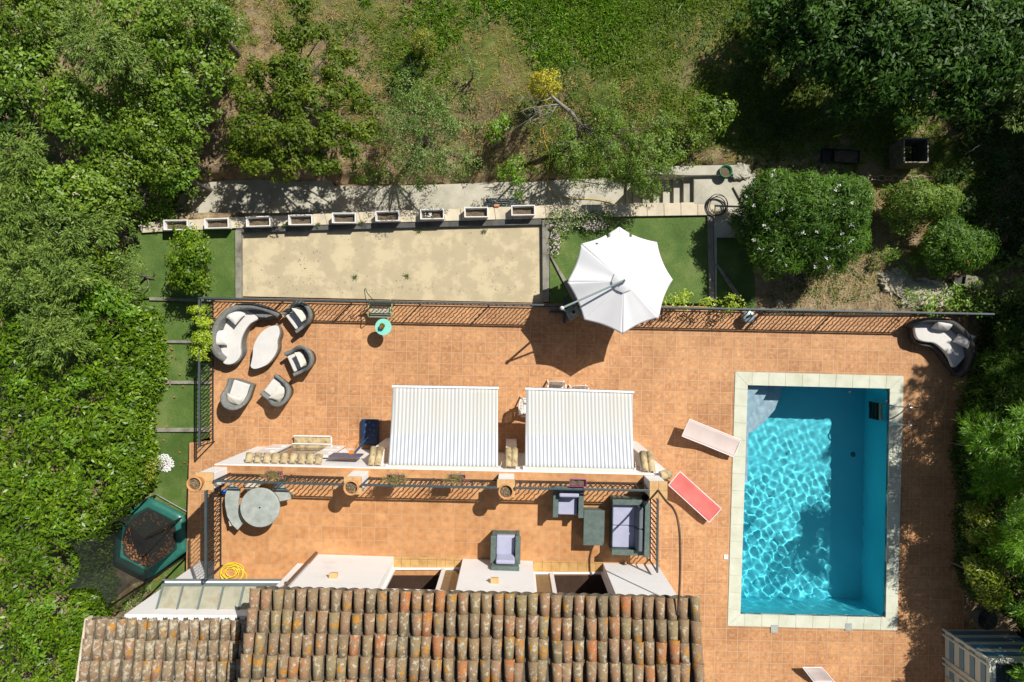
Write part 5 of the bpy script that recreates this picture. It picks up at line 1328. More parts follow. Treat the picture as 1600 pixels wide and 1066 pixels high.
for k in range(6):
    c = P(1337 + k * 20.5, 278.5, .4); q = MB()
    q.tube([(c.x + .10 * math.cos(a), c.y + .085 * math.sin(a), .40) for a in [2 * PI * j / 20 for j in range(20)]], .016, 6, closed=True)
    q.tube([(c.x + .1, c.y + .06, .4), (c.x + .19, c.y + .03, .4), (c.x + .28, c.y + .06, .4)], .016, 6).tube([(c.x + .1, c.y - .06, .4), (c.x + .19, c.y - .03, .4), (c.x + .28, c.y - .06, .4)], .016, 6)
    q.build('block', M['edging'], eg_)
# yellow stick
MB().tube([P(1302, 214, .5), P(1315, 210, .55)], .02, 6).solo('stick', m_flat('yellow_paint', (.62, .42, .03), .5), 'short yellow stick on the shaded ground', 'stick')
MB().bar(P(1508, 241, .5), P(1534, 225, .5), .02, .02).solo('stick', M['grey_metal'], 'thin grey rod lying in deep shade', 'stick')

# rocks beyond the railing
def rock(label, px_, py_, z, r, name='rock', mat='rock', seed=0):
    c = P(px_, py_, z); rn = random.Random(seed); mb = MB(); ph = [rn.uniform(0, 6) for _ in range(6)]
    def fn(u, v):
        th, fi = u * 2 * PI, v * PI / 2
        s = 1 + .12 * math.sin(3 * th + ph[0]) + .09 * math.sin(5 * th + ph[1] + 5 * v) + .06 * math.sin(11 * th + ph[2] + 9 * v) + .05 * math.sin(17 * th + ph[4] - 13 * v)
        zz = r[2] * (1 - (1 - math.sin(fi)) ** 2.6) * (1 + .16 * math.sin(6 * u * PI + ph[3] + 7 * v) * math.cos(fi) + .10 * math.sin(14 * u * PI + ph[5] + 19 * v) * math.cos(fi))
        return (c.x + r[0] * s * math.cos(th) * math.cos(fi) ** .7, c.y + r[1] * s * math.sin(th) * math.cos(fi) ** .7, z - .15 + zz)
    mb.grid(fn, 72, 26, False); return mb.solo(name, M[mat], label, 'rock', 'limestone rocks beyond the terrace railing')
rock('large rough limestone outcrop against the railing', 1447, 458, .12, (1.05, .46, .26), seed=1)
rock('tall pale limestone rock between the two oleanders', 1397, 440, .12, (.50, .42, .30), seed=2)
rock('low limestone rock beside the slab in the shade', 1362, 462, .05, (.7, .3, .16), seed=3)
rock('small white stone against the railing by the sleeper', 1218, 473, .05, (.11, .10, .22), seed=4, mat='stone')
rock('pale flat rock at the corner of the paving above the steps', 1158, 268, .3, (.32, .24, .16), seed=5, mat='concrete')
rock('grey paving fragment below the dark tree', 1205, 250, .3, (.28, .16, .10), seed=6, mat='concrete')
MB().box(P(1521, 441, .45), (.50, .34, .05), -.15).solo('stone_slab', m_flat('brown_grey_slab', (.22, .19, .16), .85), 'flat brown-grey slab lying in the hedge shade', 'slab', bevel=.01)
MB().box(P(1499, 440, .35), (.36, .34, .06), -.1).solo('stone_slab', m_flat('dark_slab', (.07, .065, .055), .85), 'dark slab next to the limestone outcrop', 'slab', bevel=.01)

# striped beach hut
hx, hy = 12.70, -8.46
ht = thing('beach_hut', (hx + .9, hy - 1.2, 0), 'small blue and white striped beach hut with a dark roof', 'beach hut')
HB = 1.9
MB().box((hx + .95, hy - 1.3, HB / 2), (1.86, 2.56, HB - .06)).build('wall', M['hutwhite'], ht)
sn = MB()
for k in range(4): sn.box((hx + .95, hy - .008, .30 + k * .44), (1.88, .03, .20))
sn.build('blue_boards', M['hutblue'], ht)
for y0_, zz in ((hy - .10, 0), (hy - 1.02, 0)):
    for k in range(4):
        MB().box((hx + .012, y0_ - .42, .36 + k * .44), (.03, .62, .19)).build('wall_panel', M['hutblue2'], ht)
        MB().box((hx + .012, y0_ - .02, .36 + k * .44), (.032, .09, .17)).build('corner_panel', M['hutblue2'], ht)
for y0_ in (hy - .02, hy - .17, hy - .86, hy - 1.02, hy - 1.7, hy - 2.5):
    MB().box((hx - .015, y0_, HB / 2), (.06, .06, HB)).build('batten', M['hutwhite'], ht, bevel=.005)
MB().box((hx + .01, hy - 1.9, .9), (.04, 1.1, 1.6)).build('door', M['tan'], ht)
MB().box((hx + .95, hy - 1.3, HB + .02), (1.92, 2.64, .05)).build('roof_rim', M['hutwhite'], ht, bevel=.008)
MB().box((hx + 1.02, hy - 1.35, HB + .06), (1.7, 2.5, .04)).build('roof', M['hutroof'], ht, bevel=.008)
c = P(1537, 965, .3); sp = thing('stone_pot', (c.x, c.y, 0), 'dark weathered stone pot in the shade beside the beach hut', 'pot')
MB().lathe([(.15, 0), (.22, .2), (.28, .42), (.30, .45), (.26, .45), (.22, .38), (.001, .36)], (0, 0, 0), 24).build('body', m_flat('dark_stone', (.07, .085, .085), .8), sp, local=True)
n = 40; pos = np.zeros((n, 3)) + np.array((c.x, c.y, .37)); d = norm(np.c_[RNG.normal(size=(n, 2)), RNG.uniform(.5, 1.5, n)])
leaf_obj('bare_twigs', pos, d, norm(np.cross(d, rdir(n))), RNG.uniform(.2, .5, n), .012, M['bark'], sp)
# ------------------------------------------------------------------ vegetation
def vn(seed):
    r = np.random.default_rng(seed); G = r.random((64, 64))
    def f(x, y, s):
        x, y = np.asarray(x) * s + 900.3, np.asarray(y) * s + 700.7
        i, j = np.floor(x).astype(int), np.floor(y).astype(int); u, v = x - i, y - j; u, v = u * u * (3 - 2 * u), v * v * (3 - 2 * v)
        g = lambda a, b: G[a % 64, b % 64]
        return (g(i, j) * (1 - u) + g(i + 1, j) * u) * (1 - v) + (g(i, j + 1) * (1 - u) + g(i + 1, j + 1) * u) * v
    return lambda x, y, s: .6 * f(x, y, s) + .28 * f(x, y, s * 2.1) + .12 * f(x, y, s * 4.3)
N1, N2, N3 = vn(1), vn(2), vn(3)
gzv = np.vectorize(gz)
LM = {
 'laurel': m_leaf('laurel_leaf', (.024, .055, .005, 1), (.066, .132, .009, 1), (.155, .23, .02, 1), .38, .25, .9, .35),
 'wood': m_leaf('woodland_leaf', (.036, .072, .010, 1), (.080, .145, .016, 1), (.175, .235, .028, 1), .45, .25, .8),
 'wood2': m_leaf('broadleaf_yellowish', (.052, .098, .016, 1), (.10, .182, .026, 1), (.20, .26, .04, 1), .45, .3, .9),
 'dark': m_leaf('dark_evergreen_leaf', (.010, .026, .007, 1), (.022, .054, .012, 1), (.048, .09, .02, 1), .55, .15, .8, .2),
 'chest': m_leaf('large_dark_leaf', (.012, .032, .008, 1), (.026, .068, .013, 1), (.06, .12, .022, 1), .5, .2, .9, .25),
 'conifer': m_leaf('conifer_spray', (.042, .078, .018, 1), (.085, .145, .028, 1), (.16, .23, .05, 1), .6, .12, .9),
 'conifer2': m_leaf('bluish_conifer_spray', (.045, .082, .022, 1), (.092, .155, .036, 1), (.18, .24, .062, 1), .6, .12, .9),
 'citrus': m_leaf('citrus_leaf', (.02, .05, .006, 1), (.07, .14, .012, 1), (.22, .27, .02, 1), .45, .2, 1.2, .3),
 'fruit': m_leaf('fruit_tree_leaf', (.03, .06, .008, 1), (.07, .115, .014, 1), (.17, .19, .025, 1), .5, .3, 1.3, .3),
 'olive': m_leaf('grey_green_leaf', (.045, .085, .03, 1), (.09, .15, .05, 1), (.17, .25, .08, 1), .5, .2, 1),
 'sparse': m_leaf('thin_mid_green_leaf', (.045, .085, .018, 1), (.085, .15, .024, 1), (.17, .24, .045, 1), .5, .3, 1),
 'oleander': m_leaf('oleander_leaf', (.018, .048, .007, 1), (.042, .10, .013, 1), (.10, .19, .026, 1), .5, .2, .9, .3),
 'bamboo': m_leaf('bamboo_leaf', (.03, .08, .008, 1), (.085, .19, .014, 1), (.17, .30, .03, 1), .4, .35, .6),
 'bamboo_shade': m_leaf('shade_dark_bamboo_leaf', (.012, .03, .005, 1), (.03, .065, .008, 1), (.05, .10, .014, 1), .5, .25, .6, .2),  # darker copy of the bamboo leaf, shade put into its colour
 'yellow': m_leaf('yellow_green_leaf', (.10, .16, .015, 1), (.22, .30, .03, 1), (.36, .42, .06, 1), .4, .35, 1.2),
 'gold': m_leaf('golden_leaf', (.10, .10, .008, 1), (.30, .26, .02, 1), (.62, .50, .05, 1), .5, .25, 1.5),
 'olivegold': m_leaf('olive_gold_leaf', (.07, .09, .01, 1), (.14, .16, .02, 1), (.26, .27, .04, 1), .5, .25, 1.2),
 'bright': m_leaf('fresh_green_leaf', (.045, .10, .012, 1), (.10, .20, .022, 1), (.20, .31, .04, 1), .45, .35, 1),
 'pit': m_leaf('olive_yellow_leaf', (.07, .10, .015, 1), (.15, .19, .03, 1), (.26, .29, .06, 1), .35, .25, 1),
 'grass': m_leaf('meadow_grass', (.05, .085, .012, 1), (.105, .165, .02, 1), (.19, .25, .04, 1), .6, .3, .8),
 'weed': m_leaf('bluish_weed', (.035, .07, .02, 1), (.065, .12, .035, 1), (.12, .18, .055, 1), .6, .3, .8),
 'strawgrass': m_leaf('dry_grass', (.13, .10, .055, 1), (.24, .185, .10, 1), (.38, .31, .19, 1), .8, .15, .9),
 'white': m_flat('white_petals', (.78, .78, .76), .6, 0, .03), 'pink': m_flat('pale_pink_petals', (.74, .58, .64), .6, 0, .1), 'red': m_flat('crimson_petals', (.45, .02, .05), .6, 0, .1),
 'cream': m_flat('cream_blossom', (.50, .50, .26), .7, 0, .15)}
def px2(x, y, z, rpx, rz=None, ry=None):
    k = (H - z) / F; c = P(x, y, z); r = rpx * k
    return ((c.x, c.y, z), (r, (ry * k if ry else r), rz or r * .75))
def tree(name, label, cat, blobs, mat, group=None, dens=11, cr=.17, L=.10, asp=.5, kind='broad', per=26, trunk=.07, ground=None, up=.6, jit=.18, lo=-.35, flowers=None, nb=5, base=None, part='crown', fold=.15):
    B = [px2(*b) for b in blobs]
    cx = sum(b[0][0] for b in B) / len(B); cy = sum(b[0][1] for b in B) / len(B); zt = max(b[0][2] for b in B)
    if base: bp = P(base[0], base[1], .3); cx, cy = bp.x, bp.y
    zg = gz(cx, cy) if ground is None else ground
    t = thing(name, (cx, cy, zg), label, cat, group)
    crown(part, B, dens, cr, L, asp, LM[mat], t, kind, per, up, jit, lo, fold=fold)
    if trunk:
        rr = max(b[1][0] for b in B)
        if len(B) > 3:
            mb = MB(); top = Vector((cx, cy, zg + (zt - zg) * .5)); mb.tube([(cx, cy, zg - .1), tuple(top)], [trunk * 1.3, trunk], 8)
            for c, r in B:
                e = Vector(c) + Vector((random.uniform(-.3, .3) * r[0], random.uniform(-.3, .3) * r[1], 0)); m1 = top.lerp(e, .5) + Vector((random.uniform(-.15, .15), random.uniform(-.15, .15), -.1))
                pts = spline([top, m1, e], 4); mb.tube(pts, [trunk * (.46 - .042 * i) for i in range(9)], 6)
                for _ in range(3):
                    s = pts[random.randint(4, 8)]; a = random.uniform(0, 6.28); mb.tube([s, s + Vector((math.cos(a) * r[0] * .8, math.sin(a) * r[1] * .8, random.uniform(-.05, .25)))], [trunk * .2, trunk * .06], 5)
            mb.build('trunk', M['bark'], t)
        else: limbs((cx, cy, zg - .1), (cx, cy, zt), trunk, (rr * .7, rr * .7, .5), nb, 'trunk', M['bark'], t)
    if flowers:
        fm, n, s = flowers; ps = []
        for c, r in B:
            m_ = max(2, int(n / len(B))); u = rdir(m_ * 4); u = u[u[:, 2] > .25][:m_]; ps.append(np.array(c) + u * np.array(r) * 1.06)
        ps = np.concatenate(ps); k = 9; idx = np.repeat(np.arange(len(ps)), k); pos = ps[idx] + RNG.normal(0, s * .6, (len(idx), 3))
        d = norm(np.c_[RNG.normal(size=(len(idx), 2)), RNG.normal(0, .3, len(idx))])
        o = leaf_obj('blossom', pos, d, norm(np.c_[RNG.normal(0, .4, (len(idx), 2)), np.ones(len(idx))]), s, s * .8, LM[fm], t)
    return t

# --- woodland on the left
W = [
 ('broadleaf_tree', 'dark broadleaf tree filling the top left corner of the wood', [(25, 25, 3.6, 62), (80, 10, 3.4, 45)], 'wood', 'broad'),
 ('conifer', 'soft blue-green feathery tree near the top of the wood, above a dark hollow', [(150, 62, 3.6, 46), (190, 90, 3.2, 32)], 'conifer2', 'feather'),
 ('broadleaf_tree', 'light green tree at the top edge between the feathery tree and the bare track', [(215, 20, 3.0, 52), (250, 55, 2.7, 36)], 'wood2', 'broad'),
 ('broadleaf_tree', 'mid green tree at the top edge of the wood nearest the bare track', [(305, 25, 2.6, 52), (345, 45, 2.2, 32)], 'wood', 'broad'),
 ('broadleaf_tree', 'leafy tree by the track, next one down from the top edge', [(335, 85, 1.9, 34), (295, 105, 2.2, 40)], 'wood2', 'broad'),
 ('broadleaf_tree', 'yellow-green tree on the left edge below the corner tree', [(18, 105, 3.4, 50), (60, 85, 3.2, 34)], 'wood2', 'broad'),
 ('broadleaf_tree', 'small-leaved tree right of the dark hollow in the wood', [(235, 115, 2.4, 42)], 'wood', 'broad'),
 ('broadleaf_tree', 'wide light green tree directly below the dark hollow', [(105, 178, 2.6, 52), (150, 200, 2.4, 38)], 'wood2', 'broad'),
 ('broadleaf_tree', 'dark tree at the left edge level with the dark hollow', [(12, 180, 3.0, 42)], 'dark', 'broad'),
 ('broadleaf_tree', 'tree in the middle of the wood smothered in pale creeper', [(200, 170, 2.3, 42), (215, 205, 2.1, 36)], 'wood', 'broad'),
 ('broadleaf_tree', 'bright tree at the edge of the wood facing the bare track', [(268, 165, 2.0, 42), (300, 195, 1.5, 28)], 'wood2', 'broad'),
 ('broadleaf_tree', 'low spreading tree at the wood edge just above the concrete path', [(245, 235, 1.7, 42), (285, 240, 1.2, 26)], 'wood', 'broad'),
 ('broadleaf_tree', 'small yellowish tree overhanging the end of the concrete path', [(268, 280, 1.0, 24), (285, 262, 1.0, 18)], 'bright', 'broad'),
 ('conifer', 'blue-green conifer on the left edge above the blossoming tree', [(35, 240, 2.9, 44)], 'conifer2', 'feather'),
 ('flowering_tree', 'tree dotted with cream blossom on the left side of the wood', [(90, 300, 2.5, 48), (130, 285, 2.3, 34), (60, 285, 2.5, 30)], 'wood2', 'broad'),
 ('broadleaf_tree', 'rounded green tree between the blossoming tree and the path end', [(178, 262, 2.0, 42), (190, 305, 1.7, 32)], 'wood', 'broad'),
 ('conifer', 'dark conifer on the left edge below the blossoming tree', [(18, 330, 2.7, 46)], 'conifer', 'feather'),
 ('conifer', 'broad conifer in front of the rusty soil patch', [(100, 362, 2.4, 46), (140, 345, 2.1, 32)], 'conifer2', 'feather'),
 ('conifer', 'conifer with drooping grey-green sprays at the left edge', [(35, 410, 2.5, 46)], 'conifer2', 'feather'),
 ('conifer', 'large feathery conifer pointing its sprays towards the citrus tree', [(105, 430, 2.3, 44), (80, 470, 2.2, 36)], 'conifer2', 'feather'),
 ('juniper', 'rounded dense juniper bordering the turf with the citrus tree', [(196, 410, 1.3, 30), (203, 445, 1.2, 26), (180, 430, 1.4, 30)], 'conifer2', 'broad'),
 ('conifer', 'pale feathery conifer rising out of the laurel hedge', [(80, 515, 2.3, 38), (115, 530, 2.0, 26)], 'conifer2', 'feather'),
 ('broadleaf_tree', 'low leafy tree between the big conifers and the turf', [(150, 390, 1.7, 34), (160, 340, 1.7, 30)], 'wood', 'broad'),
 ('broadleaf_tree', 'glossy bright shrub tree wedged between juniper and laurel hedge', [(160, 470, 1.7, 34), (195, 485, 1.3, 22)], 'bright', 'broad'),
]
for nm_, lab, bl, mt, kd in W:
    if kd == 'feather': tree(nm_, lab, 'tree', bl, mt, 'trees of the wood', dens=22, cr=.24, L=.12, asp=.20, kind='feather', per=46, trunk=.08, jit=.2)
    elif nm_ == 'juniper': tree(nm_, lab, 'shrub', bl, mt, None, dens=26, cr=.13, L=.06, asp=.35, per=36, trunk=.05, jit=.08)
    else: tree(nm_, lab, 'tree', bl, mt, 'trees of the wood', dens=18, cr=.18, L=.105 if mt != 'wood' else .085, asp=.5, per=34, trunk=.08, jit=.22, flowers=('cream', 30, .035) if nm_ == 'flowering_tree' else None)

def field(name, label, region, ztop, dens, per, cr, L, asp, mat, kind=None, cat=None, group=None, side=None, up=.8, amp=.25, ns=.9, part=None, parent=None, density=None, flat=False, kd='broad', skew=0):
    """leaf clumps over an uneven top surface. region: (x0,x1,y0,y1) world box + test, ztop: fn(x,y)"""
    (x0, x1, y0, y1), test = region
    n = int((x1 - x0) * (y1 - y0) * dens); x = RNG.uniform(x0, x1, n); y = RNG.uniform(y0, y1, n)
    keep = test(x, y)
    if density is not None: keep &= RNG.random(n) < density(x, y)
    x, y = x[keep], y[keep]; n = len(x)
    hz_ = ztop(x, y) + amp * (N1(x, y, ns) * 2 - 1) + amp * .45 * (N2(x, y, ns * 3) * 2 - 1)
    layer = RNG.random(n) ** 2; z = hz_ - layer * (.35 if not flat else .06)
    e = .05; gx_ = (N1(x + e, y, ns) - N1(x - e, y, ns)) / e * amp; gy_ = (N1(x, y + e, ns) - N1(x, y - e, ns)) / e * amp
    u = norm(np.c_[-gx_ + skew * 0, -gy_, np.ones(n)])
    p, d, nn_ = leaves_on(np.c_[x, y, z], u, per, cr, up, kind=kd)
    l = L * RNG.uniform(.65, 1.3, len(p))
    o = leaf_obj(part or name, p, d, nn_, l, l * asp, LM[mat], parent)
    if parent is None: tag(o, label, cat, group, kind)
    return o
def interp(pts):
    a = np.array(pts, float); o_ = np.argsort(a[:, 0]); return lambda v: np.interp(v, a[o_, 0], a[o_, 1])
# laurel hedge: right-hand limit given at its top
lim = interp([(P(0, py, 1.2).y, P(px, py, 1.2).x) for px, py in ((205, 470), (222, 500), (228, 560), (226, 600), (208, 640), (206, 690), (206, 740), (196, 775), (160, 825), (128, 870), (124, 915), (135, 945), (125, 1000), (112, 1066), (100, 1110))])
lh = thing('laurel_hedge', (-12.5, -4, -.4), 'tall glossy laurel hedge along the stepped turf and trampoline', 'hedge')
def lt(x, y):
    dd = lim(y) - x; return 1.15 + .75 * np.clip(dd / 2.2, 0, 1) + 0 * y - .5 * np.clip(1 - dd / .25, 0, 1)
field('foliage', None, ((-15.6, -9.5, -10.5, 1.3), lambda x, y: (x < lim(y) + .10 * np.sin(y * 6) + .14 * (N3(x, y, 2.2) - .5)) & (y < 1.1 + (x + 13) * .1)), lt, 42, 17, .135, .14, .40, 'laurel', parent=lh, part='foliage', amp=.42, up=.75, ns=1.1)
# its flank facing the turf
n = 5200; y = RNG.uniform(-10, .9, n); x = lim(y) - RNG.uniform(0, .35, n); z = RNG.uniform(-.5, 1.15, n)
p, d, nn_ = leaves_on(np.c_[x, y, z], norm(np.c_[np.ones(n), np.zeros(n), np.full(n, .4)]), 7, .12, .4); leaf_obj('flank_foliage', p, d, nn_, .11 * RNG.uniform(.7, 1.2, len(p)), .045, LM['laurel'], lh)
yl = MB()
for k in range(26):
    y = -9.5 + k * .42; x = float(lim(y)) - .6 - random.random() * .3; yl.tube([(x, y, -.5), (x + random.uniform(-.1, .1), y, .8)], [.035, .02], 6)
yl.build('stems', M['bark'], lh)
# yellower young shoots in the laurel
cs = [(80, 560), (120, 600), (105, 690), (70, 660), (60, 760), (90, 820), (40, 1000), (50, 960), (155, 580), (30, 600), (55, 1020), (70, 950), (150, 665)]
cc2 = np.array([list(P(a + random.uniform(-9, 9), b + random.uniform(-9, 9), 1.9 if a < 130 else 1.45)) for a, b in cs for _ in range(6)])
p, d, nn_ = leaves_on(cc2, np.tile([0, 0, 1.], (len(cc2), 1)), 13, .12, .8); leaf_obj('young_shoots', p, d, nn_, .12 * RNG.uniform(.7, 1.2, len(p)), .05, LM['bright'], lh)
# undergrowth below the wood and at its fringe
wl = interp([(P(0, py, .6).y, P(px, py, .6).x) for px, py in ((385, -20), (378, 40), (362, 90), (330, 130), (318, 190), (300, 235), (296, 270), (262, 300), (240, 330), (205, 350), (185, 360), (165, 400), (200, 470))])
field('undergrowth', 'dense dark green undergrowth beneath the wood', ((-17, -7.0, 1.0, 10.8), lambda x, y: x < wl(y) - .05 + .25 * (N3(x, y, 1.5) - .5)), lambda x, y: gzv(x, y) + .55 + 0 * x, 16, 22, .17, .09, .5, 'wood', kind='stuff', amp=.3)
field('undergrowth', 'leafy creeper spilling over the end of the stone wall', ((-11.6, -9.4, 3.2, 5.4), lambda x, y: (x < -9.75 - (4.2 - y) * .05) & (((x + 10.5) / .9) ** 2 + ((y - 4.2) / .85) ** 2 < 1)), lambda x, y: .35 + 0 * x, 40, 16, .12, .075, .55, 'bright', kind='stuff', amp=.15)

# --- solitary trees and shrubs on the slope
FT = [(468, 12, 3.4, 15), (476, 48, 3.1, 17), (437, 50, 2.9, 12), (456, 66, 3.0, 16), (505, 52, 2.8, 10), (432, 108, 2.8, 24), (465, 112, 2.9, 24), (522, 78, 2.5, 13), (548, 90, 2.4, 13), (520, 112, 2.5, 18), (556, 148, 2.2, 19), (575, 165, 2.1, 11), (398, 118, 2.3, 15), (392, 160, 2.3, 24), (448, 150, 2.9, 24), (482, 158, 2.9, 22), (520, 150, 2.6, 15), (520, 195, 2.6, 20), (558, 205, 2.2, 20), (578, 205, 2.0, 14), (545, 232, 2.2, 14), (500, 215, 2.7, 20), (462, 205, 3.0, 22), (420, 205, 2.8, 24), (378, 205, 2.3, 22), (372, 238, 1.8, 22), (405, 252, 2.1, 24), (448, 252, 2.4, 24), (492, 252, 2.2, 20), (510, 262, 1.8, 12), (372, 130, 1.9, 12)]
FT = [(a, b, z * .80, r) for a, b, z, r in FT]
tree('fruit_tree', 'sprawling dark green fruit tree with open crown, its shadow over the concrete path', 'tree', FT, 'fruit', None, dens=44, cr=.12, L=.085, asp=.55, per=26, trunk=.085, base=(458, 180), jit=.3, lo=-.6)
tree('fruit_tree', 'airy grey-green fruit tree on the slope behind the middle planters', 'tree', [(640, 150, 1.7, 32), (690, 160, 1.8, 30), (615, 200, 1.6, 34), (660, 205, 2.0, 40), (705, 200, 1.7, 32), (640, 250, 1.6, 38), (690, 255, 1.5, 32), (730, 250, 1.1, 18), (655, 285, .9, 22), (625, 165, 1.2, 20)], 'olive', None, dens=26, cr=.15, L=.055, asp=.5, per=22, trunk=.07, base=(660, 210), jit=.4, lo=-.7)
tree('topiary_shrub', 'small olive-green ball shrub high on the slope', 'shrub', [(662, 68, .95, 19, .55)], 'olivegold', None, dens=70, cr=.06, L=.05, asp=.4, per=22, trunk=.04, jit=.05, lo=-.5)
tree('topiary_shrub', 'golden yellow ball shrub behind the dead branches', 'shrub', [(850, 136, 1.25, 25, .6, 22)], 'gold', None, dens=60, cr=.07, L=.06, asp=.4, per=20, trunk=.04, jit=.08, lo=-.5)
tree('shrub', 'small dark shrub just below the olive-green ball', 'shrub', [(632, 112, .7, 20, .3, 12), (645, 122, .6, 12)], 'dark', None, dens=30, cr=.11, L=.06, asp=.5, per=18, trunk=.03)
tree('fruit_tree', 'half-dead fruit tree with thin foliage spreading over the garden steps', 'tree', [(882, 205, 1.3, 22), (890, 232, 1.3, 26), (905, 258, 1.0, 24), (935, 170, 1.3, 26), (960, 190, 1.2, 22), (955, 235, 1.6, 32), (990, 215, 1.5, 26), (1002, 255, 1.7, 38), (1040, 225, 1.5, 32), (1030, 258, 1.5, 26), (1008, 290, 1.3, 22), (1022, 296, 1.1, 13), (975, 270, 1.3, 26), (1035, 190, 1.0, 20)], 'sparse', None, dens=34, cr=.14, L=.058, asp=.5, per=24, trunk=.05, base=(905, 200), jit=.4, lo=-.7)
dt = thing('dead_tree', (P(905, 197, .3).x, P(905, 197, .3).y, gz(P(905, 197).x, P(905, 197).y)), 'leaning grey dead tree with bare forked branches below the golden shrub', 'tree')
mb = MB(); q = [P(906, 199, .2), P(893, 178, .9), P(876, 163, 1.3), P(862, 150, 1.5)]; mb.tube(spline(q, 5), [.085 - .0035 * i for i in range(16)], 8)
for (a, b, c, d_, e, f) in ((876, 163, 855, 165, 820, 170), (870, 158, 850, 172, 815, 182), (862, 152, 845, 158, 812, 150), (872, 160, 858, 182, 838, 199), (868, 158, 850, 180, 818, 196), (862, 150, 850, 148, 832, 154), (855, 168, 840, 178, 806, 200)):
    z0_, z1_ = 1.3, random.uniform(.6, 1.2); pts = spline([P(a, b, z0_), P(c, d_, (z0_ + z1_) / 2 + .15), P(e, f, z1_)], 4); mb.tube(pts, [.028 - .0028 * i for i in range(9)], 6)
    for _ in range(4):
        s = pts[random.randint(3, 7)]; mb.tube([s, s + Vector((random.uniform(-.35, 0), random.uniform(-.25, .2), random.uniform(-.1, .15)))], [.011, .004], 4)
mb.build('trunk', M['deadwood'], dt)
mb = MB()
for (a, b, c, d_, e, f) in ((907, 200, 930, 203, 975, 172), (907, 202, 940, 206, 985, 212), (905, 218, 925, 220, 960, 222), (880, 225, 868, 228, 858, 238), (900, 232, 890, 222, 866, 222)):
    pts = spline([P(a, b, .4), P(c, d_, .9), P(e, f, 1.4)], 4); mb.tube(pts, [.03 - .0028 * i for i in range(9)], 6)
    for _ in range(4):
        s = pts[random.randint(3, 7)]; mb.tube([s, s + Vector((random.uniform(-.1, .3), random.uniform(-.25, .25), random.uniform(-.05, .15)))], [.010, .004], 4)
mb.build('branch', M['deadwood'], dt)
SH = [('shrub', 'dense green bush on the slope between the sparse tree and the big dark tree', [(1100, 185, 1.1, 30), (1130, 172, 1.2, 24), (1090, 210, .9, 20)], 'wood', .08),
 ('shrub', 'bright green bush hanging over the path beside the yellow hose', [(805, 262, .5, 18), (808, 285, .1, 17), (790, 270, .3, 12)], 'bright', .07),
 ('shrub', 'light yellow-green ferny shrub on the dry slope', [(775, 205, .4, 17, .3), (790, 190, .35, 10, .25)], 'bright', .08),
 ('shrub', 'clump of bushes at the foot of the half-dead tree', [(905, 262, .2, 20), (880, 255, .2, 16), (915, 245, .4, 16)], 'wood', .07),
 ('shrub', 'small leafy sapling in the meadow above the planters', [(735, 100, .9, 10), (742, 120, .8, 10)], 'olive', .06),
 ('shrub', 'variegated pale shrub beneath the sprawling fruit tree', [(508, 172, .5, 12, .25)], 'bright', .06),
 ('shrub', 'low green shrub at the top corner of the path by the fruit tree', [(560, 262, .2, 18, .25), (590, 275, .0, 14, .2)], 'wood2', .07)]
for nm_, lab, bl, mt, L in SH: tree(nm_, lab, 'shrub', bl, mt, None, dens=28, cr=.12, L=L, asp=.5, per=20, trunk=.03, jit=.25)

# --- garden behind the railing on the right
tree('oleander', 'very large oleander covered in white flower clusters', 'shrub', [(1212, 318, 1.55, 50), (1220, 370, 1.35, 52), (1262, 330, 1.8, 58), (1304, 326, 1.7, 48, 1.0, 42), (1314, 355, 1.6, 48), (1280, 385, 1.3, 44), (1185, 345, 1.1, 34)], 'oleander', None, dens=62, cr=.13, L=.115, asp=.19, per=36, trunk=.05, flowers=('white', 110, .034), up=.6, jit=.09)
tree('oleander', 'smaller oleander with two crimson flowers beside the dark slab', 'shrub', [(1480, 378, 1.1, 38), (1510, 388, 1.0, 34), (1478, 400, .8, 30)], 'oleander', None, dens=58, cr=.13, L=.12, asp=.18, per=32, trunk=.04, flowers=('red', 6, .03), up=.6, jit=.1)
tree('shrub', 'rounded olive-green shrub between the oleanders and the clay edging', 'shrub', [(1425, 312, 1.3, 40, .8, 28), (1455, 318, 1.1, 32, .8, 28), (1408, 332, .9, 30)], 'sparse', None, dens=60, cr=.12, L=.06, asp=.5, per=28, trunk=.04, jit=.1)
tree('shrub', 'yellowish bushy weeds in the gap between the two oleanders', 'shrub', [(1385, 398, .5, 14, .3), (1370, 405, .4, 12, .3), (1420, 415, .4, 15, .3), (1432, 405, .4, 12, .3)], 'bright', None, dens=28, cr=.1, L=.06, asp=.4, per=16, trunk=0)
field('creeper', 'yellow-green creeper growing over the railing beside the parasol', ((4.2, 6.7, .55, 1.45), lambda x, y: (y > .93 - .03 * (x - 4.2) + .12 * np.sin(x * 5)) & (y < 1.32 - .04 * (x - 4.2) + .1 * np.sin(x * 4 + 1))), lambda x, y: .85 + 0 * x, 70, 13, .08, .06, .55, 'yellow', cat='creeper', amp=.15)
field('creeper', 'bright weeds pushing through the railing near the far sofa', ((11.4, 13.8, .5, 1.6), lambda x, y: y > .62 + .25 * np.sin(x * 2.3) ** 2), lambda x, y: .55 + 0 * x, 50, 13, .10, .07, .45, 'bright', cat='weeds', amp=.2)
field('undergrowth', 'leafy undergrowth beyond the end of the long railing', ((12.9, 16.5, -1.2, 2.6), lambda x, y: (x > 13.55 - .45 * (y > .9)) ), lambda x, y: .75 + .25 * np.clip(x - 13.5, 0, 2), 34, 16, .14, .085, .5, 'wood2', kind='stuff', amp=.4)
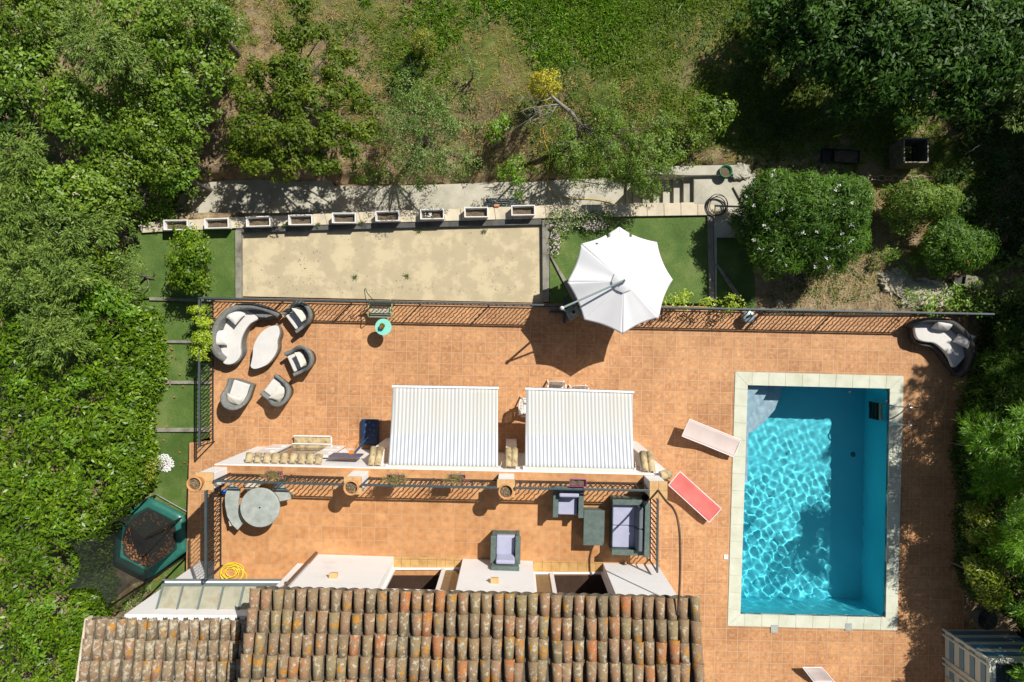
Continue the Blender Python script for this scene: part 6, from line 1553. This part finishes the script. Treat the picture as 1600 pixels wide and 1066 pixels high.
# hedge on the right of the pool: bamboo, dark fill and yellow-green shrubs
HG = [('bamboo', 'dark shaded bamboo behind the end of the far sofa', [(1568, 600, 1.3, 40, 1.0, 50), (1600, 570, 1.5, 40), (1600, 640, 1.6, 38)], 'bamboo_shade', 'feather', .13, .12),
 ('bamboo', 'bright green sunlit bamboo leaning over the terrace', [(1535, 690, 1.9, 28, .7, 30), (1560, 720, 2.1, 34), (1525, 665, 1.5, 18), (1595, 735, 2.3, 34), (1585, 690, 2.2, 30), (1548, 750, 1.7, 24)], 'bamboo', 'feather', .14, .12),
 ('bamboo', 'thin bright bamboo sprays above the yellow-green shrub', [(1585, 850, 2.1, 34), (1612, 830, 2.5, 40), (1565, 865, 1.7, 18)], 'bamboo', 'feather', .13, .12),
 ('shrub', 'olive-yellow shrub with rosettes of leaves beside the pool hedge, the lower of two', [(1530, 892, 1.5, 22, .5), (1545, 912, 1.6, 26, .5), (1556, 930, 1.4, 16, .4), (1518, 880, 1.3, 13, .4)], 'pit', 'broad', .10, .32),
 ('shrub', 'olive-yellow shrub between the sunlit bamboo and the lower shrub', [(1530, 825, 1.2, 22, .5), (1525, 800, 1.0, 18, .5), (1552, 840, 1.4, 20, .5)], 'pit', 'broad', .09, .32)]
for nm_, lab, bl, mt, kd, L, asp in HG:
    tree(nm_, lab, 'shrub' if nm_ != 'bamboo' else 'bamboo', bl, mt, None, dens=30 if kd == 'feather' else 34, cr=.22 if kd == 'feather' else .13, L=L, asp=asp if kd == 'feather' else .35, kind=kd, per=34 if kd == 'feather' else 20, trunk=.025, ground=-.1, jit=.25)
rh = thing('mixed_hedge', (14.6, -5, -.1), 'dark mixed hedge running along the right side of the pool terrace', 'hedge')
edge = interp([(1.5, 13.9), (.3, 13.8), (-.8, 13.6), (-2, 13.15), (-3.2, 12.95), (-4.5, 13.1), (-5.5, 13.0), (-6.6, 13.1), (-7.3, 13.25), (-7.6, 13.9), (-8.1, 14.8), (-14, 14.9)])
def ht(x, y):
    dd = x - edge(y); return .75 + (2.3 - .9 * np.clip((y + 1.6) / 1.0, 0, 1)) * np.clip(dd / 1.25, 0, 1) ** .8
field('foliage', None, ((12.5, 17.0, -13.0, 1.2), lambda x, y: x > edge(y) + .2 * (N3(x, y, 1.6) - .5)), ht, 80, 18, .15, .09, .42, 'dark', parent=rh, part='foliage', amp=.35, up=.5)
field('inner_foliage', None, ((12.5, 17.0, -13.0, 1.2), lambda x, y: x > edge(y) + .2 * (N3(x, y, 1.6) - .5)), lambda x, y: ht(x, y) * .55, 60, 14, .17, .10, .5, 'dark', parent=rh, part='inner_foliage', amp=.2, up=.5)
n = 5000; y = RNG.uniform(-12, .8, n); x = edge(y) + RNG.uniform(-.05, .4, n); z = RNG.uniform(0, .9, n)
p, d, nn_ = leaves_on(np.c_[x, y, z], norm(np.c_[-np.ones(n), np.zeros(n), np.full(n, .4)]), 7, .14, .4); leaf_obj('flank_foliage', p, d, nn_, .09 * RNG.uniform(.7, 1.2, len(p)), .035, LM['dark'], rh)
yl = MB()
for k in range(30):
    y = -12 + k * .42; x = float(edge(y)) + .8; yl.tube([(x, y, -.3), (x + random.uniform(-.1, .1), y, 1.6)], [.04, .02], 6)
yl.build('stems', M['bark'], rh)
# taller shoots that throw the ragged shadow on the coping
sh_ = []
for k in range(42):
    y = -2.0 - k * .18; sh_.append(((13.2 + random.uniform(-.05, .4) + (.35 if k % 4 else -.1), y, random.uniform(2.1, 2.9)), (.20, .20, .36)))
crown('tall_shoots', sh_, 26, .16, .15, .14, LM['bamboo'], rh, 'feather', 26)
tr_ = thing('tall_tree', (14.3, -2.3, -.1), 'tall slim tree behind the hedge whose crown shades the middle of the pool', 'tree')
crown('crown', [((13.25, -2.7, 5.0), (.86, .84, .45)), ((12.9, -2.1, 4.6), (.4, .4, .3)), ((13.95, -2.4, 4.4), (.5, .45, .45)), ((14.5, -2.0, 3.7), (.5, .5, .5))], 26, .17, .10, .5, LM['wood'], tr_, 'broad', 34)
MB().tube(spline([(14.3, -2.3, -.1), (14.4, -2.2, 2.2), (13.7, -2.7, 4.8)], 5), [.09 - .006 * i for i in range(11)], 8).build('trunk', M['bark'], tr_)
# unseen cypresses added outside the frame to keep the corner in deep shade
for k, (x, y, h, r) in enumerate(((16.6, 6.2, 5.8, 1.0), (17.2, 8.2, 7.0, 1.1), (17.6, 10.4, 8, 1.2), (16.6, 4.4, 4.9, .9), (18.4, 12.6, 8, 1.3), (19.2, 7.0, 8.5, 1.2), (19.4, 9.4, 8.5, 1.2), (16.9, 2.7, 8.6, 1.0), (17.6, 1.2, 6.2, 1.0), (17.4, -.6, 5.6, 1.0))):
    t = thing('cypress', (x, y, .2), 'unseen tall dark cypress added beyond the right edge to shade the garden corner', 'tree', 'unseen cypresses added for shade beyond the garden')
    crown('crown', [((x, y, .4 + h * .5), (r, r, h * .5))], 13, .24, .16, .3, LM['dark'], t, 'feather', 36, lo=-.9)
    MB().tube([(x, y, -.2), (x, y, h * .7)], [.14, .05], 8).build('trunk', M['bark'], t)

t = thing('round_tree', (15.1, -6.9, -.1), 'unseen rounded tree added outside the frame to shade the beach hut', 'tree')  # tree added out of view to put the hut in shade
crown('crown', [((15.1, -6.9, 3.0), (.9, 1.0, .9)), ((15.2, -8.4, 2.7), (.9, 1.0, .9))], 24, .18, .10, .5, LM['dark'], t, 'broad', 34)
MB().tube([(15.2, -7.3, -.2), (15.1, -7.0, 2.8)], [.11, .05], 8).build('trunk', M['bark'], t)
field('ivy', 'dark ivy added to blacken the shaded ground at the right edge', ((11.6, 17, 2.2, 9), lambda x, y: (x > 12.2 + .7 * (N3(x, y, .8) - .5) + .35 * (y < 3.5) * (3.5 - y)) & ((y < 4.9) | (x > 12.9))), lambda x, y: gzv(x, y) + .3 + 0 * x, 40, 17, .16, .09, .55, 'dark', kind='stuff', amp=.3)  # dark leaf sheet laid here to paint the deep shade black

# big dark broad-leaved tree, top right
tree('chestnut_tree', 'huge dark large-leaved tree covering the top right corner, its left half', 'tree', [(1225, 25, 2.0, 48), (1290, 30, 2.6, 56), (1265, 85, 2.2, 44), (1330, 75, 2.7, 54), (1330, 135, 2.1, 38), (1215, 60, 1.5, 30), (1375, 30, 3.0, 52), (1385, 100, 2.7, 48)], 'chest', 'big dark trees', dens=20, cr=.20, L=.15, asp=.36, per=28, trunk=.18, jit=.2, up=.5)
tree('chestnut_tree', 'huge dark large-leaved tree covering the top right corner, its right half', 'tree', [(1440, 50, 3.1, 54), (1500, 30, 3.1, 54), (1450, 110, 2.8, 46), (1520, 90, 2.9, 50), (1410, 150, 2.2, 34), (1480, 155, 2.3, 34), (1560, 40, 3.0, 48), (1565, 95, 2.7, 36), (1535, 130, 2.4, 34)], 'chest', 'big dark trees', dens=20, cr=.20, L=.15, asp=.36, per=28, trunk=.18, jit=.2, up=.5)
field('ivy', 'dark ivy and scrub in the shade left of the big tree', ((6.0, 10.5, 4.8, 10.4), lambda x, y: (x > 6.55 - .12 * (y - 7) + .5 * (N3(x, y, .9) - .5)) & (x < 7.8 + .42 * (y - 5))), lambda x, y: gzv(x, y) + .35 + 0 * x, 26, 15, .14, .07, .55, 'dark', kind='stuff', amp=.3)
tree('conifer', 'blue-grey conifer at the right edge beside the big dark tree', 'tree', [(1592, 135, 2.2, 22), (1600, 175, 2.1, 24), (1600, 100, 2.4, 24)], 'conifer2', None, dens=15, cr=.24, L=.12, asp=.2, kind='feather', per=36, trunk=.07)
# weeds inside the compost box
c = P(1421, 240, .8); field('weeds', 'green weeds growing inside the compost box', ((c.x - .28, c.x + .28, c.y - .28, c.y + .28), lambda x, y: (x - c.x) < .1 + (y - c.y) * .3), lambda x, y: .75 + 0 * x, 90, 12, .08, .06, .5, 'bright', kind='stuff', amp=.12)

# --- planting round the lawns and terrace
tree('citrus_tree', 'small glossy citrus tree standing on the turf square', 'tree', [(288, 376, 1.3, 18), (300, 392, 1.5, 22), (283, 408, 1.3, 18), (312, 402, 1.2, 14), (294, 420, 1.5, 22), (300, 442, 1.2, 19), (282, 438, 1.0, 14), (316, 428, .9, 11)], 'citrus', None, dens=60, cr=.11, L=.085, asp=.5, per=18, trunk=.04, ground=.06, jit=.35, lo=-.6)
tree('golden_shrub', 'bright yellow-green shrub against the side railing by the curved sofa', 'shrub', [(311, 485, .85, 7, .4), (319, 505, .9, 11, .4), (318, 528, .9, 12, .45), (314, 552, .8, 10, .4), (322, 540, .8, 8, .3)], 'yellow', None, dens=70, cr=.07, L=.06, asp=.5, per=18, trunk=.02, ground=0)
tree('shrub', 'small yellow-green shrub leaning over the white pebbles', 'shrub', [(222, 728, .25, 15, .3), (235, 735, .3, 14, .3), (225, 750, .15, 14, .3), (240, 722, .1, 8, .2)], 'pit', None, dens=45, cr=.09, L=.065, asp=.4, per=16, trunk=.02, ground=-.15)
tree('shrub', 'low silvery shrub beside the white wall under the trampoline', 'shrub', [(200, 945, -.1, 12, .2), (215, 930, -.1, 12, .2), (228, 920, -.15, 8, .15)], 'olive', None, dens=60, cr=.07, L=.04, asp=.6, per=16, trunk=0, ground=-.5)
fb_ = thing('flower_bed', (P(900, 345, .2).x, P(900, 345, .2).y, .06), 'low spreading plant with small pink flowers by the end of the sand court', 'flowers')
crown('leaves', [px2(905, 343, .15, 38, .25, 17), px2(875, 350, .15, 18, .25, 16), px2(940, 345, .12, 18, .2, 12), px2(868, 378, .12, 10, .2, 22), px2(925, 358, .1, 16, .2, 10)], 45, .09, .05, .5, LM['olive'], fb_, 'broad', 18, lo=0)
n = 300; ps = []
for b in ((905, 343, 36, 15), (875, 350, 17, 15), (868, 378, 9, 20), (930, 350, 22, 10)):
    m_ = n // 4; a = RNG.uniform(0, 6.28, m_); r = np.sqrt(RNG.random(m_)); c = P(b[0], b[1], .4); ps.append(np.c_[c.x + np.cos(a) * r * b[2] * .0185, c.y + np.sin(a) * r * b[3] * .0185, .38 - .12 * r])
ps = np.concatenate(ps); idx = np.repeat(np.arange(len(ps)), 3); d = norm(np.c_[RNG.normal(size=(len(idx), 2)), np.zeros(len(idx))])
leaf_obj('blossom', ps[idx] + RNG.normal(0, .006, (len(idx), 3)), d, norm(np.c_[RNG.normal(0, .4, (len(idx), 2)), np.ones(len(idx))]), .024, .022, LM['pink'], fb_)
# straw and twigs on the rocky strip
n = 900; x = RNG.uniform(7.6, 11.6, n); y = RNG.uniform(1.05, 2.3, n); z = gzv(x, y) + .03
d = norm(np.c_[RNG.normal(size=(n, 2)), RNG.normal(0, .12, n)]); o = leaf_obj('straw', np.c_[x, y, z], d, norm(np.c_[RNG.normal(0, .3, (n, 2)), np.ones(n)]), RNG.uniform(.08, .45, n), .013, M['straw']); tag(o, 'dry stalks strewn over the rocky strip', kind='stuff')

# --- meadow: tufts of green and dry grass
def blades(name, label, n, dens, L, Wd, mat, box, zup=.7, spread=.05, per=14, z0=.0, lean=1.0):
    x = RNG.uniform(box[0], box[1], n); y = RNG.uniform(box[2], box[3], n); k = RNG.random(n) < dens(x, y); x, y = x[k], y[k]
    x = np.repeat(x, per) + RNG.normal(0, spread, len(x) * per); y = np.repeat(y, per) + RNG.normal(0, spread, len(y) * per)
    z = gzv(x, y) + z0; m_ = len(x)
    d = norm(np.c_[RNG.normal(0, lean, (m_, 2)), RNG.uniform(.3, 1.2, m_) * zup]); nr = norm(np.cross(d, norm(np.c_[RNG.normal(size=(m_, 2)), np.zeros(m_)])))
    o = leaf_obj(name, np.c_[x, y, z], d, nr, L * RNG.uniform(.5, 1.4, m_), Wd * RNG.uniform(.7, 1.3, m_), LM[mat]); tag(o, label, kind='stuff'); return o
cut = lambda x, y: ((y > 5.15) | (x > 7.4)) & ((y > 1.1))
def gd(x, y):
    g_ = N1(x, y, .5) + .055 * (y - 7.2) + np.clip((x + 3) * .03, -.3, .12) + .4 * (N2(x, y, 1.9) - .5)
    g_ = g_ - .35 * ((x > 7.2) & (y < 3.0))
    return np.clip((g_ - .42) * 3.4, 0, 1) * cut(x, y)
blades('grass', 'green grass tufts over the slope', 26000, gd, .13, .018, 'grass', (-8.6, 14, 1.1, 12.8), .8)
blades('weeds', 'bluish weeds among the grass of the slope', 9000, lambda x, y: np.clip((N2(x, y, .45) - .40) * 3.5, 0, 1) * cut(x, y) * (x > -6), .09, .028, 'weed', (-8.6, 14, 1.1, 12.8), .5)
blades('dry_grass', 'bleached dry grass over the slope', 12000, lambda x, y: np.clip(1.15 - gd(x, y) * 1.3, 0, 1) * .62 * cut(x, y), .15, .010, 'strawgrass', (-8.6, 14, 1.1, 12.8), .35)
blades('grass', 'lush bright grass at the top of the slope', 9000, lambda x, y: np.clip((N3(x, y, .6) + .12 * (y - 8.6) - .12 * np.abs(x - .5) * .6 - .30) * 2.6, 0, 1) * cut(x, y), .17, .028, 'bright', (-5, 9, 7, 12.8), .9)
tfts = [(925, 333, .2), (940, 335, .2), (883, 326, .1), (862, 333, .2), (757, 361, .02), (656, 361, .02), (555, 433, .02), (636, 431, .02), (445, 352, .17), (497, 351, .17), (565, 349, .17), (373, 352, .12)]
px_ = np.array([P(*t_).x for t_ in tfts]); py_ = np.array([P(*t_).y for t_ in tfts]); pz_ = np.array([t_[2] for t_ in tfts])
idx = np.repeat(np.arange(len(tfts)), 46); m_ = len(idx); big = np.where(idx < 2, .11, .025)
d = norm(np.c_[RNG.normal(0, 1, (m_, 2)), RNG.uniform(.3, 1, m_)]); o = leaf_obj('weeds', np.c_[px_[idx] + RNG.normal(0, 1, m_) * big, py_[idx] + RNG.normal(0, .6, m_) * big, pz_[idx]], d, norm(np.cross(d, rdir(m_))), RNG.uniform(.04, .13, m_), .014, LM['weed']); tag(o, 'small weeds in the joints of wall and court', kind='stuff')
n = 900; x = RNG.uniform(-8, .9, n); y = RNG.uniform(1.4, 3.35, n); kk = (y > yedge(0) + .0 - (x) * .0222 + .05) & (RNG.random(n) < .08 + .8 * np.clip((N2(x, y, .9) - .56) * 6, 0, 1) + .4 * (y < 1.6)); x, y = x[kk], y[kk]; n = len(x)
d = norm(np.c_[RNG.normal(size=(n, 2)), np.zeros(n)]); o = leaf_obj('debris', np.c_[x, y, np.full(n, .012)], d, norm(np.c_[RNG.normal(0, .2, (n, 2)), np.ones(n)]), RNG.uniform(.012, .045, n), RNG.uniform(.01, .025, n), M['soil']); tag(o, 'small dark specks and bits on the sand court', kind='stuff')
n = 160; x = 13.3 - RNG.exponential(.5, n); y = RNG.uniform(-8, .6, n)
d = norm(np.c_[RNG.normal(size=(n, 2)), np.zeros(n)]); o = leaf_obj('fallen_leaves', np.c_[x, y, np.full(n, .012)], d, norm(np.c_[RNG.normal(0, .2, (n, 2)), np.ones(n)]), RNG.uniform(.03, .08, n), .03, M['litter']); tag(o, 'a few dry leaves blown along the foot of the pool hedge', kind='stuff')
# white stones in the meadow
for k, (a, b) in enumerate(((939, 64), (1014, 81), (586, 45), (1035, 182), (497, 228))): rock(['white stone in the upper middle of the meadow', 'white stone in the meadow near its bare patch', 'long pale stone high on the slope beyond the olive-green ball', 'pale stone low in the meadow near the dense green bush', 'grey stone beneath the sprawling fruit tree'][k], a, b, .5, (.05 if k < 2 else .11, .045, .08), name='stone', mat='stone', seed=20 + k)
# ------------------------------------------------------------------ water: a real rippled surface of refracting water
def m_water():
    m = bpy.data.materials.new('pool_water'); m.use_nodes = True; t = m.node_tree; t.nodes.clear()
    out = t.nodes.new('ShaderNodeOutputMaterial')
    gl = nd(t, 'ShaderNodeBsdfRefraction') ; gl.inputs['IOR'].default_value = 1.33; gl.inputs['Roughness'].default_value = 0
    return m
WATER_MODE = 'transp'
def water_mat():
    m = bpy.data.materials.new('pool_water'); m.use_nodes = True; t = m.node_tree; t.nodes.clear()
    out = t.nodes.new('ShaderNodeOutputMaterial')
    fres = nd(t, 'ShaderNodeFresnel'); fres.inputs['IOR'].default_value = 1.33
    gls = nd(t, 'ShaderNodeBsdfGlossy'); gls.inputs['Roughness'].default_value = .02
    rf = nd(t, 'ShaderNodeBsdfRefraction'); rf.inputs['IOR'].default_value = 1.33; rf.inputs['Roughness'].default_value = 0
    rf.inputs['Color'].default_value = (1, 1, 1, 1)
    mx = nd(t, 'ShaderNodeMixShader'); t.links.new(fres.outputs[0], mx.inputs[0]); t.links.new(rf.outputs[0], mx.inputs[1]); t.links.new(gls.outputs[0], mx.inputs[2])
    t.links.new(mx.outputs[0], out.inputs['Surface'])
    return m
def ripple(x, y):
    h = 0
    for kx, ky, a, ph in RIP: h = h + a * np.sin(kx * x + ky * y + ph)
    return h
RIP = []
for i in range(46):
    lam = RNG.uniform(.12, .38); th = RNG.uniform(0, 2 * PI); k = 2 * PI / lam
    RIP.append((k * math.cos(th), k * math.sin(th), .55 / k ** 2 * RNG.uniform(.5, 1.2), RNG.uniform(0, 6.28)))
X0, X1 = min(p[0] for p in RI) - .02, max(p[0] for p in RI) + .02
Y0, Y1 = min(p[1] for p in RI) - .02, max(p[1] for p in RI) + .02
NXw, NYw = 300, 500
gx, gy = np.meshgrid(np.linspace(X0, X1, NXw + 1), np.linspace(Y0, Y1, NYw + 1))
# calmer in the lee of the far end, livelier towards the house
amp = .13 + .30 / (1 + np.exp((gy + 3.6) * 1.5)) + .05 * np.sin(gx * 2.1 + 1) * np.sin(gy * 1.7)
hz = -.075 + ripple(gx, gy) * amp
me = bpy.data.meshes.new('water')
V = np.stack([gx, gy, hz], -1).reshape(-1, 3).astype(np.float32)
me.vertices.add(len(V)); me.vertices.foreach_set('co', V.ravel())
ii = (np.arange(NYw)[:, None] * (NXw + 1) + np.arange(NXw)[None, :]).ravel()
Q = np.stack([ii, ii + 1, ii + NXw + 2, ii + NXw + 1], -1).astype(np.int32)
me.loops.add(4 * len(Q)); me.loops.foreach_set('vertex_index', Q.ravel())
me.polygons.add(len(Q)); me.polygons.foreach_set('loop_start', np.arange(0, 4 * len(Q), 4, dtype=np.int32)); me.polygons.foreach_set('loop_total', np.full(len(Q), 4, dtype=np.int32))
me.polygons.foreach_set('use_smooth', np.ones(len(Q), bool))
me.materials.append(water_mat()); me.update(calc_edges=True)
wat = bpy.data.objects.new('water', me); COL.objects.link(wat); tag(wat, 'clear rippling pool water', kind='structure')
wat.cycles.is_caustics_caster = True
for o in bpy.data.objects:
    if o.parent is ROOT_POOL and o.name.split('.')[0] in ('basin', 'step', 'waterline_tiles'): o.cycles.is_caustics_receiver = True
# ------------------------------------------------------------------ light, sky, camera
SUN = Vector((.58, .60, 1.0)).normalized()
sd = bpy.data.lights.new('sun', 'SUN'); sd.energy = 4.8; sd.angle = math.radians(.53); sd.color = (1, .955, .88)
so = bpy.data.objects.new('sun', sd); COL.objects.link(so)
so.rotation_euler = SUN.to_track_quat('Z', 'Y').to_euler(); so.location = SUN * 60
try: sd.cycles.is_caustics_light = True
except Exception as e: print('caust', e)
wd = bpy.data.worlds.new('World'); SC.world = wd; wd.use_nodes = True
t = wd.node_tree; bg = t.nodes['Background']; sky = t.nodes.new('ShaderNodeTexSky'); sky.sky_type = 'NISHITA'
sky.sun_disc = False; sky.sun_elevation = math.asin(SUN.z); sky.sun_rotation = math.atan2(SUN.x, SUN.y)
t.links.new(sky.outputs[0], bg.inputs[0]); bg.inputs[1].default_value = .05
cd = bpy.data.cameras.new('camera'); cam = bpy.data.objects.new('camera', cd); COL.objects.link(cam)
cam.location = (0, 0, H); cam.rotation_euler = (0, 0, 0)
cd.sensor_width = 36; cd.lens = 36 * F / 1600; cd.clip_end = 2000; cd.clip_start = .1
SC.camera = cam
SC.view_settings.view_transform = 'Standard'; SC.view_settings.look = 'None'; SC.view_settings.exposure = .17; SC.view_settings.gamma = 1
SC.view_settings.use_curve_mapping = False
SC.cycles.max_bounces = 10; SC.cycles.transparent_max_bounces = 16
SC.cycles.caustics_refractive = True; SC.cycles.caustics_reflective = False
